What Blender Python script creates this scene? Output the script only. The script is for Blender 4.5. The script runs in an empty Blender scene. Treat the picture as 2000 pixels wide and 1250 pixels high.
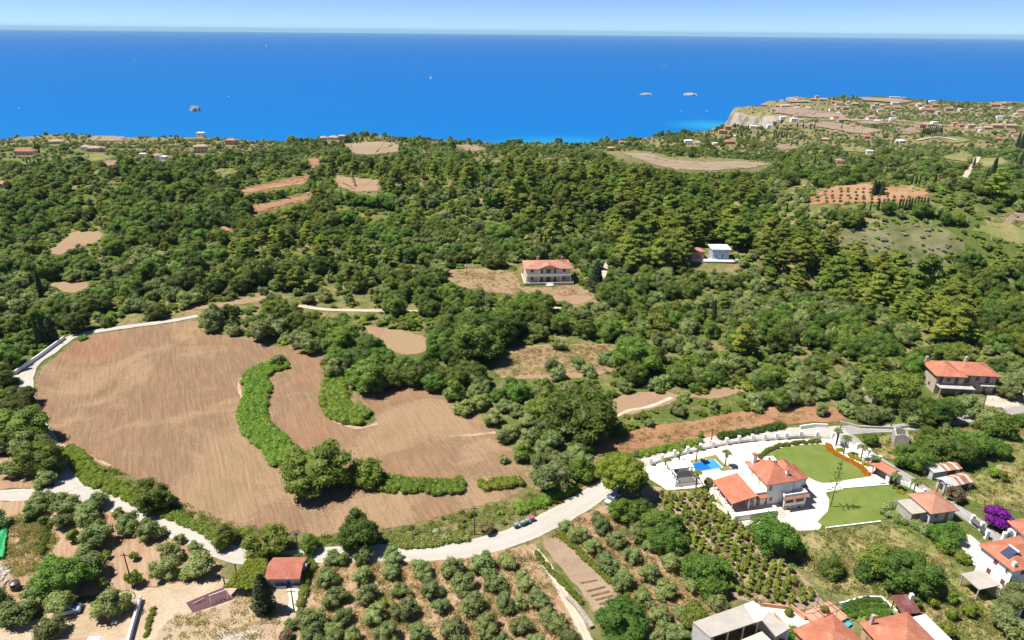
import bpy, bmesh, math, random
import numpy as np
from mathutils import Matrix, Vector

# ---------------------------------------------------------------- camera, sky, sun, exposure
scene = bpy.context.scene
FPX = 1334.0
PITCH = math.atan(563.6 / FPX)      # eye level lies 5 px above the sea horizon (its dip at 50 km)
ROLL = 0.0095
CAM_Z = 90.0
SEA_Z = -100.0
SUN_ELEV = math.radians(61)
SUN_DIR = Vector((-1.0 * math.cos(SUN_ELEV), 0.02 * math.cos(SUN_ELEV), math.sin(SUN_ELEV))).normalized()  # towards the sun

Fw = np.array([0, math.cos(PITCH), -math.sin(PITCH)])
R0 = np.array([1., 0, 0]); U0 = np.array([0, math.sin(PITCH), math.cos(PITCH)])
Rt = math.cos(ROLL) * R0 + math.sin(ROLL) * U0
Up = math.cos(ROLL) * U0 - math.sin(ROLL) * R0
CAM = np.array([0, 0, CAM_Z])

cam_data = bpy.data.cameras.new('camera')
cam_data.sensor_fit = 'HORIZONTAL'
cam_data.angle = 2 * math.atan(1000 / FPX)
cam_data.clip_start = 1.0
cam_data.clip_end = 2.0e6
cam = bpy.data.objects.new('camera', cam_data)
scene.collection.objects.link(cam)
cam.matrix_world = Matrix(((Rt[0], Up[0], -Fw[0], 0), (Rt[1], Up[1], -Fw[1], 0), (Rt[2], Up[2], -Fw[2], CAM_Z), (0, 0, 0, 1)))
scene.camera = cam

world = bpy.data.worlds.new('World')
scene.world = world
world.use_nodes = True
wn = world.node_tree.nodes; wl = world.node_tree.links
wn.clear()
sky = wn.new('ShaderNodeTexSky'); sky.sky_type = 'NISHITA'; sky.sun_disc = False
sky.sun_elevation = SUN_ELEV
sky.sun_rotation = math.atan2(SUN_DIR.x, SUN_DIR.y)
sky.altitude = 7000.0; sky.air_density = 1.0; sky.dust_density = 0.0; sky.ozone_density = 2.5
bg = wn.new('ShaderNodeBackground'); bg.inputs['Strength'].default_value = 0.080
wo = wn.new('ShaderNodeOutputWorld')
tint = wn.new('ShaderNodeMix'); tint.data_type = 'RGBA'; tint.blend_type = 'MULTIPLY'
tint.inputs[0].default_value = 1.0; tint.inputs[7].default_value = (0.82, 0.92, 1.08, 1)     # the clear marine air is a little bluer
wl.new(sky.outputs[0], tint.inputs[6]); wl.new(tint.outputs[2], bg.inputs[0]); wl.new(bg.outputs[0], wo.inputs[0])

sun_data = bpy.data.lights.new('sun', 'SUN')
sun_data.energy = 4.8; sun_data.angle = math.radians(0.53); sun_data.color = (1.0, 0.955, 0.87)
sun = bpy.data.objects.new('sun', sun_data)
scene.collection.objects.link(sun)
sun.rotation_euler = SUN_DIR.to_track_quat('Z', 'Y').to_euler()
sun.location = (0, 0, 300)

vs = scene.view_settings
vs.view_transform = 'Standard'; vs.look = 'None'; vs.gamma = 1.0; vs.exposure = 0.70
vs.use_curve_mapping = False
scene.cycles.max_bounces = 6
scene.cycles.diffuse_bounces = 4
scene.cycles.glossy_bounces = 2
scene.cycles.transmission_bounces = 2
scene.cycles.transparent_max_bounces = 4
scene.cycles.volume_bounces = 0
scene.cycles.use_adaptive_sampling = True
scene.render.threads_mode = 'AUTO'

rng = np.random.default_rng(7)
rnd = random.Random(11)
COL = scene.collection

# ---------------------------------------------------------------- terrain shape
def sst(t):
    t = np.clip(t, 0, 1); return t * t * (3 - 2 * t)

def ray_np(px, py):
    px = np.asarray(px, float); py = np.asarray(py, float)
    d = Fw * FPX + (px[..., None] - 1000) * Rt + (625 - py[..., None]) * Up
    return d / np.linalg.norm(d, axis=-1, keepdims=True)

def plane(px, py, z=0.0):
    d = ray_np(px, py); t = (z - CAM_Z) / d[..., 2]
    return CAM + d * t[..., None]

def project(p):
    v = np.asarray(p, float) - CAM
    w = v @ Fw
    return 1000 + FPX * (v @ Rt) / w, 625 - FPX * (v @ Up) / w

COAST_PX = [(-260, 292), (-120, 289), (0, 285), (60, 277), (130, 269), (250, 265), (400, 267), (500, 275), (545, 277), (600, 271),
            (700, 268), (800, 271), (900, 275), (1000, 278), (1060, 285), (1105, 289), (1130, 278), (1160, 269), (1200, 272),
            (1250, 270), (1300, 259), (1380, 249), (1420, 247), (1480, 246), (1540, 232), (1505, 221), (1465, 214), (1425, 209.5),
            (1417, 206), (1440, 203.5), (1480, 201), (1503, 197.5), (1480, 196), (1490, 191.5), (1520, 188.5), (1528, 184.5),
            (1560, 183), (1700, 182.8), (1760, 183.2), (1850, 189), (2000, 194), (2300, 206)]
_c = plane(np.array([p[0] for p in COAST_PX]), np.array([p[1] for p in COAST_PX]), -60.0)[:, :2]
COAST = np.vstack([[[-1700, -300], [-1700, 1180]], _c, [[2600, 1900], [2600, -300]]])

def inside(poly, x, y):
    x = np.asarray(x, float); y = np.asarray(y, float)
    r = np.zeros(x.shape, bool)
    n = len(poly)
    for i in range(n):
        x0, y0 = poly[i]; x1, y1 = poly[(i + 1) % n]
        if y0 == y1: continue
        c = ((y0 > y) != (y1 > y)) & (x < (x1 - x0) * (y - y0) / (y1 - y0) + x0)
        r ^= c
    return r

def edge_dist(poly, x, y, closed=True):
    x = np.asarray(x, float); y = np.asarray(y, float)
    best = np.full(x.shape, 1e18)
    n = len(poly)
    for i in range(n if closed else n - 1):
        x0, y0 = poly[i]; x1, y1 = poly[(i + 1) % n]
        dx, dy = x1 - x0, y1 - y0
        L = dx * dx + dy * dy + 1e-9
        t = np.clip(((x - x0) * dx + (y - y0) * dy) / L, 0, 1)
        best = np.minimum(best, (x - x0 - t * dx) ** 2 + (y - y0 - t * dy) ** 2)
    return np.sqrt(best)

def gauss(x, y, cx, cy, sx, sy, rot=0.0):
    c, s = math.cos(rot), math.sin(rot)
    u = (x - cx) * c + (y - cy) * s; v = -(x - cx) * s + (y - cy) * c
    return np.exp(-(u / sx) ** 2 - (v / sy) ** 2)

def H(x, y):
    x = np.asarray(x, float); y = np.asarray(y, float)
    z = -60 * sst((y - 330) / 800) - 10 * sst((y - 1200) / 1000)
    f = sst((y - 170) / 220)
    z = z + f * (2.4 * np.sin(x / 71 + 1.3) * np.sin(y / 93) + 1.7 * np.sin(x / 37 + y / 53 + 0.6) + 1.0 * np.sin(x / 23 - y / 31))
    z = z + 18 * gauss(x, y, 215, 350, 75, 55, 0.35)          # scrub hillside
    z = z - 13 * gauss(x, y, 190, 262, 95, 30, 0.1)           # ravine before it
    z = z + 9 * gauss(x, y, 20, 430, 110, 60, 0.1)            # pine ridge
    z = z - 6 * gauss(x, y, -20, 345, 160, 40, 0.0)
    z = z + 6 * gauss(x, y, -250, 480, 90, 70, 0.4)
    far = y > 700
    if np.any(far):
        ins = inside(COAST, x, y)
        sd = edge_dist(COAST, x, y); sd = np.where(ins, sd, -sd)
        sd = sd + f * (5 * np.sin(x / 19) + 4 * np.sin(y / 13 + x / 7))
        w = np.where(y > 1450, 34.0, 34.0)
        z = np.where(far, -118 + (z + 118) * sst((sd + 12) / w), z)
    return z

def ground(px, py):
    """world point on the terrain that the photo shows at pixel (px, py)"""
    d = ray_np(px, py)
    t = np.geomspace(60, 4500, 500)
    P = CAM + d * t[:, None]
    below = P[:, 2] < H(P[:, 0], P[:, 1])
    if not below.any():
        return CAM + d * 4500
    i = int(np.argmax(below)); lo, hi = t[max(i - 1, 0)], t[i]
    for _ in range(3):
        tt = np.linspace(lo, hi, 12); P = CAM + d * tt[:, None]
        b = P[:, 2] < H(P[:, 0], P[:, 1])
        j = int(np.argmax(b)) if b.any() else 11
        lo, hi = tt[max(j - 1, 0)], tt[j]
    return CAM + d * hi

def gz(x, y):
    return float(H(np.array([x]), np.array([y]))[0])

def mpp(px, py):
    """metres per photo pixel on the ground there"""
    return float(np.linalg.norm(ground(px, py) - CAM)) / FPX

def poly_world(pts):
    return [tuple(ground(*p)[:2]) for p in pts]

# ---------------------------------------------------------------- materials
def new_mat(name):
    m = bpy.data.materials.new(name); m.use_nodes = True
    nt = m.node_tree; nt.nodes.clear()
    out = nt.nodes.new('ShaderNodeOutputMaterial')
    return m, nt, out

def N(nt, t, **kw):
    n = nt.nodes.new(t)
    for k, v in kw.items():
        if k.startswith('_'): setattr(n, k[1:], v)
        else: n.inputs[k.replace('__', ' ')].default_value = v
    return n

def noise(nt, scale, detail=3, rough=0.55, vec=None, dist=0.0):
    n = N(nt, 'ShaderNodeTexNoise', Scale=scale, Detail=detail, Roughness=rough, Distortion=dist)
    if vec is not None: nt.links.new(vec, n.inputs['Vector'])
    return n.outputs['Fac']

def ramp(nt, fac, stops, mode='LINEAR'):
    r = nt.nodes.new('ShaderNodeValToRGB'); r.color_ramp.interpolation = mode
    e = r.color_ramp.elements
    while len(e) < len(stops): e.new(0.5)
    for i, (p, c) in enumerate(stops):
        e[i].position = p
        e[i].color = (c, c, c, 1) if isinstance(c, (int, float)) else (*c, 1)
    nt.links.new(fac, r.inputs[0])
    return r.outputs[0]

def mixc(nt, fac, a, b, mode='MIX'):
    n = nt.nodes.new('ShaderNodeMix'); n.data_type = 'RGBA'; n.blend_type = mode
    for s, v in ((0, fac), (6, a), (7, b)):
        if isinstance(v, (int, float)): n.inputs[s].default_value = v
        elif isinstance(v, tuple): n.inputs[s].default_value = (*v, 1)
        else: nt.links.new(v, n.inputs[s])
    return n.outputs[2]

def math_n(nt, op, a, b=0.0, c=0.0):
    n = nt.nodes.new('ShaderNodeMath'); n.operation = op
    for s, v in ((0, a), (1, b), (2, c)):
        if isinstance(v, (int, float)): n.inputs[s].default_value = v
        else: nt.links.new(v, n.inputs[s])
    return n.outputs[0]

def bump(nt, h, strength=0.5, dist=0.1):
    b = nt.nodes.new('ShaderNodeBump'); b.inputs['Strength'].default_value = strength; b.inputs['Distance'].default_value = dist
    nt.links.new(h, b.inputs['Height']); return b.outputs[0]

def pos(nt):
    return nt.nodes.new('ShaderNodeNewGeometry').outputs['Position']

def scaled(nt, vec, s):
    m = nt.nodes.new('ShaderNodeMapping'); m.inputs['Scale'].default_value = s
    nt.links.new(vec, m.inputs['Vector']); return m.outputs[0]

def diffuse_out(nt, out, col, normal=None, rough=0.9, spec=0.2):
    p = N(nt, 'ShaderNodeBsdfPrincipled', Roughness=rough)
    p.inputs['Specular IOR Level'].default_value = spec
    if isinstance(col, tuple): p.inputs['Base Color'].default_value = (*col, 1)
    else: nt.links.new(col, p.inputs['Base Color'])
    if normal is not None: nt.links.new(normal, p.inputs['Normal'])
    nt.links.new(p.outputs[0], out.inputs[0])
    return p

MATS = {}
def flat(name, col, rough=0.8, spec=0.3, var=0.12, scale=1.2, metallic=0.0, bmp=0.0):
    """painted / plastered / plain surface with slight weathering"""
    if name in MATS: return MATS[name]
    m, nt, out = new_mat(name)
    p = pos(nt)
    n1 = noise(nt, scale, 4, 0.6, p); n2 = noise(nt, scale * 7, 3, 0.6, p)
    f = math_n(nt, 'ADD', math_n(nt, 'MULTIPLY', n1, 0.7), math_n(nt, 'MULTIPLY', n2, 0.3))
    lo = tuple(c * (1 - 1.6 * var) for c in col); hi = tuple(min(1, c * (1 + var)) for c in col)
    c = ramp(nt, f, [(0.3, lo), (0.55, col), (0.75, hi)])
    nb = bump(nt, n2, bmp, 0.05) if bmp else None
    b = diffuse_out(nt, out, c, nb, rough, spec); b.inputs['Metallic'].default_value = metallic
    MATS[name] = m; return m

def roof_mat(name, col, pale=0.25):
    """terracotta pan tiles: courses and ridged columns in relief, blotchy weathering"""
    if name in MATS: return MATS[name]
    m, nt, out = new_mat(name)
    tc = nt.nodes.new('ShaderNodeUVMap'); uv = tc.outputs[0]
    w1 = N(nt, 'ShaderNodeTexWave', _wave_type='BANDS', _bands_direction='X', Scale=1.0, Distortion=0.15, Detail=1.0)
    w2 = N(nt, 'ShaderNodeTexWave', _wave_type='BANDS', _bands_direction='Y', _wave_profile='SAW', Scale=0.7, Distortion=0.2, Detail=1.0)
    nt.links.new(uv, w1.inputs['Vector']); nt.links.new(uv, w2.inputs['Vector'])
    p = pos(nt)
    n1 = noise(nt, 0.6, 4, 0.65, p); n2 = noise(nt, 4.0, 3, 0.7, p)
    lo = tuple(c * 0.72 for c in col); hi = tuple(c + (1 - c) * pale * 0.5 for c in col)
    c = ramp(nt, math_n(nt, 'ADD', math_n(nt, 'MULTIPLY', n1, 0.6), math_n(nt, 'MULTIPLY', n2, 0.4)), [(0.3, lo), (0.5, col), (0.72, hi)])
    c = mixc(nt, math_n(nt, 'MULTIPLY', ramp(nt, w2.outputs['Fac'], [(0.0, 1.0), (0.25, 0.0)]), 0.45), c, tuple(x * 0.55 for x in col))
    hgt = math_n(nt, 'ADD', w1.outputs['Fac'], math_n(nt, 'MULTIPLY', w2.outputs['Fac'], 0.6))
    diffuse_out(nt, out, c, bump(nt, hgt, 0.6, 0.08), 0.8, 0.25)
    MATS[name] = m; return m

def leaf_mat(name, base, hue=0.03, val=0.35, trans=0.3, dry=None):
    m, nt, out = new_mat(name)
    oi = nt.nodes.new('ShaderNodeObjectInfo')
    at = nt.nodes.new('ShaderNodeAttribute'); at.attribute_name = 'tint'
    hs = nt.nodes.new('ShaderNodeHueSaturation')
    hs.inputs['Color'].default_value = (*base, 1)
    r = oi.outputs['Random']
    r2 = math_n(nt, 'FRACT', math_n(nt, 'MULTIPLY', r, 17.31))
    nt.links.new(math_n(nt, 'ADD', math_n(nt, 'MULTIPLY', math_n(nt, 'SUBTRACT', r2, 0.5), hue * 2), 0.5), hs.inputs['Hue'])
    v = math_n(nt, 'ADD', math_n(nt, 'MULTIPLY', math_n(nt, 'SUBTRACT', r, 0.5), val * 2), 1.0)
    v = math_n(nt, 'MULTIPLY', v, math_n(nt, 'ADD', math_n(nt, 'MULTIPLY', at.outputs['Fac'], 0.7), 0.65))
    nt.links.new(v, hs.inputs['Value'])
    hs.inputs['Saturation'].default_value = 1.0
    col = hs.outputs[0]
    d = N(nt, 'ShaderNodeBsdfPrincipled', Roughness=0.55); d.inputs['Specular IOR Level'].default_value = 0.25
    t = nt.nodes.new('ShaderNodeBsdfTranslucent')
    nt.links.new(col, d.inputs['Base Color'])
    tc = mixc(nt, 1.0, col, (1.3, 1.35, 0.5), 'MULTIPLY')
    nt.links.new(tc, t.inputs['Color'])
    ms = nt.nodes.new('ShaderNodeMixShader'); ms.inputs[0].default_value = trans
    nt.links.new(d.outputs[0], ms.inputs[1]); nt.links.new(t.outputs[0], ms.inputs[2])
    nt.links.new(ms.outputs[0], out.inputs[0])
    return m

# ---------------------------------------------------------------- mesh helpers
def link(o, parent=None):
    COL.objects.link(o)
    if parent is not None: o.parent = parent
    return o

def mesh_obj(name, verts, faces, mats, parent=None, midx=None, smooth=False):
    me = bpy.data.meshes.new(name)
    me.from_pydata([tuple(v) for v in verts], [], [tuple(f) for f in faces])
    for m in (mats if isinstance(mats, (list, tuple)) else [mats]):
        me.materials.append(m)
    if midx is not None: me.polygons.foreach_set('material_index', midx)
    if smooth: me.polygons.foreach_set('use_smooth', [True] * len(me.polygons))
    me.update()
    o = bpy.data.objects.new(name, me)
    return link(o, parent)

def tag(o, label=None, cat=None, group=None, kind=None):
    if label: o['label'] = label
    if cat: o['category'] = cat
    if group: o['group'] = group
    if kind: o['kind'] = kind
    return o

def empty(name, loc=(0, 0, 0), rz=0.0):
    o = bpy.data.objects.new(name, None); link(o)
    o.empty_display_size = 0.2
    o.location = loc; o.rotation_euler = (0, 0, rz); return o

class MB:
    """collects boxes, prisms, tubes; build() makes ONE mesh object"""
    def __init__(s): s.v = []; s.f = []
    def add(s, vs_, fs):
        b = len(s.v); s.v += [tuple(v) for v in vs_]; s.f += [tuple(i + b for i in f) for f in fs]; return s
    def box(s, x0, x1, y0, y1, z0, z1):
        return s.add([(x0, y0, z0), (x1, y0, z0), (x1, y1, z0), (x0, y1, z0), (x0, y0, z1), (x1, y0, z1), (x1, y1, z1), (x0, y1, z1)],
                     [(0, 3, 2, 1), (4, 5, 6, 7), (0, 1, 5, 4), (1, 2, 6, 5), (2, 3, 7, 6), (3, 0, 4, 7)])
    def prism(s, poly, z0, z1):
        n = len(poly)
        a = sum(poly[i][0] * poly[(i + 1) % n][1] - poly[(i + 1) % n][0] * poly[i][1] for i in range(n))
        if a < 0: poly = poly[::-1]
        f0 = z0 if callable(z0) else (lambda x, y: z0)
        f1 = z1 if callable(z1) else (lambda x, y: z1)
        return s.add([(p[0], p[1], f0(*p[:2])) for p in poly] + [(p[0], p[1], f1(*p[:2])) for p in poly],
                     [tuple(range(n - 1, -1, -1)), tuple(range(n, 2 * n))] + [(i, (i + 1) % n, n + (i + 1) % n, n + i) for i in range(n)])
    def tube(s, p0, p1, r0, r1=None, n=6):
        r1 = r0 if r1 is None else r1
        p0 = np.array(p0, float); p1 = np.array(p1, float); d = p1 - p0; d /= np.linalg.norm(d) + 1e-9
        a = np.cross(d, [0, 0, 1.0] if abs(d[2]) < 0.9 else [1.0, 0, 0]); a /= np.linalg.norm(a); b = np.cross(d, a)
        vs_ = []
        for p, r in ((p0, r0), (p1, r1)):
            for k in range(n):
                t = 2 * math.pi * k / n; vs_.append(tuple(p + r * (math.cos(t) * a + math.sin(t) * b)))
        return s.add(vs_, [(k, (k + 1) % n, n + (k + 1) % n, n + k) for k in range(n)] + [tuple(range(n - 1, -1, -1)), tuple(range(n, 2 * n))])
    def path_tube(s, pts, rads, n=6):
        for i in range(len(pts) - 1): s.tube(pts[i], pts[i + 1], rads[i], rads[i + 1], n)
        return s
    def build(s, name, mat, parent=None, smooth=False):
        return mesh_obj(name, s.v, s.f, mat, parent, smooth=smooth)

def ordinal(n):
    ones = ['', 'first', 'second', 'third', 'fourth', 'fifth', 'sixth', 'seventh', 'eighth', 'ninth', 'tenth', 'eleventh', 'twelfth', 'thirteenth',
            'fourteenth', 'fifteenth', 'sixteenth', 'seventeenth', 'eighteenth', 'nineteenth']
    tens = ['', '', 'twent', 'thirt', 'fort', 'fift', 'sixt', 'sevent', 'eight', 'ninet']
    if n < 20: return ones[n]
    if n >= 100: return 'hundred-and-' + ordinal(n - 100) if n > 100 else 'hundredth'
    if n % 10 == 0: return tens[n // 10] + 'ieth'
    return tens[n // 10] + 'y-' + ones[n % 10]

# ---------------------------------------------------------------- ground materials
def terrain_material():
    m, nt, out = new_mat('scrub_ground')
    p = pos(nt)
    big = noise(nt, 0.012, 5, 0.6, p); mid = noise(nt, 0.16, 5, 0.7, p); fine = noise(nt, 1.1, 4, 0.7, p); fin2 = noise(nt, 4.5, 3, 0.7, p)
    green = ramp(nt, fine, [(0.3, (0.055, 0.085, 0.02)), (0.55, (0.115, 0.145, 0.036)), (0.8, (0.19, 0.20, 0.065))])
    dry = ramp(nt, fine, [(0.3, (0.20, 0.145, 0.075)), (0.55, (0.31, 0.235, 0.125)), (0.8, (0.42, 0.33, 0.19))])
    f = ramp(nt, math_n(nt, 'ADD', math_n(nt, 'MULTIPLY', big, 0.45), math_n(nt, 'MULTIPLY', mid, 0.55)), [(0.46, 0.0), (0.60, 1.0)])
    sy = nt.nodes.new('ShaderNodeSeparateXYZ'); nt.links.new(p, sy.inputs[0])
    coastal = math_n(nt, 'MULTIPLY', ramp(nt, math_n(nt, 'MULTIPLY', sy.outputs['Y'], 0.001), [(0.42, 0.0), (0.85, 1.0)]), ramp(nt, mid, [(0.38, 0.0), (0.52, 0.85)]))
    f = math_n(nt, 'MAXIMUM', f, coastal)
    c = mixc(nt, f, green, dry)
    # bare rock where it is steep
    g = nt.nodes.new('ShaderNodeNewGeometry')
    sx = nt.nodes.new('ShaderNodeSeparateXYZ'); nt.links.new(g.outputs['Normal'], sx.inputs[0])
    sp = nt.nodes.new('ShaderNodeSeparateXYZ'); nt.links.new(p, sp.inputs[0])
    rockn = noise(nt, 0.035, 5, 0.7, scaled(nt, p, (1, 1, 0.5)))
    rock = ramp(nt, rockn, [(0.36, (0.11, 0.125, 0.045)), (0.47, (0.24, 0.19, 0.125)), (0.58, (0.38, 0.335, 0.265)), (0.75, (0.50, 0.46, 0.39))])
    st = ramp(nt, math_n(nt, 'ADD', sx.outputs['Z'], math_n(nt, 'MULTIPLY', math_n(nt, 'SUBTRACT', rockn, 0.5), 0.3)), [(0.62, 1.0), (0.80, 0.0)])
    c = mixc(nt, st, c, rock)
    diffuse_out(nt, out, c, bump(nt, math_n(nt, 'ADD', fine, math_n(nt, 'MULTIPLY', fin2, 0.5)), 0.8, 0.35), 0.95, 0.05)
    return m

def soil_material(name, stops, fine_scale=1.6, row=None, straw=None, patch=0.035, bstr=0.7, tracks=None, grain=0.35):
    """tilled or stubbly earth: patches, clods and, where given, rows along a direction"""
    m, nt, out = new_mat(name)
    p = pos(nt)
    pn = noise(nt, patch, 4, 0.6, p, 0.6); fn = noise(nt, fine_scale, 4, 0.75, p)
    c = ramp(nt, math_n(nt, 'ADD', math_n(nt, 'MULTIPLY', pn, 0.75), math_n(nt, 'MULTIPLY', fn, 0.25)), stops)
    h = fn
    if row is not None:
        ang, sc, amt = row
        mp = nt.nodes.new('ShaderNodeMapping'); mp.inputs['Rotation'].default_value = (0, 0, ang); nt.links.new(p, mp.inputs['Vector'])
        wob = noise(nt, 0.03, 3, 0.6, p)
        mv = nt.nodes.new('ShaderNodeVectorMath'); mv.operation = 'ADD'; nt.links.new(mp.outputs[0], mv.inputs[0])
        cb = nt.nodes.new('ShaderNodeCombineXYZ'); nt.links.new(math_n(nt, 'MULTIPLY', wob, 2.2), cb.inputs[0]); nt.links.new(cb.outputs[0], mv.inputs[1])
        st = noise(nt, 1.0, 5, 0.72, scaled(nt, mv.outputs[0], (1.8, 0.10, 1)))
        st2 = noise(nt, 1.0, 4, 0.7, scaled(nt, mv.outputs[0], (0.35, 0.06, 1)))
        wv = N(nt, 'ShaderNodeTexWave', _wave_type='BANDS', _bands_direction='X', Scale=0.26, Distortion=1.5, Detail=2.0)
        nt.links.new(mv.outputs[0], wv.inputs['Vector'])
        fade = ramp(nt, noise(nt, 0.02, 3, 0.6, p), [(0.42, 0.0), (0.58, 1.0)])
        c = mixc(nt, math_n(nt, 'MULTIPLY', math_n(nt, 'MULTIPLY', wv.outputs['Fac'], fade), amt * 0.5), c, tuple(x * 0.72 for x in stops[0][1]))
        f = math_n(nt, 'ADD', math_n(nt, 'MULTIPLY', st, 0.8), math_n(nt, 'MULTIPLY', st2, 0.2))
        if straw: c = mixc(nt, math_n(nt, 'MULTIPLY', ramp(nt, f, [(0.47, 0.0), (0.62, 1.0)]), amt), c, straw)
        c = mixc(nt, math_n(nt, 'MULTIPLY', ramp(nt, f, [(0.38, 1.0), (0.50, 0.0)]), amt * 0.8), c, tuple(x * 0.68 for x in stops[0][1]))
        h = math_n(nt, 'ADD', fn, f)
    if tracks:
        um = nt.nodes.new('ShaderNodeUVMap'); su = nt.nodes.new('ShaderNodeSeparateXYZ'); nt.links.new(um.outputs[0], su.inputs[0])
        u = math_n(nt, 'ADD', su.outputs['X'], math_n(nt, 'MULTIPLY', math_n(nt, 'SUBTRACT', noise(nt, 0.25, 3, .6, p), .5), .25))
        tr = ramp(nt, u, [(0.05, 0.0), (0.22, 1.0), (0.36, 0.45), (0.5, 0.15), (0.64, 0.45), (0.78, 1.0), (0.95, 0.0)])
        c = mixc(nt, math_n(nt, 'MULTIPLY', tr, tracks[1]), c, tracks[0])
    sk = noise(nt, fine_scale * 3.1, 3, 0.8, p)
    c = mixc(nt, grain, c, ramp(nt, sk, [(0.3, 0.25), (0.7, 0.78)]), 'OVERLAY')
    diffuse_out(nt, out, c, bump(nt, h, bstr, 0.18), 0.95, 0.05)
    return m

M_TERRAIN = terrain_material()
M_FIELD = soil_material('stubble_earth', [(0.34, (0.226, 0.115, 0.067)), (0.42, (0.274, 0.160, 0.094)), (0.49, (0.206, 0.135, 0.082)), (0.56, (0.317, 0.209, 0.122)), (0.63, (0.245, 0.173, 0.094)), (0.72, (0.331, 0.230, 0.130))],
                        row=(-0.47, 0.55, 0.28), straw=(0.40, 0.285, 0.175), patch=0.028)
M_RED = soil_material('red_earth', [(0.35, (0.255, 0.121, 0.065)), (0.5, (0.321, 0.169, 0.097)), (0.65, (0.399, 0.247, 0.148))], row=(1.35, 0.3, 0.3), straw=(0.429, 0.276, 0.167))
M_DRY = soil_material('dry_grass_ground', [(0.33, (0.268, 0.162, 0.106)), (0.47, (0.312, 0.204, 0.132)), (0.58, (0.288, 0.215, 0.117)), (0.7, (0.219, 0.188, 0.085))], fine_scale=0.9, patch=0.06)
M_FAR = soil_material('pale_field', [(0.36, (0.250, 0.179, 0.124)), (0.52, (0.302, 0.228, 0.160)), (0.66, (0.266, 0.218, 0.123))], fine_scale=0.3, patch=0.02)
M_GREENF = soil_material('green_field', [(0.36, (0.152, 0.176, 0.052)), (0.52, (0.199, 0.199, 0.071)), (0.66, (0.294, 0.247, 0.114))], fine_scale=0.4, patch=0.03)
M_ORCH = soil_material('orchard_soil', [(0.34, (0.301, 0.164, 0.099)), (0.48, (0.361, 0.223, 0.139)), (0.60, (0.386, 0.273, 0.174)), (0.72, (0.298, 0.253, 0.123))], fine_scale=1.3, row=(-0.5, 0.35, 0.5), straw=(0.447, 0.339, 0.233), patch=0.07)
M_VINE = soil_material('vineyard_soil', [(0.34, (0.241, 0.166, 0.113)), (0.5, (0.313, 0.226, 0.156)), (0.68, (0.387, 0.304, 0.213))], fine_scale=1.8, patch=0.1)
M_LOT = soil_material('grassy_lot_ground', [(0.30, (0.125, 0.159, 0.043)), (0.42, (0.180, 0.190, 0.062)), (0.52, (0.262, 0.231, 0.095)), (0.64, (0.358, 0.287, 0.152))], fine_scale=0.9, patch=0.13)
M_SAND = soil_material('sandy_yard', [(0.34, (0.339, 0.243, 0.155)), (0.5, (0.428, 0.333, 0.232)), (0.66, (0.505, 0.417, 0.307))], fine_scale=0.8, patch=0.11)
M_LAWN = soil_material('mown_grass', [(0.32, (0.112, 0.158, 0.032)), (0.5, (0.148, 0.192, 0.044)), (0.68, (0.195, 0.215, 0.068))], fine_scale=2.5, patch=0.22, bstr=0.3)
M_ROAD = soil_material('pale_worn_tarmac', [(0.34, (0.430, 0.388, 0.340)), (0.5, (0.465, 0.425, 0.375)), (0.66, (0.500, 0.458, 0.408))], fine_scale=1.0, patch=0.12, bstr=0.1, grain=0.12, tracks=((0.39, 0.36, 0.325), 0.6))
M_ROAD2 = soil_material('grey_lane', [(0.34, (0.270, 0.254, 0.236)), (0.5, (0.338, 0.318, 0.294)), (0.66, (0.398, 0.370, 0.344))], fine_scale=1.0, patch=0.12, bstr=0.25, tracks=((0.25, 0.24, 0.23), 0.5))
M_TRACK = soil_material('dirt_track', [(0.34, (0.355, 0.281, 0.206)), (0.5, (0.446, 0.371, 0.282)), (0.66, (0.507, 0.439, 0.357))], fine_scale=1.2, patch=0.2, tracks=((0.55, 0.48, 0.40), 0.7))
M_PAVE = soil_material('cream_paving', [(0.34, (0.568, 0.507, 0.404)), (0.5, (0.654, 0.602, 0.499)), (0.66, (0.705, 0.662, 0.568))], fine_scale=0.8, patch=0.25, bstr=0.15)
M_KNOLL = soil_material('pale_trodden_earth', [(0.34, (0.33, 0.235, 0.165)), (0.5, (0.40, 0.30, 0.22)), (0.66, (0.37, 0.29, 0.18))], fine_scale=1.0, patch=0.12)
M_HILL = soil_material('scrub_hillside', [(0.36, (0.085, 0.099, 0.035)), (0.47, (0.142, 0.140, 0.064)), (0.56, (0.191, 0.180, 0.097)), (0.66, (0.148, 0.144, 0.086))], fine_scale=0.35, patch=0.05)

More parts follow.
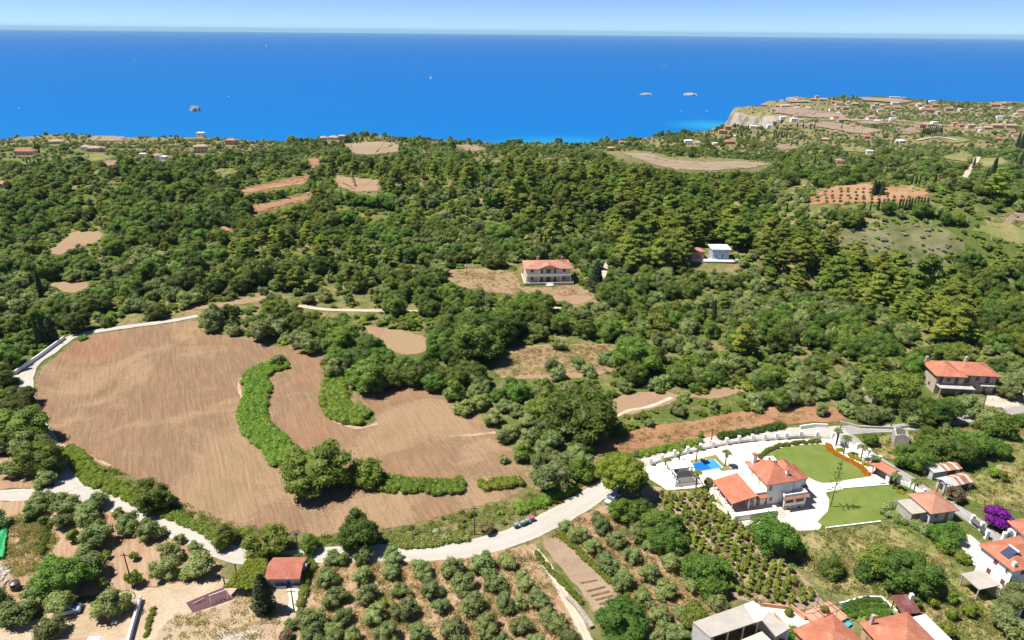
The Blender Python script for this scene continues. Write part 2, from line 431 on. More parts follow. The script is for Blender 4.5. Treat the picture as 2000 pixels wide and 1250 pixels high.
# ---------------------------------------------------------------- terrain sheet
def build_terrain():
    na, nr = 430, 560
    ang = np.radians(np.linspace(-61, 61, na))
    r = np.concatenate([np.linspace(5, 60, 12)[:-1], np.geomspace(60, 1050, 330)[:-1], np.geomspace(1050, 3300, 231)])
    nr = len(r)
    A, Rr = np.meshgrid(ang, r)
    X = Rr * np.sin(A); Y = Rr * np.cos(A)
    Z = H(X, Y)
    V = np.stack([X, Y, Z], -1).reshape(-1, 3)
    i, j = np.meshgrid(np.arange(nr - 1), np.arange(na - 1), indexing='ij')
    a = (i * na + j).ravel()
    fc = np.stack([a, a + 1, a + na + 1, a + na], -1)
    keep = (V[fc][:, :, 2].max(1) > SEA_Z - 8)
    fc = fc[keep][:, ::-1]
    used = np.unique(fc); remap = -np.ones(len(V), int); remap[used] = np.arange(len(used))
    me = bpy.data.meshes.new('terrain')
    vv = V[used]; ff = remap[fc]
    me.vertices.add(len(vv)); me.vertices.foreach_set('co', vv.ravel())
    me.loops.add(ff.size); me.loops.foreach_set('vertex_index', ff.ravel())
    me.polygons.add(len(ff)); me.polygons.foreach_set('loop_start', np.arange(0, ff.size, 4)); 
    me.polygons.foreach_set('use_smooth', np.ones(len(ff), bool))
    me.materials.append(M_TERRAIN); me.update(calc_edges=True); me.validate()
    o = bpy.data.objects.new('terrain', me); link(o)
    if me.polygons[0].normal.z < 0:
        me.flip_normals()
    tag(o, kind='structure')
build_terrain()

def sea_material():
    m, nt, out = new_mat('sea_water')
    p = pos(nt)
    sp = nt.nodes.new('ShaderNodeSeparateXYZ'); nt.links.new(p, sp.inputs[0])
    # shallow water over sand by the shore, deep water farther out
    ld = math_n(nt, 'LOGARITHM', math_n(nt, 'MAXIMUM', sp.outputs['Y'], 300.0), 10.0)
    sw = noise(nt, 0.0011, 4, 0.6, scaled(nt, p, (0.5, 1.0, 1)), 0.4)
    ld = math_n(nt, 'ADD', ld, math_n(nt, 'MULTIPLY', math_n(nt, 'SUBTRACT', sw, 0.5), 0.16))
    c = ramp(nt, math_n(nt, 'MULTIPLY', math_n(nt, 'SUBTRACT', ld, 3.0), 0.5),
             [(0.0, (0.004, 0.150, 0.41)), (0.10, (0.003, 0.124, 0.385)), (0.25, (0.003, 0.108, 0.36)), (0.45, (0.002, 0.094, 0.33)), (0.8, (0.002, 0.088, 0.31))])
    for q, rad in (((1398, 245), 120.0), ((1105, 287), 170.0)):      # pale sand bottom in the coves
        w0 = plane(np.array(float(q[0])), np.array(float(q[1])), SEA_Z)
        vd = nt.nodes.new('ShaderNodeVectorMath'); vd.operation = 'DISTANCE'; nt.links.new(p, vd.inputs[0]); vd.inputs[1].default_value = tuple(w0)
        c = mixc(nt, ramp(nt, math_n(nt, 'DIVIDE', vd.outputs['Value'], rad), [(0.1, 0.8), (1.0, 0.0)]), c, (0.02, 0.27, 0.46))
    rip = noise(nt, 0.06, 4, 0.7, scaled(nt, p, (0.5, 1.0, 1)))
    c = mixc(nt, 0.3, c, ramp(nt, rip, [(0.3, 0.42), (0.7, 0.58)]), 'OVERLAY')
    d = nt.nodes.new('ShaderNodeBsdfDiffuse'); nt.links.new(c, d.inputs['Color'])
    g = N(nt, 'ShaderNodeBsdfGlossy', Roughness=0.25)
    nb = bump(nt, rip, 0.5, 2.0); nt.links.new(nb, g.inputs['Normal'])
    ms = nt.nodes.new('ShaderNodeMixShader'); ms.inputs[0].default_value = 0.06
    nt.links.new(d.outputs[0], ms.inputs[1]); nt.links.new(g.outputs[0], ms.inputs[2]); nt.links.new(ms.outputs[0], out.inputs[0])
    return m
M_SEA = sea_material()
def build_sea():
    ys = [500, 1500, 4000, 12000, 25000, 50000]
    vsx, fs = [], []
    for y in ys:
        w = y * 1.7 + 3000
        vsx += [(-w, y, SEA_Z), (w, y, SEA_Z)]
    for k in range(len(ys) - 1): fs.append((2 * k, 2 * k + 1, 2 * k + 3, 2 * k + 2))
    tag(mesh_obj('sea', vsx, fs, M_SEA), kind='structure')
build_sea()

# ---------------------------------------------------------------- sheets draped on the terrain
def smooth_closed(pts, it=1):
    for _ in range(it):
        q = []
        n = len(pts)
        for i in range(n):
            a, b = pts[i], pts[(i + 1) % n]
            q += [(a[0] * .75 + b[0] * .25, a[1] * .75 + b[1] * .25), (a[0] * .25 + b[0] * .75, a[1] * .25 + b[1] * .75)]
        pts = q
    return pts

CLEAR = []      # image polygons that stay free of scattered trees
def sheet(name, pts, mat, off=0.05, jit=0.35, smooth=1, clear=True, label=None, cell=None):
    if max(p[1] for p in pts) < 480: smooth = 0; jit = 1.6
    if clear: CLEAR.append(pts)
    w = poly_world(smooth_closed(pts, smooth) if smooth else pts)
    # finer, uneven outline
    out = []
    n = len(w)
    per = sum(math.dist(w[i], w[(i + 1) % n]) for i in range(n))
    step = max(0.8, per / 400)
    for i in range(n):
        a, b = w[i], w[(i + 1) % n]
        L = math.dist(a, b); k = max(1, int(L / step))
        for q in range(k):
            t = q / k; x = a[0] + (b[0] - a[0]) * t; y = a[1] + (b[1] - a[1]) * t
            if jit:
                s = jit * (1 + math.hypot(x, y) / 400)
                x += s * (math.sin(x * 1.3 + y * 2.1) * 0.6 + rnd.uniform(-.5, .5)); y += s * (math.sin(y * 1.7 - x * 0.9) * 0.6 + rnd.uniform(-.5, .5))
            out.append((x, y))
    bm = bmesh.new()
    vs_ = [bm.verts.new((x, y, 0)) for x, y in out]
    try: f = bm.faces.new(vs_)
    except ValueError: return None
    bmesh.ops.triangulate(bm, faces=[f])
    xs = [p[0] for p in out]; ys = [p[1] for p in out]
    cell = cell or max(4.0, max(max(xs) - min(xs), max(ys) - min(ys)) / 45)
    for ax, lo, hi in ((0, min(xs), max(xs)), (1, min(ys), max(ys))):
        v = lo + cell
        while v < hi:
            no = (1, 0, 0) if ax == 0 else (0, 1, 0); co = (v, 0, 0) if ax == 0 else (0, v, 0)
            bmesh.ops.bisect_plane(bm, geom=bm.verts[:] + bm.edges[:] + bm.faces[:], plane_co=co, plane_no=no, dist=1e-5)
            v += cell
    co = np.array([v.co[:] for v in bm.verts]); zz = H(co[:, 0], co[:, 1])
    dd = np.hypot(co[:, 0], co[:, 1])
    for v, z, d in zip(bm.verts, zz, dd): v.co.z = z + off * (1 + (d / 260) ** 2)
    bmesh.ops.recalc_face_normals(bm, faces=bm.faces[:])
    me = bpy.data.meshes.new(name); bm.to_mesh(me); bm.free()
    if sum(p.normal.z for p in me.polygons) < 0: me.flip_normals()
    me.polygons.foreach_set('use_smooth', [True] * len(me.polygons))
    me.materials.append(mat)
    o = bpy.data.objects.new(name, me); link(o); tag(o, label=label, kind='structure')
    return o

def catmull(pts, k=8):
    P = [np.array(p, float) for p in pts]; P = [2 * P[0] - P[1]] + P + [2 * P[-1] - P[-2]]
    out = []
    for i in range(1, len(P) - 2):
        for q in range(k):
            t = q / k
            out.append(0.5 * ((2 * P[i]) + (-P[i - 1] + P[i + 1]) * t + (2 * P[i - 1] - 5 * P[i] + 4 * P[i + 1] - P[i + 2]) * t * t + (-P[i - 1] + 3 * P[i] - 3 * P[i + 1] + P[i + 2]) * t ** 3))
    out.append(P[-2]); return out

ROADS = []     # (world polyline, half width) kept free of trees
def ribbon(name, pts, width, mat, off=0.09, label=None, jit=0.08, clear=True):
    w = catmull([ground(*p)[:2] for p in pts])
    L = [0.0]
    for a, b in zip(w[:-1], w[1:]): L.append(L[-1] + float(np.linalg.norm(b - a)))
    vs_, fs = [], []
    m = 5
    for i, p in enumerate(w):
        t = w[min(i + 1, len(w) - 1)] - w[max(i - 1, 0)]; t /= np.linalg.norm(t) + 1e-9
        nrm = np.array([-t[1], t[0]])
        f = L[i] / L[-1]
        hw = (np.interp(f, [q[0] for q in width], [q[1] for q in width]) if isinstance(width, list) else width) / 2
        for k in range(m):
            s = (k / (m - 1) * 2 - 1) * hw
            if k in (0, m - 1): s += jit * (math.sin(L[i] * 0.9 + k) + rnd.uniform(-1, 1))
            q = p + nrm * s
            d = math.hypot(*q)
            vs_.append((q[0], q[1], gz(q[0], q[1]) + off * (1 + (d / 260) ** 2) - (0.03 if k in (0, m - 1) else 0)))
    for i in range(len(w) - 1):
        for k in range(m - 1): fs.append((i * m + k, i * m + k + 1, i * m + m + k + 1, i * m + m + k))
    o = mesh_obj(name, vs_, fs, mat, smooth=True)
    uv = o.data.uv_layers.new(name='UVMap'); vi = np.zeros(len(o.data.loops), int); o.data.loops.foreach_get('vertex_index', vi)
    LL = np.array(L); uv.data.foreach_set('uv', np.stack([(vi % m) / (m - 1), LL[vi // m]], 1).astype(np.float32).ravel())
    if o.data.polygons[0].normal.z < 0: o.data.flip_normals()
    tag(o, label=label, kind='structure')
    if clear: ROADS.append((np.array(w), (max(q[1] for q in width) if isinstance(width, list) else width) / 2))
    return o

BIG_FIELD = [(72, 770), (68, 742), (84, 714), (118, 690), (150, 666), (200, 652), (262, 642), (330, 634), (386, 624), (402, 648), (440, 656), (490, 664), (560, 682), (640, 690),
             (628, 705), (634, 740), (636, 790), (655, 822), (700, 834), (735, 826), (725, 800), (690, 775), (690, 764), (760, 752), (830, 745), (862, 760), (900, 798), (950, 826),
             (985, 862), (1022, 905), (1028, 930), (1028, 950), (1010, 968), (930, 988), (850, 1014), (760, 1036), (660, 1046), (560, 1042), (460, 1024), (385, 1006), (335, 984), (300, 955),
             (250, 930), (200, 902), (150, 872), (110, 868), (90, 850), (76, 810)]
sheet('stubble_field', BIG_FIELD, M_FIELD, 0.05, 0.5)
sheet('ploughed_field', [(1160, 880), (1175, 858), (1250, 836), (1330, 826), (1420, 810), (1480, 798), (1560, 789), (1640, 795), (1670, 812), (1640, 824), (1540, 826), (1480, 842), (1400, 856), (1330, 874), (1240, 890), (1180, 893)], M_RED)
sheet('dry_field', [(860, 530), (930, 524), (1000, 528), (1016, 550), (1015, 575), (960, 572), (900, 562), (868, 548)], M_DRY)
sheet('dry_yard', [(1000, 560), (1060, 562), (1115, 558), (1150, 566), (1170, 580), (1120, 600), (1080, 585), (1020, 585)], M_DRY)
sheet('dry_field', [(703, 634), (740, 640), (785, 645), (842, 660), (845, 686), (800, 694), (770, 690), (735, 662)], M_DRY)
sheet('dry_field', [(985, 682), (1060, 672), (1130, 672), (1200, 670), (1218, 690), (1215, 722), (1160, 735), (1060, 742), (960, 738), (975, 700)], M_DRY)
sheet('dry_field', [(1198, 780), (1230, 768), (1290, 764), (1330, 770), (1315, 785), (1285, 797), (1215, 812), (1195, 800)], M_DRY)
sheet('dry_field', [(1330, 775), (1380, 764), (1440, 755), (1470, 760), (1440, 772), (1380, 780)], M_DRY)
sheet('dry_field', [(92, 492), (125, 470), (140, 451), (208, 452), (190, 476), (150, 482), (120, 500)], M_DRY)
sheet('field_strip', [(458, 376), (500, 364), (560, 354), (596, 343), (604, 350), (590, 360), (530, 368), (480, 378)], M_RED)
sheet('field_strip', [(487, 405), (530, 396), (580, 384), (612, 376), (600, 390), (555, 402), (520, 413), (488, 416)], M_RED)
sheet('field_strip', [(424, 452), (445, 443), (462, 440), (450, 452), (428, 460)], M_RED)
sheet('field_strip', [(600, 312), (628, 308), (626, 322), (604, 330)], M_RED)
sheet('pale_field', [(672, 282), (740, 277), (782, 283), (780, 296), (720, 303), (690, 300)], M_FAR)
sheet('pale_field', [(880, 285), (930, 283), (956, 292), (920, 297)], M_FAR)
sheet('dry_field', [(648, 344), (700, 347), (745, 352), (740, 372), (690, 376), (664, 366)], M_DRY)
sheet('dry_field', [(90, 551), (140, 548), (182, 551), (165, 566), (140, 574), (110, 566)], M_DRY)
sheet('dry_field', [(358, 600), (420, 594), (480, 584), (528, 575), (534, 584), (470, 596), (420, 602), (370, 606)], M_DRY)
sheet('pale_field', [(1215, 299), (1262, 300), (1300, 311), (1370, 317), (1440, 315), (1500, 321), (1470, 328), (1390, 334), (1320, 332), (1280, 322), (1240, 310)], M_FAR)
sheet('small_orchard_field', [(1582, 398), (1590, 378), (1620, 368), (1680, 360), (1760, 368), (1818, 376), (1800, 390), (1730, 394), (1660, 398)], M_RED)
sheet('green_field', [(1745, 372), (1770, 362), (1800, 366), (1806, 374), (1770, 378)], M_GREENF)
sheet('green_field', [(1903, 445), (1950, 436), (2010, 440), (2060, 448), (2040, 474), (1985, 478), (1930, 462)], M_GREENF)
sheet('scrub_slope', [(1575, 480), (1620, 458), (1700, 440), (1780, 438), (1850, 446), (1890, 478), (1880, 520), (1800, 545), (1735, 538), (1660, 508), (1600, 496)], M_HILL, clear=False)
for q in ([(1505, 212), (1560, 212), (1600, 218), (1660, 228), (1640, 234), (1560, 228), (1510, 222)], [(1555, 245), (1620, 240), (1680, 248), (1722, 256), (1690, 262), (1620, 252)], [(1757, 254), (1780, 250), (1798, 258), (1770, 263)],
          [(1680, 192), (1740, 194), (1780, 200), (1740, 202), (1690, 198)], [(1505, 285), (1540, 282), (1562, 288), (1530, 294)], [(1640, 232), (1700, 236), (1740, 241), (1690, 243)], [(1520, 196), (1560, 196), (1590, 200), (1540, 202)]):
    sheet('pale_field', q, M_FAR)
for q in ([(1840, 305), (1880, 296), (1905, 305), (1890, 316), (1850, 312)], [(1830, 270), (1870, 268), (1902, 276), (1860, 280)], [(1905, 312), (1960, 308), (1966, 320), (1925, 326)], [(1640, 288), (1690, 290), (1700, 297), (1650, 296)], [(1525, 355), (1560, 350), (1610, 360), (1560, 368)],
          [(148, 305), (200, 300), (222, 308), (180, 316)], [(410, 333), (450, 328), (468, 336), (430, 347)]):
    sheet('green_field', q, M_GREENF)
sheet('pale_field', [(170, 270), (230, 264), (270, 268), (240, 276), (180, 276)], M_FAR)
sheet('dry_field', [(200, 316), (235, 313), (232, 322), (205, 325)], M_DRY)
sheet('pale_field', [(1960, 430), (1985, 415), (2020, 420), (2010, 432)], M_FAR)

# near ground
sheet('orchard_ground', [(612, 1108), (640, 1092), (720, 1088), (800, 1090), (900, 1086), (980, 1072), (1040, 1060), (1052, 1080), (1085, 1130), (1120, 1190), (1160, 1255), (1180, 1330), (560, 1330), (590, 1190)], M_ORCH, 0.04, clear=True)
sheet('orchard_ground', [(1060, 1050), (1100, 1030), (1150, 1000), (1200, 985), (1245, 1010), (1300, 1060), (1345, 1120), (1400, 1180), (1360, 1205), (1330, 1260), (1240, 1330), (1180, 1280), (1240, 1200), (1170, 1120), (1100, 1060)], M_ORCH, 0.035)
sheet('vineyard_ground', [(1252, 948), (1285, 950), (1305, 962), (1385, 958), (1400, 990), (1460, 1034), (1500, 1060), (1540, 1100), (1600, 1160), (1610, 1180), (1580, 1190), (1480, 1185), (1410, 1160), (1350, 1090), (1290, 1030), (1255, 980)], M_VINE, 0.045)
sheet('vegetable_plot', [(1052, 1058), (1088, 1046), (1120, 1076), (1165, 1120), (1222, 1172), (1200, 1200), (1170, 1215), (1140, 1160), (1095, 1110)], M_VINE, 0.07, 0.15)
sheet('grassy_lot', [(1525, 1045), (1600, 1040), (1720, 1024), (1780, 1040), (1850, 1090), (1880, 1140), (1940, 1180), (2060, 1260), (2060, 1330), (1870, 1330), (1790, 1220), (1690, 1180), (1620, 1170), (1560, 1095)], M_LOT, 0.045)
sheet('grassy_lot', [(1900, 940), (1950, 905), (2060, 880), (2150, 960), (2080, 1010), (1990, 1000), (1910, 985), (1880, 965)], M_LOT, 0.04)
sheet('dry_lot', [(1690, 862), (1720, 850), (1800, 845), (1900, 830), (2000, 815), (2080, 830), (2060, 880), (1950, 900), (1880, 910), (1800, 915), (1760, 905), (1720, 890)], M_LOT, 0.035, clear=False)
sheet('grove_ground', [(-60, 980), (60, 978), (150, 975), (230, 1000), (320, 1045), (420, 1095), (440, 1120), (400, 1140), (290, 1150), (160, 1160), (60, 1200), (-60, 1230)], M_ORCH, 0.035)
sheet('grove_ground', [(-60, 900), (20, 890), (90, 905), (112, 935), (100, 950), (0, 957), (-60, 960)], M_ORCH, 0.035)
sheet('sandy_yard', [(60, 1215), (130, 1185), (230, 1170), (300, 1152), (430, 1138), (500, 1142), (560, 1150), (600, 1165), (590, 1200), (560, 1250), (540, 1330), (-60, 1330), (-60, 1240)], M_SAND, 0.055)
sheet('dry_knoll', [(300, 1250), (330, 1205), (400, 1195), (480, 1160), (520, 1175), (545, 1200), (540, 1250), (500, 1330), (280, 1330)], M_KNOLL, 0.075, clear=False)

ribbon('road', [(-80, 972), (0, 968), (70, 966), (130, 960), (175, 968), (235, 986), (300, 1011), (370, 1046), (425, 1072), (480, 1088), (560, 1090), (640, 1083), (720, 1080), (800, 1080), (880, 1076), (950, 1064), (1010, 1046), (1062, 1023),
                (1110, 998), (1150, 973), (1190, 948), (1230, 922), (1262, 899), (1340, 876), (1400, 862), (1470, 850), (1540, 845), (1600, 843), (1650, 841)],
       [(0, 3.6), (0.2, 4.9), (0.33, 3.8), (0.5, 4.6), (0.62, 5.2), (0.8, 4.0), (1, 4.2)], M_ROAD)
ribbon('lane', [(1600, 846), (1650, 852), (1680, 874), (1714, 899), (1769, 933), (1811, 962), (1874, 998), (1937, 1042), (1990, 1085), (2060, 1140)], [(0, 5), (0.2, 3.4), (1, 3.0)], M_ROAD2, 0.07)
ribbon('lane', [(1590, 846), (1660, 840), (1748, 836), (1832, 828), (1900, 817), (1960, 806), (2040, 792)], [(0, 4.5), (0.3, 3.2), (1, 3.0)], M_ROAD2, 0.07)
ribbon('dirt_track', [(140, 958), (126, 932), (120, 905), (100, 868), (72, 820), (58, 780), (52, 745), (66, 712), (98, 690), (126, 668), (150, 656), (200, 646), (262, 637), (330, 628), (386, 618)], [(0, 4.5), (0.15, 3.0), (0.5, 3.2), (0.7, 3.2), (1, 2.6)], M_ROAD, 0.11)
ribbon('dirt_track', [(-40, 742), (10, 738), (40, 735), (60, 722)], 2.6, M_TRACK, 0.10)
ribbon('dirt_track', [(576, 597), (640, 605), (720, 607), (800, 608), (875, 609)], 2.2, M_TRACK)
ribbon('dirt_track', [(1050, 603), (1105, 601)], 2.2, M_TRACK)
ribbon('dirt_track', [(1188, 514), (1180, 530), (1176, 555), (1180, 580)], 2.6, M_TRACK)
M_STRAW = soil_material('straw_margin', [(0.34, (0.36, 0.26, 0.165)), (0.5, (0.42, 0.31, 0.205)), (0.66, (0.47, 0.36, 0.25))], fine_scale=1.2, patch=0.2)
for q in ([(545, 712), (500, 725), (468, 748), (476, 790), (480, 830), (505, 858), (532, 892)], [(636, 755), (638, 795), (658, 824), (702, 836), (738, 828)], [(880, 853), (930, 849), (968, 845)], [(690, 766), (760, 753), (830, 747)], [(70, 800), (78, 830), (98, 858), (150, 880), (215, 912)]):
    ribbon('field_margin', q, 0.9, M_STRAW, 0.10, jit=.2, clear=False)
ribbon('foot_path', [(1205, 813), (1230, 802), (1270, 794), (1312, 777)], 1.2, M_TRACK)
ribbon('dirt_track', [(1046, 1075), (1075, 1115), (1100, 1160), (1125, 1205), (1155, 1262)], 1.6, M_TRACK, 0.09)
ribbon('dirt_track', [(1885, 348), (1897, 330), (1905, 318), (1910, 308)], 5, M_TRACK)
ribbon('dirt_track', [(1790, 276), (1830, 270), (1870, 276)], 5, M_TRACK)
ribbon('dirt_track', [(1600, 235), (1700, 237), (1780, 240), (1860, 248)], 5, M_TRACK)
ribbon('driveway', [(470, 1150), (420, 1140), (370, 1150), (300, 1158), (200, 1175)], [(0, 2), (0.5, 3.2), (1, 2.6)], M_SAND, 0.085)
ribbon('driveway', [(1925, 780), (1950, 785), (1990, 770), (2040, 772)], [(0, 7), (0.5, 8), (1, 4)], M_TRACK, 0.06)

# ---------------------------------------------------------------- vegetation: prototypes
M_OLIVE = leaf_mat('olive_leaf', (0.255, 0.305, 0.112), 0.02, 0.28, 0.46)
M_OAK = leaf_mat('evergreen_leaf', (0.158, 0.222, 0.040), 0.03, 0.38, 0.48)
M_PINE = leaf_mat('pine_needle', (0.240, 0.290, 0.048), 0.026, 0.30, 0.46)
M_CYP = leaf_mat('cypress_leaf', (0.046, 0.077, 0.026), 0.02, 0.2, 0.25)
M_BUSH = leaf_mat('scrub_leaf', (0.230, 0.295, 0.050), 0.03, 0.36, 0.5)
M_VINEL = leaf_mat('vine_leaf', (0.264, 0.324, 0.050), 0.02, 0.25, 0.4)
M_BRIGHT = leaf_mat('fresh_leaf', (0.150, 0.250, 0.042), 0.02, 0.2, 0.48)
M_CITRUS = leaf_mat('citrus_leaf', (0.19, 0.24, 0.026), 0.03, 0.2, 0.35)
M_PALM = leaf_mat('palm_frond', (0.10, 0.14, 0.035), 0.02, 0.2, 0.25)
M_UPINE = leaf_mat('umbrella_pine_needle', (0.235, 0.275, 0.032), 0.01, 0.05, 0.42)
M_GREY = leaf_mat('grey_twig', (0.30, 0.27, 0.22), 0.02, 0.2, 0.2)
M_PURPLE = leaf_mat('purple_blossom', (0.20, 0.012, 0.26), 0.02, 0.15, 0.3)
M_PINK = leaf_mat('pink_blossom', (0.55, 0.20, 0.30), 0.02, 0.15, 0.3)
M_WHITEB = leaf_mat('white_blossom', (0.62, 0.64, 0.50), 0.02, 0.15, 0.3)
M_ORANGEB = leaf_mat('orange_blossom', (0.55, 0.24, 0.012), 0.02, 0.1, 0.3)
M_YELLOWB = leaf_mat('yellow_green_leaf', (0.36, 0.36, 0.02), 0.02, 0.1, 0.3)
M_BARK = flat('bark', (0.13, 0.10, 0.075), 0.95, 0.05, 0.3, 3.0)

PR = np.random.default_rng(3)
def leaf_quads(P, Nn, size, tint, aspect=0.62):
    """quads at points P facing Nn"""
    n = len(P)
    a = np.cross(Nn, PR.normal(size=(n, 3))); a /= np.linalg.norm(a, axis=1, keepdims=True) + 1e-9
    b = np.cross(Nn, a)
    s = (size * PR.uniform(0.6, 1.35, n))[:, None] * 0.5
    k = PR.uniform(0.25, 0.45, (n, 1)) * s
    V = np.stack([P - a * s - b * s * aspect * 0.7, P + a * s * 0.4 - b * s * aspect, P + a * s + b * s * aspect * 0.5 - Nn * k, P - a * s * 0.3 + b * s * aspect], 1).reshape(-1, 3)
    Fc = np.arange(4 * n).reshape(n, 4)
    return V, Fc, np.repeat(tint, 4)

def unit(n, zmin=-1.0):
    v = PR.normal(size=(n * 3 + 8, 3)); v /= np.linalg.norm(v, axis=1, keepdims=True)
    v = v[v[:, 2] > zmin]
    return v[:n]

def fit(parts, R, z=None):
    V = parts[0][0]; q = np.percentile(np.hypot(V[:, 0], V[:, 1]), 95)
    return [(np.asarray(v) * np.array([R / q, R / q, 1]), f, t, m) for v, f, t, m in parts]

def ico(center, rad, sub=1):
    bm = bmesh.new(); bmesh.ops.create_icosphere(bm, subdivisions=sub, radius=1.0)
    v = np.array([x.co[:] for x in bm.verts]); f = [[q.index for q in x.verts] for x in bm.faces]; bm.free()
    v = v * (1 + PR.uniform(-0.12, 0.12, (len(v), 1)))
    return np.array(center) + v * np.array(rad), f

def clump_leaves(cs, rs, n_per, leaf, squash=0.85, jit=0.55, up=0.0, zmin=-0.45, tvar=0.5):
    Ps, Ns, Ts = [], [], []
    for c, r in zip(cs, rs):
        n = max(4, int(n_per * PR.uniform(0.75, 1.25)))
        d = unit(n, zmin); n = len(d)
        Ps.append(c + d * np.array([1, 1, squash]) * (r * PR.uniform(0.72, 1.08, n))[:, None])
        m = d + PR.normal(size=(n, 3)) * jit + np.array([0, 0, up]); m /= np.linalg.norm(m, axis=1, keepdims=True)
        Ns.append(m)
        Ts.append(np.clip(PR.uniform(0.5 - tvar / 2, 0.5 + tvar / 2) + PR.uniform(-0.25, 0.25, n), 0, 1))
    return leaf_quads(np.vstack(Ps), np.vstack(Ns), leaf, np.concatenate(Ts))

def make_mesh(name, parts, mats):
    """parts: list of (V, F, tint or None, material index)"""
    me = bpy.data.meshes.new(name)
    V, Fs, T, MI = [], [], [], []
    off = 0
    for v, f, t, mi in parts:
        v = np.asarray(v, float)
        V.append(v); Fs += [tuple(int(i) + off for i in q) for q in f]
        T.append(np.full(len(v), 0.45) if t is None else t); MI += [mi] * len(f); off += len(v)
    me.from_pydata(np.vstack(V).tolist(), [], Fs)
    for m in mats: me.materials.append(m)
    me.polygons.foreach_set('material_index', MI)
    at = me.attributes.new('tint', 'FLOAT', 'POINT'); at.data.foreach_set('value', np.concatenate(T).astype(np.float32))
    me.update(); return me

def trunk_mb(h, r, lean=0.1, limbs=3, R=1.0, top=None):
    m = MB(); q = []
    x = y = 0.0
    for k in range(4):
        q.append((x, y, h * k / 3)); x += PR.uniform(-lean, lean) * h; y += PR.uniform(-lean, lean) * h
    m.path_tube(q, [r * 1.25, r, r * 0.8, r * 0.6], 6)
    for k in range(limbs):
        a = 2 * math.pi * (k + PR.uniform(0, 0.6)) / limbs
        b = q[2] if k % 2 else q[3]
        e = (b[0] + math.cos(a) * R * 0.55, b[1] + math.sin(a) * R * 0.55, b[2] + R * PR.uniform(0.35, 0.7))
        m.tube(b, e, r * 0.5, r * 0.2, 5)
    return m

def round_crown(R, Hc, z0, ncl, n_per, leaf, rc=(0.30, 0.46), squash=0.9, flat_bottom=0.55, up=0.15, jit=0.55, zmin=-0.4, tvar=0.5, lob=0.25):
    """a dome of foliage clumps; R horizontal radius, Hc crown height, z0 underside"""
    d = unit(ncl, -0.85)
    az = np.arctan2(d[:, 1], d[:, 0]); ph = PR.uniform(0, 6.28, 3)
    lobe = 1 + lob * (np.sin(2 * az + ph[0]) * 0.5 + np.sin(3 * az + ph[1]) * 0.5)
    rad = PR.uniform(0.5, 0.74, len(d)) * lobe
    C = d * rad[:, None] * np.array([R, R, Hc * 0.62]) + np.array([0, 0, z0 + Hc * 0.45])
    rr = PR.uniform(*rc, len(d)) * R
    low = z0 + 0.13 * Hc
    C[:, 2] = np.maximum(C[:, 2], low)
    V, Fc, T = clump_leaves(C, rr, n_per, leaf, squash, jit, up, zmin, tvar)
    V[:, 2] = np.maximum(V[:, 2], z0 - 0.05 * Hc + PR.uniform(0, 0.1, len(V)) * Hc)
    parts = [(V, Fc, T, 0)]
    for c, r in zip(C, rr):
        v, f = ico(c * np.array([.96, .96, 1]) , (r * .80, r * .80, r * .72), 1); parts.append((v, f, np.full(len(v), 0.5), 0))
    v, f = ico((0, 0, z0 + Hc * 0.42), (R * 0.55, R * 0.55, Hc * 0.36), 2); parts.append((v, f, np.full(len(v), 0.5), 0))
    return fit(parts, R)

PROTO = {}          # kind -> list of dict(crown parts, trunk parts, full mesh, height, radius)
def add_proto(kind, crown, trunk, mats, R, Hh):
    i = len(PROTO.setdefault(kind, []))
    d = dict(R=R, H=Hh)
    d['crown'] = make_mesh(kind + '_crown', crown, [mats[0]] + list(mats[2:]))
    if trunk is not None:
        tv, tf = trunk
        d['trunk'] = make_mesh(kind + '_trunk', [(tv, tf, None, 0)], [mats[1]])
        d['full'] = make_mesh(kind, [(v, f, t, (0 if mi == 0 else mi + 1)) for v, f, t, mi in crown] + [(tv, tf, None, 1)], list(mats))
    else:
        d['trunk'] = None; d['full'] = d['crown']
    PROTO[kind].append(d)

def T_(m): return (np.array(m.v), m.f)

for k in range(6):     # olive: R = 2.1 m, grey, loose, several lobes
    R = 2.1; add_proto('olive_tree', round_crown(R, 2.7, 0.2, int(PR.integers(17, 25)), 66, 0.27, (0.25, 0.42), 0.9, up=0.55, jit=.5, lob=0.4), T_(trunk_mb(1.2, 0.2, 0.10, 4, R)), (M_OLIVE, M_BARK), R, 2.85)
for k in range(6):     # evergreen oak / carob: dense, dark
    R = 3.2; add_proto('oak_tree', round_crown(R, 4.9, 0.25, int(PR.integers(30, 40)), 66, 0.38, (0.27, 0.43), 0.92, up=0.5, jit=.5, lob=0.35), T_(trunk_mb(2.0, 0.3, 0.06, 4, R)), (M_OAK, M_BARK), R, 5.1)
def pine_crown(R, Hh, z0, n, leaf, flatness=0.45, conic=0.8):
    C, rr = [], []
    for i in range(n):
        t = (i + PR.uniform(0, 1)) / n
        prof = (1 - t) ** conic * (0.55 + 0.45 * min(1, t / 0.25))
        a = PR.uniform(0, 6.28); q = R * prof * PR.uniform(0.45, 0.95)
        C.append((q * math.cos(a), q * math.sin(a), z0 + (Hh - z0) * t * 0.95)); rr.append(R * PR.uniform(0.24, 0.40) * (0.65 + 0.5 * prof))
    C = np.array(C); rr = np.array(rr)
    V, Fc, T = clump_leaves(C, rr, 46, leaf, flatness, 0.5, 0.8, -0.35, 0.5)
    parts = [(V, Fc, T, 0)]
    for c, r in zip(C, rr):
        v, f = ico(c, (r * .8, r * .8, r * flatness * .7), 1); parts.append((v, f, np.full(len(v), 0.5), 0))
    v, f = ico((0, 0, z0 + (Hh - z0) * .4), (R * .35, R * .35, (Hh - z0) * .33), 1); parts.append((v, f, np.full(len(v), 0.5), 0))
    return fit(parts, R)
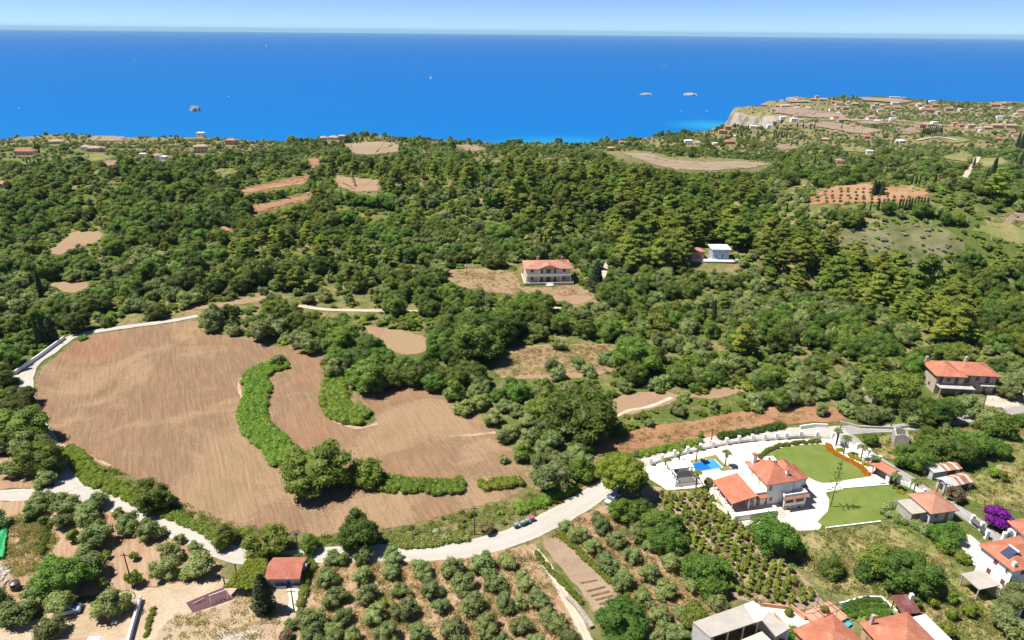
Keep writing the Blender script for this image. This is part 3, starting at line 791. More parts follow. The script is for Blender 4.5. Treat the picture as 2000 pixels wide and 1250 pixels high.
for k in range(6):     # Aleppo pine: tufted tiers
    R = 3.1; Hh = 9.0; add_proto('pine_tree', pine_crown(R, Hh, 2.0 + 0.4 * (k % 3), 36, 0.36, 0.5, (0.45, 0.6, 0.75)[k % 3]), T_(trunk_mb(5.0, 0.24, 0.03, 4, R * 0.6)), (M_PINE, M_BARK), R, Hh)
def cyp_crown(R, Hh, n, leaf):
    t = PR.uniform(0.03, 1, n) ** 0.9; a = PR.uniform(0, 6.28, n)
    ph = PR.uniform(0, 6.28)
    prof = R * np.minimum(1, (1 - t) ** 0.55 * 1.15) * np.minimum(1, 0.45 + t / 0.22) * (1 + 0.12 * np.sin(4 * a + 9 * t + ph)) * PR.uniform(0.86, 1.06, n)
    P = np.stack([prof * np.cos(a), prof * np.sin(a), t * Hh], 1)
    Nn = np.stack([np.cos(a), np.sin(a), np.full(n, 0.45)], 1) + PR.normal(size=(n, 3)) * 0.4; Nn /= np.linalg.norm(Nn, axis=1, keepdims=True)
    V, Fc, T = leaf_quads(P, Nn, leaf, np.clip(0.5 + 0.3 * np.sin(3 * a + 12 * t) + PR.uniform(-.2, .2, n), 0, 1), 0.6)
    m = MB()
    pr = [(0.02, .5), (.2, .85), (.5, .72), (.8, .42), (.98, .05)]
    for (t0, r0), (t1, r1) in zip(pr[:-1], pr[1:]): m.tube((0, 0, t0 * Hh), (0, 0, t1 * Hh), R * r0, R * r1, 8)
    return [(V, Fc, T, 0), (np.array(m.v), m.f, np.full(len(m.v), .5), 0)]
for k in range(4):
    R = 0.95; Hh = 9.0; add_proto('cypress_tree', cyp_crown(R, Hh, 900, 0.34), T_(MB().tube((0, 0, -.2), (0, 0, .9), .16, .12)), (M_CYP, M_BARK), R, Hh)
def bush_crown(R, Hh, n, n_per, leaf, lob=.35):
    a = PR.uniform(0, 6.28, n); q = np.sqrt(PR.uniform(0, 1, n)) * R * 0.75
    z = Hh * (1 - (q / R) ** 2) * PR.uniform(.3, .75, n)
    C = np.stack([q * np.cos(a), q * np.sin(a), z], 1); rr = PR.uniform(.26, .42, n) * R
    V, Fc, T = clump_leaves(C, rr, n_per, leaf, .8, .55, .7, -.2, .55)
    V[:, 2] = np.maximum(V[:, 2], -0.1)
    parts = [(V, Fc, T, 0)]
    for c, r in zip(C, rr):
        v, f = ico(c, (r * .8, r * .8, r * .65), 1); parts.append((v, f, np.full(len(v), 0.5), 0))
    return fit(parts, R)
for k in range(6):
    R = 1.5; add_proto('shrub', bush_crown(R, 1.5, int(PR.integers(8, 13)), 42, 0.26), None, (M_BUSH, M_BARK), R, 1.6)
for k in range(3):
    R = 1.0; add_proto('citrus_tree', round_crown(R, 1.7, 0.45, 11, 46, 0.17, (.34, .5), lob=.1), T_(trunk_mb(.8, .07, .04, 3, R)), (M_CITRUS, M_BARK), R, 2.2)
for k in range(6):
    R = 0.55; add_proto('grape_vine', round_crown(R, 0.85, 0.55, 8, 20, 0.24, (.4, .65), lob=.5), T_(trunk_mb(.8, .05, .06, 2, R)), (M_VINEL, M_BARK), R, 1.45)
for k in range(3):     # broad fresh-green trees by the houses (walnut, fig, mulberry)
    R = 3.0; add_proto('broadleaf_tree', round_crown(R, 4.4, 0.25, 32, 62, 0.40, (.24, .4), lob=.35), T_(trunk_mb(2.0, .26, .05, 4, R)), (M_BRIGHT, M_BARK), R, 4.6)
for kind, mat in (('oak_tree', M_OAK), ('broadleaf_tree', M_BRIGHT)):     # finer foliage for the largest trees
    for k in range(3):
        R = PROTO[kind][0]['R']; add_proto(kind + '_large', round_crown(R, PROTO[kind][0]['H'] * .96, .2, 62, 92, .22, (.16, .30), .92, up=.5, jit=.5, lob=.3), T_(trunk_mb(2.0, .28, .05, 5, R)), (mat, M_BARK), R, PROTO[kind][0]['H'])
for k in range(2):     # bare thorn scrub
    R = 1.6; add_proto('grey_scrub', bush_crown(R, 1.2, 9, 40, 0.22), None, (M_GREY, M_BARK), R, 1.3)

# ---------------------------------------------------------------- vegetation: things and stuff
TREES = []     # individually built plants: (kind, x, y, z, sx, sz, rot, variant)
def tree_px(kind, cx, cy, r, sz=1.0, crown_h=None):
    """plant whose visible crown is centred on photo pixel (cx, cy) with radius r pixels"""
    pr = PROTO[kind][0]
    g = ground(cx, cy + r * 0.55)
    s = r * float(np.linalg.norm(g - CAM)) / FPX / pr['R']
    # base so that the crown's middle falls on the pixel
    mid = 0.52 * pr['H'] * s * sz
    d = ray_np(cx, cy); 
    zg = g[2]
    t = (zg + mid - CAM_Z) / d[2]
    p = CAM + d * t
    z = gz(p[0], p[1])
    TREES.append([kind, p[0], p[1], z, s, s * sz, rnd.uniform(0, 6.28), rnd.randrange(len(PROTO[kind]))])

def img_in(pts, x, y): return bool(inside([(float(p), float(q)) for p, q in pts], np.array([x]), np.array([y]))[0])

OLIVES = [  # orchard under the road
 (665,1090,16),(711,1085,20),(766,1086,22),(704,1122,22),(764,1114,19),(825,1111,23),(882,1106,24),(945,1099,28),(991,1097,20),(640,1125,22),(716,1158,22),(781,1151,19),(843,1146,24),(905,1137,26),(968,1139,23),
 (660,1160,20),(730,1199,24),(792,1188,26),(859,1181,19),(927,1176,26),(985,1176,22),(668,1206,21),(750,1234,25),(817,1232,22),(887,1227,27),(950,1220,27),(690,1240,20),(1023,1134,22),(1054,1169,26),(1012,1176,18),(1079,1210,26),(1019,1222,22),
 (1109,1238,22),(1045,1249,18),(985,1255,24),(650,1088,18),(645,1250,22),(840,1275,24),(910,1280,24),(770,1280,24),(1090,1275,24),
 # orchard by the vineyard
 (1130,1040,22),(1157,1065,21),(1202,1053,20),(1234,1081,21),(1274,1062,19),(1186,1099,24),(1218,1132,24),(1266,1116,23),(1313,1095,24),(1301,1150,24),(1257,1165,22),(1292,1201,24),(1334,1199,17),(1174,1026,19),(1246,1037,22),(1170,1012,18),
 (1348,1141,19),(1400,1174,21),(1330,1056,18),(1105,1025,16),(1320,1235,22),(1280,1245,20),
 # grove by the junction
 (19,915,19),(88,933,19),(53,864,27),(12,862,25),(76,973,20),(100,976,16),(130,984,26),(62,998,18),(120,1016,18),(172,1003,25),(190,978,20),(229,1001,11),(248,1021,23),(292,1032,25),(194,1030,18),(181,1051,29),(169,1097,32),
 (74,1150,25),(113,1178,26),(26,1199,27),(58,1180,17),(98,1225,26),(216,1178,31),(317,1108,26),(334,1076,22),(386,1104,30),(381,1070,16),(350,1050,12),(-20,1170,28),(-15,1010,24),
 # by the pavilion and the bottom edge
 (641,1127,20),(647,1168,22),(606,1210,28),(608,1243,26),(566,1219,13),(650,1230,18),
 # around the big field
 (540,702,17),(505,645,30),(600,668,28),(415,640,14),(447,642,12),(655,718,26),(905,795,22),(935,785,20),(960,815,22),(985,850,20),(945,780,16),(1075,930,45),(1130,895,30),(985,895,12),
 (1080,712,20),(1092,728,19),(1130,705,18),(1150,722,18),(1186,698,20),(1092,672,16),(575,660,22),(540,640,24),
 (1000,840,20),(1020,870,20),(1010,800,20),(1040,850,22),(1050,880,20),(1075,890,22),(1030,820,20),(1060,830,20),(985,790,20),(1040,790,18),
 (1985,1168,30),(1968,1214,28),(1785,812,22),(1700,810,22),(1650,795,18),(1605,800,14),
 (1240,885,10),(1890,790,24),(1935,815,24),(1975,760,22),(1990,730,24),(1960,745,20)]
for q in OLIVES: tree_px('olive_tree', q[0], q[1] + 1, q[2] * .92)
for j in range(5):      # saplings in rows on the red orchard field
    for i in range(15):
        x = 1598 + i * 15 + rnd.uniform(-3, 3); y = 369 + j * 6.2 + (i - 7) * .35 + rnd.uniform(-1, 1)
        if img_in([(1586, 396), (1594, 380), (1620, 370), (1680, 362), (1742, 368), (1745, 380), (1812, 380), (1798, 389), (1730, 393), (1660, 396)], x, y): tree_px('olive_tree', x, y, rnd.uniform(2.4, 3.4))
OAKS = [(77,892,36),(35,832,38),(297,967,33),(522,1058,36),(700,1038,40),(436,1044,24),(603,1060,20),(612,914,58),(1140,808,62),(1745,757,42),(1800,800,30),(1840,800,30),(1722,1094,33),(1690,1115,18),(1247,993,24),
        (715,920,32),(690,700,32),(715,730,40),(745,700,30),(650,640,30),(780,715,30),(810,730,28),(930,660,55),(900,650,40),(960,640,40),(1000,620,36),(880,690,26),(885,735,30),(845,745,24),(760,740,24),(1060,795,34),(1010,760,30),(1095,780,26),(620,640,24),
        (560,610,26),(1830,870,34),(1870,880,30),(1900,865,28),(20,800,30),(40,775,24),(60,850,22),(1160,535,14),(1625,1104,22),(1355,1202,26),(1060,590,26),(1030,585,22),(985,640,40)]
for q in OAKS: tree_px('oak_tree', *q, sz=0.92)
for q in [(1304,1050,36),(1376,1110,38),(1394,1140,28),(1515,1047,40),(1778,1115,42),(1216,1214,48),(121,1125,38),(1294,1022,34),(1262,1005,22),(1211,997,24),(1242,1000,24),(1240,690,44),(1785,892,27),(1848,1052,20),(1830,1040,18),(1862,1040,18),(1700,858,13)]:
    tree_px('broadleaf_tree', *q)
for q in [(1754,1150,12),(1794,1150,10),(1833,1137,13),(1788,1178,9.5),(1823,1176,9),(1862,1168,10),(1861,1199,10),(1895,1191,11),(1852,1228,13),(750,1176,8.5),(260,1085,8),(259,1128,14),(197,1137,8.5),(141,1044,11),(208,1083,7),(86,1015,9),(1368,848,6),(1942,920,9),(1962,930,8),(1610,1190,8),(1540,1195,7)]:
    tree_px('citrus_tree', *q)
TREES.append(['pine_tree', 0, 0, 0, 0, 0, 0, 0]); TREES.pop()

def cypress_px(px, base, top, rr=None):
    g = ground(px, base)
    h = (base - top) * float(np.linalg.norm(g - CAM)) / FPX / 0.94
    pr = PROTO['cypress_tree'][0]
    s = (rr * float(np.linalg.norm(g - CAM)) / FPX / pr['R']) if rr else h / pr['H'] * rnd.uniform(.8, 1.15)
    TREES.append(['cypress_tree', g[0], g[1], g[2], s, h / pr['H'], rnd.uniform(0, 6.28), rnd.randrange(4)])
for q in [(518,1194,1117,18),(82,579,537),(65,570,545),(78,675,631),(89,671,621),(102,664,627,10),(1056,487,454),(1065,486,458),(1079,485,456),(1375,628,597),(1393,628,585,5),(1407,632,600),(1420,618,592),(1163,570,514,15),
          (475,327,308),(72,298,284),(77,299,285),(55,326,312),(62,326,313),(69,325,312),(76,324,312),(96,326,314),(1936,348,318,4),(1942,336,314),(1926,352,334),(1862,300,290),(1790,316,302),(1770,322,308),(1590,322,306),(1598,330,314),(1620,330,310,3),(1552,318,303),(1810,205,196),(1863,212,203),(1870,210,202),(1880,211,203),(1890,210,203),(1985,290,265),(1992,292,266),(1998,290,264),(1900,330,312),(1990,330,306),(1980,328,308),
          (1445,458,436),(1452,459,437),(1459,460,436),(1530,472,455)] \
        + [(1686+2*i,416,398) for i in (0,6)] + [(x, 412-abs(x-1740)*0.06, 392-abs(x-1740)*0.05) for x in (1714,1723,1730,1739,1755,1761,1767,1773,1778,1784,1790,1796,1802,1809)] + [(1705,382,356,4),(1712,380,357,4),(1718,379,358,4),(1722,381,360,4)] \
        + [(x, 344+ (x-1714)*0.05, 330) for x in (1714,1729,1737,1746,1754)] + [(x, 360, 345) for x in (1780,1788,1795,1806,1824,1826)] + [(1536,415,396)] + [(1801+4*i, 264, 249+ (i%3)) for i in range(10)] + [(1511+5*i, 269, 257) for i in range(6)] \
        + [(1557,249,238),(1568,250,240),(1582,250,241),(1590,252,241),(1643,252,243),(1545,286,276),(1556,286,276),(1503,284,276)]:
    cypress_px(*q)

# ---- scattered woodland
def img_poly(pts, px, py):
    return inside([(float(a), float(b)) for a, b in pts], px, py)

ZONES = [  # (image polygon, spacing, mix, size)
    ('ravine', [(1840, 540), (1900, 510), (2150, 540), (2150, 720), (1960, 700), (1900, 640)], 5.0, dict(oak_tree=.8, shrub=.1, olive_tree=.1), 1.0),
    ('pine_belt', [(1455, 468), (1560, 480), (1660, 505), (1760, 540), (1840, 560), (1925, 620), (1905, 690), (1800, 680), (1750, 605), (1640, 610), (1590, 560), (1490, 530)], 5.2, dict(pine_tree=.86, oak_tree=.08, olive_tree=.06), 1.05),
    ('pine_houses', [(1190, 440), (1300, 430), (1440, 455), (1460, 485), (1340, 500), (1330, 530), (1250, 545), (1200, 500)], 5.2, dict(pine_tree=.85, oak_tree=.15), 1.15),
    ('pine_wood', [(985, 350), (1060, 335), (1200, 332), (1330, 345), (1480, 372), (1500, 440), (1440, 460), (1300, 430), (1190, 445), (1060, 455), (980, 430), (960, 380)], 5.6, dict(pine_tree=.42, oak_tree=.40, olive_tree=.12, shrub=.06), 1.0),
    ('scrub_slope', [(1570, 482), (1620, 456), (1700, 436), (1790, 432), (1860, 446), (1895, 478), (1885, 525), (1800, 548), (1735, 542), (1660, 510), (1600, 498)], 3.4, dict(shrub=.55, grey_scrub=.12, none=.33), 0.8),
    ('slope_side', [(1780, 430), (1900, 420), (2100, 470), (2100, 540), (1900, 520), (1800, 560), (1760, 545)], 4.6, dict(shrub=.4, olive_tree=.3, oak_tree=.2, none=.1), .85),
    ('dark_wood', [(220, 385), (420, 360), (600, 395), (660, 430), (640, 470), (480, 470), (400, 480), (330, 500), (240, 470)], 5.2, dict(oak_tree=.86, pine_tree=.06, olive_tree=.08), 1.12),
    ('bright_scrub', [(640, 400), (760, 395), (800, 440), (740, 480), (650, 470)], 4.2, dict(shrub=.6, broadleaf_tree=.2, oak_tree=.2), 1.1),
    ('pines_mid', [(430, 480), (560, 465), (650, 490), (760, 500), (820, 520), (700, 540), (520, 520), (440, 520)], 4.8, dict(pine_tree=.35, olive_tree=.3, shrub=.2, oak_tree=.15), .8),
    ('pines_clearing', [(640, 340), (760, 330), (900, 340), (920, 375), (760, 380), (650, 378)], 6.5, dict(pine_tree=.5, shrub=.35, grey_scrub=.15), .75),
    ('coast_left', [(-200, 250), (560, 250), (560, 300), (300, 320), (-200, 330)], 8.0, dict(shrub=.38, olive_tree=.3, none=.22, oak_tree=.1), 1.0),
    ('bluff', [(1400, 180), (1600, 175), (1640, 215), (1560, 245), (1400, 246)], 12, dict(shrub=.5, olive_tree=.15, none=.35), 1.1),
    ('far_plain', [(1480, 170), (2200, 170), (2200, 300), (1900, 300), (1480, 300)], 8.4, dict(olive_tree=.55, none=.27, shrub=.06, oak_tree=.11, cypress_tree=.01), 1.25),
    ('right_plain', [(1480, 290), (2200, 290), (2200, 440), (1800, 430), (1500, 440)], 6.6, dict(olive_tree=.5, none=.17, oak_tree=.14, shrub=.12, pine_tree=.05, cypress_tree=.02), 1.08),
    ('far_mid', [(560, 250), (1500, 240), (1500, 330), (560, 330)], 6.8, dict(olive_tree=.40, none=.16, shrub=.16, oak_tree=.27, cypress_tree=.01), 1.08),
    ('left_wood', [(-300, 330), (560, 300), (640, 340), (420, 380), (200, 470), (-300, 560)], 5.4, dict(oak_tree=.36, shrub=.24, olive_tree=.34, pine_tree=.06), 1.0),
    ('left_grove', [(-300, 540), (140, 540), (380, 520), (400, 600), (130, 650), (-300, 720)], 5.0, dict(olive_tree=.6, oak_tree=.2, shrub=.15, pine_tree=.05), 1.15),
    ('verge', [(100, 860), (150, 875), (300, 955), (460, 1025), (660, 1048), (850, 1015), (1010, 968), (1090, 940), (1165, 955), (1100, 1000), (1000, 1050), (880, 1075), (640, 1080), (480, 1085), (300, 1008), (170, 962), (130, 940)], 2.6, dict(shrub=.62, none=.38), .55),
    ('near_lots', [(1640, 840), (1900, 815), (2200, 790), (2200, 1100), (1900, 1100), (1760, 930)], 5.5, dict(broadleaf_tree=.2, shrub=.25, oak_tree=.1, olive_tree=.1, none=.35), .75),
    ('road_edge', [(1160, 880), (1330, 866), (1480, 838), (1600, 826), (1650, 838), (1470, 850), (1340, 872), (1250, 905)], 2.4, dict(shrub=.75, none=.25), .7),
]
DEFAULT = (4.6, dict(oak_tree=.36, olive_tree=.34, shrub=.18, pine_tree=.09, broadleaf_tree=.03), 1.0)

def scatter():
    # jittered grid, cells grow with distance
    pts = []
    for r0, r1, s in ((60, 260, 2.3), (260, 480, 2.9), (480, 800, 3.8), (800, 1300, 4.6), (1300, 2700, 6.4)):
        n = int(r1 * 1.05 / s)
        gx, gy = np.meshgrid(np.arange(-n, n + 1) * s, np.arange(0, int(r1 / s) + 1) * s)
        gx = gx + rng.uniform(-.5, .5, gx.shape) * s; gy = gy + rng.uniform(-.5, .5, gy.shape) * s
        d = np.hypot(gx, gy); a = np.abs(np.arctan2(gx, gy))
        k = (d >= r0) & (d < r1) & (a < math.radians(44)) & (gy > 40)
        pts.append(np.stack([gx[k], gy[k], np.full(k.sum(), s)], 1))
    P = np.vstack(pts)
    z = H(P[:, 0], P[:, 1])
    ok = z > SEA_Z + 3
    P = P[ok]; z = z[ok]
    # steep cliffs stay bare
    e = 3.0
    sl = np.hypot(H(P[:, 0] + e, P[:, 1]) - z, H(P[:, 0], P[:, 1] + e) - z) / e
    ok = sl < 0.75; P = P[ok]; z = z[ok]
    px, py = project(np.stack([P[:, 0], P[:, 1], z], 1))
    zone = np.full(len(P), -1)
    for i, q in enumerate(ZONES):
        m = (zone < 0) & img_poly(q[1], px, py); zone[m] = i
    near = (zone < 0) & (py > 950)          # the foreground is planted by hand
    spacing = np.array([q[2] for q in ZONES] + [DEFAULT[0]])[zone] * np.interp(np.hypot(P[:, 0], P[:, 1]), [350, 700, 1400], [1.0, .9, .88])
    keep = rng.uniform(0, 1, len(P)) < (P[:, 2] / spacing) ** 2
    keep &= ~near
    # stay clear of the roads
    for w, hw in ROADS:
        keep &= edge_dist([tuple(q) for q in w], P[:, 0], P[:, 1], closed=False) > hw + 0.9
    P, z, px, py, zone = P[keep], z[keep], px[keep], py[keep], zone[keep]
    kinds = np.empty(len(P), object); size = np.zeros(len(P))
    names = sorted({k for q in ZONES for k in q[3]} | set(DEFAULT[1]))
    for zi in range(-1, len(ZONES)):
        m = np.where(zone == zi)[0]
        mix, sc = (DEFAULT[1], DEFAULT[2]) if zi < 0 else (ZONES[zi][3], ZONES[zi][4])
        ks = list(mix); pr = np.array([mix[k] for k in ks]); pr = pr / pr.sum()
        # patches of one kind: choose by smooth noise
        u = rng.uniform(0, 1, len(m))
        pat = 0.5 + 0.5 * np.sin(P[m, 0] / 17 + 3 * np.sin(P[m, 1] / 29)) * np.sin(P[m, 1] / 19 + 2 * np.sin(P[m, 0] / 41))
        u = np.clip(0.6 * u + 0.4 * pat, 0, 0.9999) if zi not in () else u
        kinds[m] = np.array(ks, object)[np.minimum(np.searchsorted(np.cumsum(pr), u), len(ks) - 1)]
        size[m] = sc * np.exp(rng.normal(-.03, 0.26, len(m))) * np.interp(np.hypot(P[m, 0], P[m, 1]), [350, 700, 1400], [1.0, .84, .78])
    out = []
    hgt = np.array([PROTO[k][0]['H'] if k in PROTO else 0 for k in kinds]) * size
    P3 = np.stack([P[:, 0], P[:, 1], z], 1)
    clash = np.zeros(len(P), bool); hard = np.zeros(len(P), bool)
    tpx, tpy = project(P3 + np.stack([0 * z, 0 * z, hgt * .9], 1))
    for q in CLEAR:
        b = img_poly(q, px, py); hard |= b
        clash |= img_poly(q, tpx, tpy) | img_poly(q, (px + tpx) / 2, (py + tpy) / 2)
    for w, hw in ROADS:
        wp = np.array([(q[0], q[1], gz(q[0], q[1])) for q in w])
        rx, ry = project(wp); line = list(zip(rx, ry))
        for f in (1.0, 0.6):
            mx, my = px + (tpx - px) * f, py + (tpy - py) * f
            clash |= edge_dist(line, mx, my, closed=False) < 3.5
    for i in range(len(P)):
        k = kinds[i]
        if k == 'none' or hard[i]: continue
        s = size[i]
        if clash[i]:
            if k in ('shrub',) : s *= .6
            else: k = 'shrub'; s = s * .8
        out.append([k, P[i, 0], P[i, 1], z[i], s, s * float(rng.uniform(.88, 1.15)), float(rng.uniform(0, 6.28)), int(rng.integers(len(PROTO[k])))])
    # undergrowth filling the gaps between the trees
    n = 26000
    a = rng.uniform(-math.radians(43), math.radians(43), n); r = np.sqrt(rng.uniform(130 ** 2, 900 ** 2, n)) * np.where(rng.uniform(0, 1, n) < .6, .6, 1.0)
    x, y = r * np.sin(a), r * np.cos(a); zz = H(x, y); ux, uy = project(np.stack([x, y, zz], 1)); vx, vy = project(np.stack([x, y, zz + 1.6], 1))
    good = (uy < 955) & (zz > SEA_Z + 20) & (uy > 255)
    pat = np.sin(x / 23 + 2 * np.sin(y / 31)) * np.sin(y / 17 + np.sin(x / 13))
    good &= rng.uniform(0, 1, n) < .55 + .45 * pat
    zs = [q[1] for q in ZONES if q[0] in ('scrub_slope', 'coast_left', 'bluff', 'near_lots', 'verge', 'road_edge', 'far_plain')]
    for q in CLEAR + zs: good &= ~img_poly(q, ux, uy) & ~img_poly(q, vx, vy)
    for w, hw in ROADS: good &= edge_dist([tuple(q) for q in w], x, y, closed=False) > hw + 1.2
    for i in np.where(good)[0]:
        s = float(np.exp(rng.normal(-.1, .3))); out.append(['shrub', x[i], y[i], zz[i], s * 1.15, s, float(rng.uniform(0, 6.28)), int(rng.integers(6))])
    # keep away from hand-placed plants
    if TREES:
        tx = np.array([[t[1], t[2], t[4] * PROTO[t[0]][0]['R']] for t in TREES])
        res = []
        for o in out:
            d = np.hypot(tx[:, 0] - o[1], tx[:, 1] - o[2])
            if (d < tx[:, 2] * .75 + PROTO[o[0]][0]['R'] * o[4] * .5).any(): continue
            res.append(o)
        out = res
    return out

# ---------------------------------------------------------------- buildings
M_WHITE = flat('white_plaster', (0.86, 0.85, 0.84), 0.85, 0.2, 0.05, 0.6)
M_CREAM = flat('cream_plaster', (0.600, 0.520, 0.430), 0.85, 0.2, 0.08, 0.6)
M_PEACH = flat('peach_plaster', (0.560, 0.370, 0.260), 0.85, 0.2, 0.08, 0.6)
M_ORANGE = flat('orange_plaster', (0.540, 0.280, 0.115), 0.85, 0.2, 0.08, 0.6)
M_PINKP = flat('pink_plaster', (0.500, 0.370, 0.330), 0.85, 0.2, 0.08, 0.6)
M_BRICK = flat('raw_brick', (0.500, 0.395, 0.335), 0.9, 0.1, 0.22, 1.5)
M_CONC = flat('concrete', (0.46, 0.43, 0.40), 0.9, 0.15, 0.14, 0.8)
M_PALEC = flat('pale_concrete', (0.43, 0.39, 0.345), 0.9, 0.15, 0.12, 0.6)
M_STONE = flat('rough_stone', (0.38, 0.33, 0.28), 0.95, 0.1, 0.3, 2.2, bmp=0.8)
M_BLUEW = flat('blue_grey_plaster', (0.34, 0.42, 0.56), 0.85, 0.2, 0.06)
M_TERRAW = flat('terracotta_plaster', (0.55, 0.29, 0.20), 0.85, 0.2, 0.1)
M_GLASS = flat('dark_pane', (0.03, 0.035, 0.045), 0.15, 0.6, 0.1)
M_WOOD = flat('brown_shutter', (0.42, 0.22, 0.09), 0.6, 0.3, 0.15)
M_OCHRE = flat('ochre_shutter', (0.66, 0.42, 0.20), 0.6, 0.3, 0.1)
M_MAROON = flat('maroon_shutter', (0.28, 0.07, 0.075), 0.6, 0.3, 0.1)
M_BLUE = flat('blue_paint', (0.03, 0.20, 0.55), 0.5, 0.4, 0.08)
M_DARK = flat('dark_metal_and_shade', (0.06, 0.06, 0.065), 0.4, 0.5, 0.1)
M_GALV = flat('galvanised_sheet', (0.52, 0.52, 0.52), 0.45, 0.5, 0.12, 0.8)
M_RUST = flat('rusty_sheet', (0.42, 0.18, 0.09), 0.75, 0.3, 0.3, 0.9)
M_SOLAR = flat('solar_glass', (0.05, 0.07, 0.13), 0.12, 0.7, 0.08)
M_TILE = roof_mat('salmon_tile', (0.460, 0.165, 0.095))
M_TILE2 = roof_mat('pale_tile', (0.450, 0.215, 0.145))
M_TILE3 = roof_mat('red_tile', (0.430, 0.145, 0.100))
M_TILE4 = roof_mat('brown_tile', (0.170, 0.060, 0.050))
M_TANROOF = roof_mat('tan_tile', (0.460, 0.320, 0.225))

def set_uv(o):
    me = o.data
    uv = me.uv_layers.new(name='UVMap')
    for p in me.polygons:
        n = p.normal
        hz = Vector((0, 0, 1)).cross(n)
        hz = hz.normalized() if hz.length > 0.05 else Vector((1, 0, 0))
        sl = n.cross(hz)
        for li in p.loop_indices:
            c = me.vertices[me.loops[li].vertex_index].co
            uv.data[li].uv = (c.dot(hz), c.dot(sl))
    return o

def roof_solid(top_faces, verts, thick):
    """closed shell: the upper faces given, a copy lowered by thick, and the rim between"""
    n = len(verts)
    V = [tuple(v) for v in verts] + [(v[0], v[1], v[2] - thick) for v in verts]
    Fc = [tuple(f) for f in top_faces] + [tuple(i + n for i in reversed(f)) for f in top_faces]
    cnt = {}
    for f in top_faces:
        for a, b in zip(f, list(f[1:]) + [f[0]]): cnt[(a, b)] = 1
    for (a, b) in list(cnt):
        if (b, a) not in cnt: Fc.append((b, a, a + n, b + n))
    return V, Fc

def roof_geo(kind, x0, x1, y0, y1, z, rise, thick=0.16):
    w, d = x1 - x0, y1 - y0
    if kind == 'hip':
        k = 0.5 * min(w, d)
        if w >= d: r0, r1 = (x0 + k, (y0 + y1) / 2), (x1 - k, (y0 + y1) / 2)
        else: r0, r1 = ((x0 + x1) / 2, y0 + k), ((x0 + x1) / 2, y1 - k)
        if math.dist(r0, r1) < 0.3:
            c = ((x0 + x1) / 2, (y0 + y1) / 2)
            V = [(x0, y0, z), (x1, y0, z), (x1, y1, z), (x0, y1, z), (*c, z + rise)]
            Fc = [(0, 1, 4), (1, 2, 4), (2, 3, 4), (3, 0, 4)]
        else:
            V = [(x0, y0, z), (x1, y0, z), (x1, y1, z), (x0, y1, z), (*r0, z + rise), (*r1, z + rise)]
            Fc = [(0, 1, 5, 4), (1, 2, 5), (2, 3, 4, 5), (3, 0, 4)] if w >= d else [(0, 1, 4), (1, 2, 5, 4), (2, 3, 5), (3, 0, 4, 5)]
    elif kind == 'gable_x':      # ridge along x
        ym = (y0 + y1) / 2
        V = [(x0, y0, z), (x1, y0, z), (x1, ym, z + rise), (x0, ym, z + rise), (x1, y1, z), (x0, y1, z)]
        Fc = [(0, 1, 2, 3), (3, 2, 4, 5)]
    elif kind == 'gable_y':
        xm = (x0 + x1) / 2
        V = [(x0, y0, z), (xm, y0, z + rise), (xm, y1, z + rise), (x0, y1, z), (x1, y0, z), (x1, y1, z)]
        Fc = [(0, 1, 2, 3), (1, 4, 5, 2)]
    elif kind == 'shed_back':    # rises towards +y
        V = [(x0, y0, z), (x1, y0, z), (x1, y1, z + rise), (x0, y1, z + rise)]; Fc = [(0, 1, 2, 3)]
    elif kind == 'shed_right':
        V = [(x0, y0, z), (x1, y0, z + rise), (x1, y1, z + rise), (x0, y1, z)]; Fc = [(0, 1, 2, 3)]
    else:                        # flat
        V = [(x0, y0, z + thick), (x1, y0, z + thick), (x1, y1, z + thick), (x0, y1, z + thick)]; Fc = [(0, 1, 2, 3)]
    return roof_solid(Fc, V, thick)

def add_roof(parent, kind, x0, x1, y0, y1, z, rise, mat, name='roof', thick=0.16):
    V, Fc = roof_geo(kind, x0, x1, y0, y1, z, rise, thick)
    return set_uv(mesh_obj(name, V, Fc, mat, parent))

def side_map(side, w, d, x0=0.0, y0=0.0):
    return {'front': (lambda s, q, z: (x0 + s, y0 + q, z)), 'right': (lambda s, q, z: (x0 + w - q, y0 + s, z)),
            'back': (lambda s, q, z: (x0 + w - s, y0 + d - q, z)), 'left': (lambda s, q, z: (x0 + q, y0 + d - s, z))}[side]

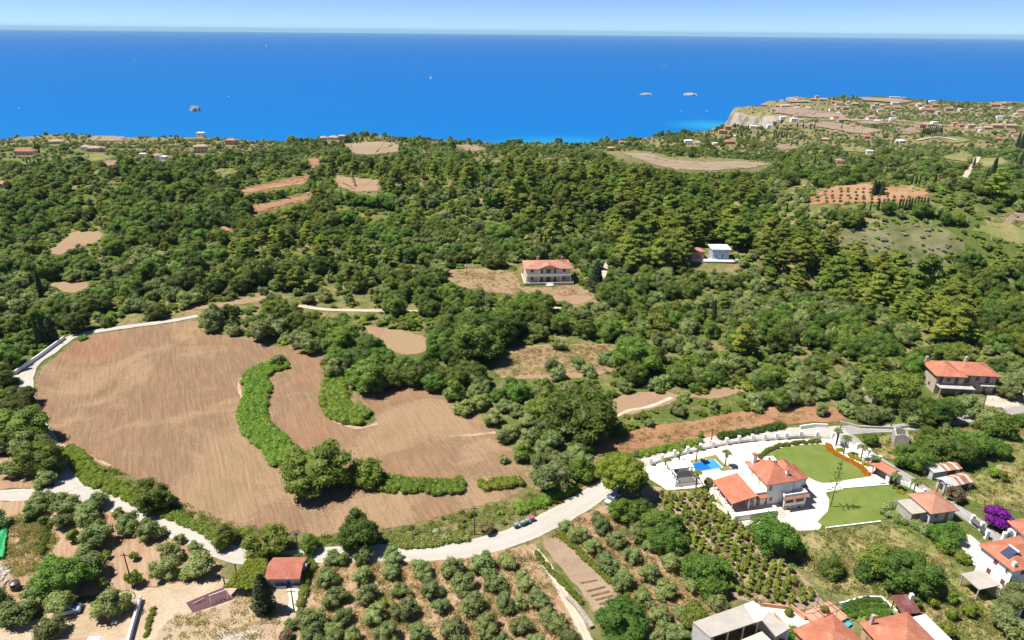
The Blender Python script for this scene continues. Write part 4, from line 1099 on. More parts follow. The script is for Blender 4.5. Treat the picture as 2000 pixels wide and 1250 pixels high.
def walls(parent, x0, y0, w, d, z0, h, openings, mat, name='wall', reveal=0.16, top=True, gable=None, wmats=None, frames=True):
    """wall block with real recessed openings; openings: {side: [(s0, s1, zlo, zhi, kind)]}"""
    m = MB()
    for side in ('front', 'right', 'back', 'left'):
        L = w if side in ('front', 'back') else d
        fn = side_map(side, w, d, x0, y0)
        ops = openings.get(side, [])
        ss = sorted({0.0, L} | {round(v, 4) for o in ops for v in o[:2]}); zs = sorted({z0, z0 + h} | {round(z0 + v, 4) for o in ops for v in o[2:4]})
        for a, b in zip(ss[:-1], ss[1:]):
            for c, e in zip(zs[:-1], zs[1:]):
                sm, zm = (a + b) / 2, (c + e) / 2 - z0
                if any(o[0] < sm < o[1] and o[2] < zm < o[3] for o in ops): continue
                m.add([fn(a, 0, c), fn(b, 0, c), fn(b, 0, e), fn(a, 0, e)], [(0, 1, 2, 3)])
        for o in ops:
            a, b, c, e, kd = o; c += z0; e += z0; q = reveal
            m.add([fn(a, 0, c), fn(a, q, c), fn(a, q, e), fn(a, 0, e)], [(0, 1, 2, 3)])
            m.add([fn(b, 0, c), fn(b, 0, e), fn(b, q, e), fn(b, q, c)], [(0, 1, 2, 3)])
            m.add([fn(a, 0, e), fn(a, q, e), fn(b, q, e), fn(b, 0, e)], [(0, 1, 2, 3)])
            m.add([fn(a, 0, c), fn(b, 0, c), fn(b, q, c), fn(a, q, c)], [(0, 1, 2, 3)])
    if top: m.add([(x0, y0, z0 + h), (x0 + w, y0, z0 + h), (x0 + w, y0 + d, z0 + h), (x0, y0 + d, z0 + h)], [(0, 1, 2, 3)])
    if gable: 
        ax, rise = gable
        if ax == 'y': 
            for yy, fl in ((y0, 0), (y0 + d, 1)):
                t = [(x0, yy, z0 + h), (x0 + w, yy, z0 + h), (x0 + w / 2, yy, z0 + h + rise)]; m.add(t if not fl else t[::-1], [(0, 1, 2)])
        else:
            for xx, fl in ((x0 + w, 0), (x0, 1)):
                t = [(xx, y0, z0 + h), (xx, y0 + d, z0 + h), (xx, y0 + d / 2, z0 + h + rise)]; m.add(t if not fl else t[::-1], [(0, 1, 2)])
    wo = m.build(name, mat, parent)
    wm = {'window': M_GLASS, 'door': M_WOOD, 'shutter': M_WOOD, 'opening': M_DARK, 'ochre': M_OCHRE, 'maroon': M_MAROON, 'blue': M_BLUE, 'white': M_WHITE}  # panels in open holes are coloured dark as the shade of the inside
    if wmats: wm.update(wmats)
    for side, ops in openings.items():
        fn = side_map(side, w, d, x0, y0)
        for a, b, c, e, kd in ops:
            c += z0; e += z0
            q0, q1 = (reveal * .55, reveal) if kd not in ('shutter', 'ochre', 'maroon') else (0.02, reveal)
            pts = [fn(a, q0, c), fn(b, q0, c), fn(b, q1, c), fn(a, q1, c), fn(a, q0, e), fn(b, q0, e), fn(b, q1, e), fn(a, q1, e)]
            nm = 'door' if c - z0 < 0.25 else ('shutter' if kd in ('shutter', 'ochre', 'maroon') else 'window')
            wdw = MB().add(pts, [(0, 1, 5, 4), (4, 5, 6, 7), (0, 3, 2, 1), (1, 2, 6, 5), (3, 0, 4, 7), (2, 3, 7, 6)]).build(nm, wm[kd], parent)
            if frames and kd == 'window' and b - a > 0.6:
                fm = MB(); t = 0.07; qf = q0 - 0.03
                mid = (a + b) / 2
                for (s0, s1, z_0, z_1) in ((a, a + t, c, e), (b - t, b, c, e), (a + t, b - t, c, c + t), (a + t, b - t, e - t, e), (mid - t / 2, mid + t / 2, c + t, e - t)):
                    fm.add([fn(s0, qf, z_0), fn(s1, qf, z_0), fn(s1, qf, z_1), fn(s0, qf, z_1)], [(0, 1, 2, 3)])
                fm.build('frame', M_WHITE, wdw)
    return wo

def chimney(parent, x, y, z0, z1, s=0.5, mat=None, cap=True):
    c = MB().box(x - s / 2, x + s / 2, y - s / 2, y + s / 2, z0, z1).build('chimney', mat or M_WHITE, parent)
    if cap: MB().box(x - s * .62, x + s * .62, y - s * .62, y + s * .62, z1, z1 + .14).build('cap', M_TILE, c)
    return c

def frame_px(A, B, z=0.0):
    a = plane(np.array(A[0]), np.array(A[1]), z); b = plane(np.array(B[0]), np.array(B[1]), z)
    return a, math.atan2(b[1] - a[1], b[0] - a[0]), float(np.hypot(*(b - a)[:2]))

def frame_ground(A, B):
    a = ground(*A); b = ground(*B)
    return a, math.atan2(b[1] - a[1], b[0] - a[0]), float(np.hypot(*(b - a)[:2]))

LANDMARK = []
# ---- villa with pool
def villa():
    O = empty('villa', (52.1, 114.6, 0.0), math.radians(13))
    tag(O, 'white villa with salmon tile roofs, chimney and covered patio beside the pool', 'house')
    # platform
    MB().prism([(-7.9, -2.4), (3.1, -2.4), (3.1, 7.6), (-7.9, 7.6)], -0.1, 0.9).build('terrace', M_PAVE, O)
    for (x0, x1, y0, y1) in ((-7.9, 1.4, -2.55, -2.35), (-8.05, -7.85, -2.55, 0.1)):
        MB().box(x0, x1, y0, y1, -0.1, 1.35).build('terrace_wall', M_WHITE, O)
    st = MB()
    for k in range(5): st.box(1.6, 3.0, -2.4 - 0.3 * (k + 1), -2.4 - 0.3 * k, -0.1, 0.75 - 0.15 * k)
    st.build('steps', M_PAVE, O)
    # main block: two storeys
    walls(O, 0, 0, 6.0, 7.2, 0.0, 6.3, {
        'front': [(0.55, 1.15, 4.3, 5.5, 'shutter'), (1.0, 1.7, 1.6, 2.7, 'shutter'), (-0.0 + 0.1, 0.5, 0.95, 3.0, 'window')],
        'left': [(1.2, 2.1, 3.7, 5.7, 'ochre'), (3.9, 4.8, 3.7, 5.7, 'ochre')], 'back': [(1, 2, 4, 5.4, 'shutter'), (3.5, 4.5, 4, 5.4, 'shutter')]}, M_WHITE)
    # ground-floor wing to the left with a roof terrace
    walls(O, -2.4, 0.02, 2.38, 7.1, 0.0, 3.55, {'front': [(0.35, 1.35, 0.95, 3.0, 'door')]}, M_WHITE)
    for (x0, x1, y0, y1) in ((-2.4, -2.2, 0.05, 7.1), (-2.2, -0.02, 6.9, 7.1), (-2.2, -0.02, 0.05, 0.25)):
        MB().box(x0, x1, y0, y1, 3.55, 4.2).build('parapet', M_WHITE, O)
    add_roof(O, 'shed_back', -2.4, 0.1, -0.75, 0.02, 3.25, 0.45, M_TILE, 'awning_roof')
    # covered patio
    add_roof(O, 'shed_right', -8.0, -2.2, -0.7, 7.3, 2.95, 1.15, M_TILE, 'patio_roof')
    for y in (-0.4, 2.1, 4.6, 7.0):
        MB().box(-7.75, -7.55, y - 0.1, y + 0.1, 0.9, 3.0).build('post', M_WHITE, O)
    MB().box(-4.0, -3.8, -0.5, -0.3, 0.9, 3.5).build('post', M_WHITE, O)
    MB().box(-3.6, -2.5, 0.4, 1.2, 0.9, 1.7).build('bench', M_WHITE, O)
    # porch bay on the right
    walls(O, 3.3, 0.4, 5.0, 6.2, 0.0, 6.1, {'front': [(2.2, 3.2, 3.5, 5.6, 'door'), (0.7, 1.0, 4.4, 5.2, 'window'), (1.9, 2.9, 1.1, 2.9, 'shutter')], 'right': [(2, 3, 4.0, 5.4, 'shutter')]}, M_WHITE)
    MB().prism([(3.4, -1.5), (8.5, -1.5), (8.5, 0.4), (3.4, 0.4)], 0.0, 0.9).build('porch_floor', M_PINKP, O)
    for x in (3.5, 5.8, 8.15):
        MB().box(x, x + 0.3, -1.45, -1.15, 0.9, 3.1).build('porch_pillar', M_WHITE, O)
    arch = MB()
    for (xa, xb) in ((3.8, 5.8), (6.1, 8.15)):       # arch heads between the pillars
        n = 10; vs_ = []
        for k in range(n + 1):
            t = math.pi * k / n; x = (xa + xb) / 2 - math.cos(t) * (xb - xa) / 2; z = 2.3 + math.sin(t) * 0.55
            vs_ += [(x, -1.44, z), (x, -1.44, 3.1), (x, -1.2, z), (x, -1.2, 3.1)]
        fs = []
        for k in range(n):
            a = 4 * k; fs += [(a, a + 4, a + 5, a + 1), (a + 2, a + 3, a + 7, a + 6), (a, a + 2, a + 6, a + 4)]
        arch.add(vs_, fs)
    arch.build('arch', M_WHITE, O)
    for (xa, xb) in ((3.8, 5.8), (6.1, 8.15)): MB().box(xa, xb, -1.4, -1.28, 0.95, 1.6).build('balustrade', M_WHITE, O)
    MB().box(3.3, 8.5, -1.5, 0.4, 3.1, 3.4).build('balcony_floor', M_PAVE, O)
    for (x0, x1, y0, y1) in ((3.3, 8.5, -1.5, -1.3), (3.3, 3.5, -1.3, 0.38), (8.3, 8.5, -1.3, 0.38)):
        MB().box(x0, x1, y0, y1, 3.4, 3.95).build('balcony_parapet', M_WHITE, O)
    add_roof(O, 'shed_back', 3.0, 8.9, -2.0, -1.5, 3.05, 0.5, M_TILE2, 'porch_awning')
    for x in (4.3, 6.9): MB().box(x, x + 0.6, -1.53, -1.49, 0.2, 0.6).build('cellar_window', M_GLASS, O)
    # right wing
    walls(O, 8.3, 1.6, 2.0, 4.8, 0.0, 4.6, {'front': [(0.5, 1.4, 1.2, 2.4, 'shutter')]}, M_WHITE)
    add_roof(O, 'shed_back', 8.2, 10.6, 0.9, 3.0, 2.9, 0.9, M_TILE, 'awning_roof')
    # roofs
    add_roof(O, 'hip', -0.6, 6.4, -0.6, 7.9, 6.3, 2.25, M_TILE)
    add_roof(O, 'hip', 3.0, 8.7, -0.1, 7.1, 6.1, 2.0, M_TILE)
    add_roof(O, 'hip', 6.0, 10.5, 1.3, 6.7, 5.0, 1.5, M_TILE)
    nb = MB().prism([(2.6, 4.6), (4.6, 4.6), (4.6, 6.2), (2.6, 6.2)], 6.9, 8.1).build('roof_terrace', M_WHITE, O)
    chimney(O, 0.5, 6.4, 6.3, 8.9, 0.75); chimney(O, 4.7, 0.9, 6.4, 8.1, 0.55)
    MB().box(2.9, 3.3, 5.0, 5.3, 8.1, 8.7).build('water_heater', M_GALV, nb)
    return O
villa()
CLEAR.append([(1385, 945), (1460, 890), (1530, 890), (1590, 930), (1600, 1010), (1450, 1030), (1385, 970)])

sheet('paved_yard', [(1248, 926), (1268, 909), (1345, 887), (1420, 870), (1490, 862), (1600, 856), (1650, 862), (1700, 900), (1738, 928), (1736, 942), (1612, 962), (1624, 985), (1600, 1035), (1560, 1037), (1520, 1018), (1456, 1029), (1392, 985), (1384, 952), (1302, 958), (1285, 946), (1262, 932)], M_PAVE, 0.06, 0.05, 0)
sheet('lawn', [(1487, 893), (1505, 881), (1545, 871), (1617, 867), (1624, 880), (1655, 898), (1688, 914), (1702, 930), (1655, 938), (1612, 945), (1588, 939), (1560, 920), (1510, 902)], M_LAWN, 0.1, 0.05)
sheet('lawn', [(1622, 966), (1642, 956), (1735, 949), (1775, 965), (1806, 986), (1720, 1018), (1612, 1031), (1596, 1020), (1616, 1000)], M_LAWN, 0.1, 0.05, 0)
sheet('garden_bed', [(1340, 902), (1398, 889), (1412, 905), (1430, 918), (1408, 921), (1394, 902), (1346, 909)], M_LOT, 0.1, 0.1, 0)

def leafy(name, cs, rs, n_per, leaf, mats, parent=None, second=None, frac=0.0, squash=.85, core=True):
    V, Fc, T = clump_leaves(np.array(cs, float), np.array(rs, float), n_per, leaf, squash, .6, .3, -.3, .5)
    parts = [(V, Fc, T, 0)]
    if core:
        for c, r in zip(cs, rs):
            v, f = ico(c, (r * .8, r * .8, r * squash * .75), 1); parts.append((v, f, np.full(len(v), .5), 0))
    me = make_mesh(name, parts, mats)
    if second is not None:
        mi = np.zeros(len(me.polygons), int); nq = len(Fc)
        up = np.array([me.polygons[i].center.z for i in range(nq)])
        pick = PR.uniform(0, 1, nq) < frac
        mi[:nq][pick] = 1; me.polygons.foreach_set('material_index', mi)
    o = bpy.data.objects.new(name, me); link(o, parent); return o

def hedge(name, label, cat, pts, width, height, mat, leaf=0.3, group=None, second=None, frac=0.0, density=1.0, clear=False, z_add=0.0, jag=.35):
    """a continuous mass of foliage following a line on the ground"""
    w = catmull([ground(*p)[:2] for p in pts], 6)
    O = empty(name, (w[0][0], w[0][1], gz(*w[0])))
    cs, rs = [], []
    L = 0.0
    for a, b in zip(w[:-1], w[1:]):
        seg = float(np.linalg.norm(b - a)); nn = max(1, int(seg * width * density / (0.30 * height * height) + rnd.random()))
        t = (b - a) / (seg + 1e-9); nr = np.array([-t[1], t[0]])
        for _ in range(nn):
            p = a + (b - a) * rnd.random() + nr * width * 0.42 * rnd.uniform(-1, 1)
            r = height * rnd.choice([rnd.uniform(.38, .58), rnd.uniform(.5, .85)])
            cs.append((p[0] - w[0][0], p[1] - w[0][1], gz(*p) - gz(*w[0]) + height * rnd.uniform(.25, .25 + jag) + z_add)); rs.append(r)
    n_per = max(18, int(1.6 * 6.28 * (height * .55) ** 2 / (leaf * leaf * .45)))
    mats = [mat] + ([second] if second else [])
    leafy('foliage', cs, rs, min(n_per, 80), leaf * .9, mats, O, second, frac)
    tag(O, label, cat, group); return O

# pool, pool house, palms, fence
def at0(px, py, z=0.0): return plane(np.array(float(px)), np.array(float(py)), z)
def pool():
    c = [at0(*q)[:2] for q in ((1344, 908), (1396, 899), (1412, 915), (1357, 924))]
    ctr = sum(c) / 4
    ins = [ctr + (q - ctr) * .96 for q in c]
    O = empty('swimming_pool', (ctr[0], ctr[1], 0.06)); tag(O, 'blue swimming pool with a shallow shelf behind the white pool house', 'pool')
    loc = lambda q: (q[0] - ctr[0], q[1] - ctr[1])
    m = MB(); n = 4
    for i in range(4):
        a, b = loc(c[i]), loc(c[(i + 1) % 4]); a2, b2 = loc(ins[i]), loc(ins[(i + 1) % 4])
        m.prism([a, b, b2, a2], 0.0, 0.22)
    m.build('rim', M_WHITE, O)
    mw, nt, out = new_mat('pool_water')
    g = diffuse_out(nt, out, (0.012, 0.15, 0.62), bump(nt, noise(nt, 2.0, 2, .5, pos(nt)), .3, .05), .08, .5)
    ms, nt, out = new_mat('shallow_pool_water')
    diffuse_out(nt, out, (0.05, 0.30, 0.75), bump(nt, noise(nt, 2.0, 2, .5, pos(nt)), .3, .05), .08, .5)
    f = .60
    p, q = [ins[0] + (ins[1] - ins[0]) * f, ins[3] + (ins[2] - ins[3]) * f]
    MB().prism([loc(ins[0]), loc(p), loc(q), loc(ins[3])], 0.02, 0.16).build('water', mw, O)
    MB().prism([loc(p), loc(ins[1]), loc(ins[2]), loc(q)], 0.02, 0.165).build('shallow_shelf', ms, O)
pool()
def pool_house():
    a, rz, w = frame_px((1318, 952), (1358, 947)); O = empty('pool_house', (a[0], a[1], 0), rz)
    tag(O, 'white pool house with a flat canopy and dark slatted pergola roof', 'pavilion')
    w = 5.0
    MB().box(0, w, 0, 4.6, 0, 0.95).build('podium', M_WHITE, O)
    for x in (0.1, w - .3):
        for y in (0.1, 2.3, 4.3): MB().box(x, x + .2, y, y + .2, .95, 3.0).build('post', M_WHITE, O)
    MB().box(-.2, w + .1, 2.1, 4.8, 3.0, 3.25).build('canopy', M_WHITE, O)
    MB().box(0, .2, 0.1, 2.1, 2.85, 3.0).build('beam', M_WHITE, O); MB().box(w - .2, w, 0.1, 2.1, 2.85, 3.0).build('beam', M_WHITE, O)
    for k in range(8): MB().box(.25, w - .25, .15 + k * .24, .30 + k * .24, 2.4, 2.46).build('slat', M_DARK, O)
    MB().box(.25, w - .25, .1, 2.1, .95, 1.0).build('deck', M_PALEC, O)
    walls(O, .5, 3.2, w - 1, 1.2, .95, 2.0, {'front': [(.6, 1.6, .05, 1.9, 'window')]}, M_WHITE)
pool_house()

def fence():
    posts = [(1270, 909), (1292, 901), (1317, 893), (1342, 886), (1367, 880), (1391, 874.5), (1418, 869), (1442, 865), (1468, 862), (1492, 861), (1515, 859), (1534, 858), (1562, 855), (1594, 856), (1625, 858), (1650, 870), (1673, 880), (1695, 891), (1716, 904)]
    P = [ground(*q) for q in posts]
    O = empty('garden_wall', (P[0][0], P[0][1], 0)); tag(O, 'low white garden wall with square capped pillars along the villa yard', 'wall')
    for p in P:
        b = MB().box(p[0] - P[0][0] - .27, p[0] - P[0][0] + .27, p[1] - P[0][1] - .27, p[1] - P[0][1] + .27, 0, 1.75).build('pillar', M_WHITE, O)
        MB().box(p[0] - P[0][0] - .34, p[0] - P[0][0] + .34, p[1] - P[0][1] - .34, p[1] - P[0][1] + .34, 1.75, 1.9).build('cap', M_WHITE, b)
    for a, b in zip(P[:-1], P[1:]):
        a = a[:2] - P[0][:2]; b = b[:2] - P[0][:2]; t = (b - a) / np.linalg.norm(b - a); nr = np.array([-t[1], t[0]]) * .1
        a2, b2 = a + t * .27, b - t * .27
        MB().prism([tuple(a2 - nr), tuple(b2 - nr), tuple(b2 + nr), tuple(a2 + nr)], 0, .75).build('wall_panel', M_WHITE, O)
        r = MB()
        for z in (1.0, 1.3): r.tube((*a2, z), (*b2, z), .04, .04, 4)
        r.build('railing', M_WHITE, O)
    posts = [(1753, 943), (1777, 952), (1803, 968), (1822, 978)]
    P = [ground(*q) for q in posts]
    O = empty('garden_wall', (P[0][0], P[0][1], 0)); tag(O, 'short white wall with three pillars below the gatehouse beside the lane', 'wall')
    for p in P:
        b = MB().box(p[0] - P[0][0] - .27, p[0] - P[0][0] + .27, p[1] - P[0][1] - .27, p[1] - P[0][1] + .27, 0, 1.75).build('pillar', M_WHITE, O)
    for a, b in zip(P[:-1], P[1:]):
        a = a[:2] - P[0][:2]; b = b[:2] - P[0][:2]; t = (b - a) / np.linalg.norm(b - a); nr = np.array([-t[1], t[0]]) * .1
        a2, b2 = a + t * .27, b - t * .27
        MB().prism([tuple(a2 - nr), tuple(b2 - nr), tuple(b2 + nr), tuple(a2 + nr)], 0, .9).build('wall_panel', M_WHITE, O)
    # lawn edging
    for q, lab in (([(1612, 1033), (1720, 1020)], 'thin white edging along the bottom of the lower lawn'), ([(1645, 955), (1736, 948)], 'thin white edging along the top of the lower lawn')):
        a, b = ground(*q[0]), ground(*q[1]); t = (b - a)[:2]; t /= np.linalg.norm(t); nr = np.array([-t[1], t[0]]) * .12
        o = MB().prism([tuple(-nr), tuple((b - a)[:2] - nr), tuple((b - a)[:2] + nr), tuple(nr)], 0, .35).build('lawn_edging', M_WHITE)
        o.location = (a[0], a[1], 0); tag(o, lab, 'edging')
fence()

def gatehouse():
    a, rz, w = frame_px((1734, 946), (1760, 938)); O = empty('gatehouse', (a[0], a[1], 0), rz + .12)
    tag(O, 'small white gatehouse with a long tiled roof at the lane', 'gatehouse')
    rz_ = 0
    MB().box(0, .5, 0, .8, 0, 2.6).build('pillar', M_WHITE, O); MB().box(0, .5, 4.0, 4.8, 0, 2.6).build('pillar', M_WHITE, O)
    MB().box(2.2, 2.7, 0, .8, 0, 2.6).build('pillar', M_WHITE, O); MB().box(2.2, 2.7, 4.0, 4.8, 0, 2.6).build('pillar', M_WHITE, O)
    MB().box(1.1, 1.2, .8, 4.0, 0.1, 2.2).build('gate', M_DARK, O)
    add_roof(O, 'gable_y', -.3, 3.0, -.4, 5.2, 2.6, .8, M_TILE)
    MB().box(.0, 2.7, -.02, .0, 2.3, 2.6).build('beam', M_WHITE, O)
gatehouse()

def small_house():
    a, rz, w = frame_px((1813, 1022), (1855, 1016)); O = empty('cottage', (a[0], a[1], 0), rz)
    tag(O, 'low cottage with a pale tiled hip roof and flat concrete annex beside the lane', 'house')
    walls(O, 0, 0, 5.6, 5.6, 0, 2.7, {'front': [(1.0, 1.9, 1.0, 2.0, 'window'), (3.4, 4.3, .0 + .1, 2.1, 'door')], 'left': [(2, 3, 1, 2, 'window')]}, flat('grey_plaster', (.56, .57, .60)))
    add_roof(O, 'hip', -.5, 6.1, -.5, 6.1, 2.7, 1.7, M_TILE2)
    walls(O, -3.6, .8, 3.55, 4.0, 0, 2.2, {'front': [(1, 1.9, .1, 1.9, 'door')]}, M_PALEC, 'annex_wall')
    add_roof(O, 'flat', -3.8, -.55, .6, 5.0, 2.2, 0, M_PALEC, 'annex_roof')
small_house()

def shed(A, B, d, h, rise, label, rz_add=0.0, w=None):
    a, rz, w0 = frame_px(A, B); w = w or w0
    O = empty('metal_shed', (a[0], a[1], 0), rz + rz_add); tag(O, label, 'shed')
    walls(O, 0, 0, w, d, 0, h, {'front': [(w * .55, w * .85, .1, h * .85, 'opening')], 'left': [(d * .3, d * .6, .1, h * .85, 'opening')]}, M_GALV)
    n = 10; m = [MB(), MB()]
    for k in range(n):     # corrugated sheets, some of them rusty
        x0, x1 = -.3 + (w + .6) * k / n, -.3 + (w + .6) * (k + 1) / n - .02
        V, Fc = roof_geo('gable_x', x0, x1, -.3, d + .3, h, rise, .06)
        mesh_obj('roof_sheet', V, Fc, M_RUST if k in (4, 6, 7, 9) else M_GALV, O)
    for xx in (0.0, w): MB().prism([(xx - .02, 0), (xx + .02, 0), (xx + .02, d), (xx - .02, d)], h, lambda x, y: h + rise * (1 - abs(y - d / 2) / (d / 2)) - .07).build('gable_end', M_GALV, O)
shed((1819, 938), (1880, 929), 2.6, 2.2, .4, 'grey and rust corrugated shed nearer the lane', 0, 7.0)
shed((1848, 966), (1905, 953), 2.8, 2.1, .7, 'gabled corrugated shed with rust-red roof sheets beside the pink tree', 0, 6.8)

def ruin():
    a, rz, w = frame_px((1744, 872), (1762, 877)); O = empty('stone_ruin', (a[0], a[1], 0), rz + .2)
    tag(O, 'roofless stone hut with slanting wall tops in the dry lot', 'ruin')
    W, D = 3.0, 4.4
    for (x0, x1, y0, y1, z) in ((0, W, 0, .35, 3.0), (0, W, D - .35, D, 2.5), (0, .35, .35, D - .35, 2.9), (W - .35, W, .35, D - .35, 2.6)):
        zt = (lambda x, y, z=z: z + (.7 * (1 - abs(x - W / 2) / (W / 2)) if y < .4 or y > D - .4 else 0.2 * math.sin(3 * y)))
        p = [(x0, y0), ((x0 + x1) / 2, y0), (x1, y0), (x1, (y0 + y1) / 2), (x1, y1), ((x0 + x1) / 2, y1), (x0, y1), (x0, (y0 + y1) / 2)]
        MB().prism(p, 0, zt).build('wall', M_PALEC, O)
ruin()

def unfinished():
    a, rz, w = frame_ground((1822, 768), (1922, 775)); O = empty('unfinished_house', (a[0], a[1], a[2]), rz + .05)
    tag(O, 'unfinished brick house with red tiled hip roof and empty window holes', 'house')
    o = 'opening'
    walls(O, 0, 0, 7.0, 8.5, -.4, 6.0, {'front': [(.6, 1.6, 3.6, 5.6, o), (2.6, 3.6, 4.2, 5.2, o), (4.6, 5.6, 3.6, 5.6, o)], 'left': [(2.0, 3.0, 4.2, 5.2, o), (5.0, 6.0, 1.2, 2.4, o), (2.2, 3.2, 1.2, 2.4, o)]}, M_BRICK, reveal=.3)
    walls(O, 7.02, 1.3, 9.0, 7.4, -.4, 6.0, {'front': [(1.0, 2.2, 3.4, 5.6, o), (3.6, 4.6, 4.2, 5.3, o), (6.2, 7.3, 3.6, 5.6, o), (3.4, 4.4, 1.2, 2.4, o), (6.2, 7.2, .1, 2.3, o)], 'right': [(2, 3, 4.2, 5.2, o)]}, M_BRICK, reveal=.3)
    add_roof(O, 'hip', -.7, 7.6, -.7, 9.2, 5.6, 1.7, M_TILE); add_roof(O, 'hip', 5.2, 16.8, .6, 9.4, 5.6, 1.8, M_TILE)
    for z in (2.75,): MB().box(-.03, 7.03, -.04, -.005, z, z + .3).build('ring_beam', M_CONC, O)
    MB().box(.2, 9.2, -2.4, -.05, 2.7, 2.92).build('balcony_slab', M_CONC, O)
    for x in (.4, 4.6, 8.8): MB().box(x, x + .3, -2.2, -1.9, -.4, 2.7).build('pillar', M_CONC, O)
    MB().box(12.0, 15.6, .0, 1.25, 2.7, 2.9).build('balcony_slab', M_CONC, O)
    chimney(O, .2, 7.5, 5.4, 7.6, .6, M_CONC, False); chimney(O, 10.2, 6.8, 6, 8.3, .7, M_CONC, False)
    CLEAR.append([(1790, 770), (1797, 722), (1840, 716), (1935, 735), (1930, 775), (1850, 785)])
unfinished()

def manor():
    a, rz, w = frame_ground((1024, 558), (1120, 556)); O = empty('manor_house', (a[0], a[1], a[2]), rz)
    tag(O, 'two-storey cream manor with red roof, central pediment and long balcony', 'house')
    W = w; o = 'window'
    MB().box(0, W, 0, 12.5, -1.5, .6).build('podium', M_STONE, O)
    MB().box(0, W, -.02, .12, 0.6, 1.1).build('balustrade', M_WHITE, O); MB().box(W - .12, W, .12, 12.4, 0.6, 1.1).build('balustrade', M_WHITE, O); MB().box(0, .12, .12, 12.4, 0.6, 1.1).build('balustrade', M_WHITE, O)
    x0 = 1.0; ww = W - 2.0
    c = [x0 + ww * t for t in (.13, .35, .5, .65, .86)]
    up = [(t - .55 - x0, t + .55 - x0, 3.9, 5.1, o) for t in (c[0], c[4])] + [(t - .45 - x0, t + .45 - x0, 3.4, 5.1, o) for t in (c[1], c[3])] + [(c[2] - .9 - x0, c[2] + .9 - x0, 3.5, 5.1, o)]
    lo = [(t - .55 - x0, t + .55 - x0, .9, 2.2, o) for t in (c[0], c[4])] + [(t - .5 - x0, t + .5 - x0, .1, 2.3, o) for t in (c[1], c[3])] + [(c[2] - .9 - x0, c[2] + .9 - x0, .1, 2.4, o)]
    walls(O, x0, 2.2, ww, 9.6, 0.6, 5.6, {'front': up + lo, 'left': [(2, 3, 3.7, 5.0, o), (6, 7, 3.7, 5.0, o), (6, 7, .8, 2.2, o)], 'right': [(3, 4, 3.7, 5.0, o)]}, M_CREAM, frames=False)
    MB().box(x0, x0 + ww, .5, 2.18, 3.3, 3.5).build('balcony_floor', M_WHITE, O)
    MB().box(x0, x0 + ww, .5, .62, 3.5, 4.1).build('balcony_parapet', M_WHITE, O)
    for t in (x0, x0 + ww * .25, x0 + ww * .75, x0 + ww - .3): MB().box(t, t + .3, .55, .85, 0.6, 3.3).build('column', M_WHITE, O)
    add_roof(O, 'hip', x0 - .8, x0 + ww + .8, 1.4, 12.6, 6.2, 1.7, M_TILE2)
    pw = ww * .23
    pd = MB().add([(c[2] - pw, 1.5, 6.2), (c[2] + pw, 1.5, 6.2), (c[2], 1.5, 7.6)], [(0, 1, 2)]).build('pediment', M_CREAM, O)
    V = [(c[2] - pw - .5, 1.2, 6.15), (c[2], 1.2, 7.8), (c[2], 6.5, 7.8), (c[2] - pw - .5, 6.5, 6.15), (c[2] + pw + .5, 1.2, 6.15), (c[2] + pw + .5, 6.5, 6.15)]
    V, Fc = roof_solid([(0, 1, 2, 3), (1, 4, 5, 2)], V, .15); set_uv(mesh_obj('pediment_roof', V, Fc, M_TILE2, O))
    MB().box(W * .45, W * .58, -1.6, 0, -1.5, .5).build('steps', M_WHITE, O)
    chimney(O, x0 + ww * .3, 8.6, 6.8, 8.9, .9, M_PINKP); chimney(O, x0 + ww * .86, 8.8, 6.6, 8.6, .7, M_PINKP)
    CLEAR.append([(1005, 560), (1008, 512), (1060, 508), (1122, 512), (1126, 560), (1070, 566)])
manor()

def pine_houses():
    a, rz, w = frame_ground((1391, 507), (1419, 508)); O = empty('blue_house', tuple(a), rz)
    tag(O, 'blue-grey house with flat white roof slab among the tall pines', 'house')
    walls(O, 0, 0, 7.0, 6, -.3, 4.7, {'front': [(1.2, 2.0, 1.3, 2.3, 'window'), (4.0, 4.6, 1.3, 2.6, 'window')], 'right': [(2, 3, 1, 2.2, 'window')]}, M_BLUEW, frames=False)
    add_roof(O, 'flat', -.6, 7.6, -.8, 6.6, 4.4, 0, M_WHITE, thick=.5)
    a, rz, w = frame_ground((1347, 506), (1376, 506)); O = empty('terracotta_house', tuple(a), rz)
    tag(O, 'small terracotta-coloured house behind pine trunks beside the blue-grey house', 'house')
    walls(O, 0, 0, 6.2, 5, -.3, 3.6, {'front': [(1.0, 1.8, 1.2, 2.2, 'window'), (3.4, 4.2, .1, 2.3, 'door')]}, M_TERRAW, frames=False)
    add_roof(O, 'hip', -.4, 6.6, -.4, 5.4, 3.3, 1.2, M_TILE2)
    a, rz, w = frame_ground((1345, 512), (1436, 516)); O = empty('stone_terrace', tuple(a), rz)
    tag(O, 'white paved terrace on a long stone wall before the blue-grey house', 'terrace')
    MB().box(0, w, 0, 1.0, -2.5, .3).build('wall', M_STONE, O); MB().box(0, w, 1.0, 5.0, -1.0, .3).build('paving', M_WHITE, O)
    CLEAR.append([(1338, 484), (1380, 484), (1390, 474), (1424, 474), (1428, 500), (1450, 516), (1430, 530), (1380, 525), (1340, 515)])
pine_houses()

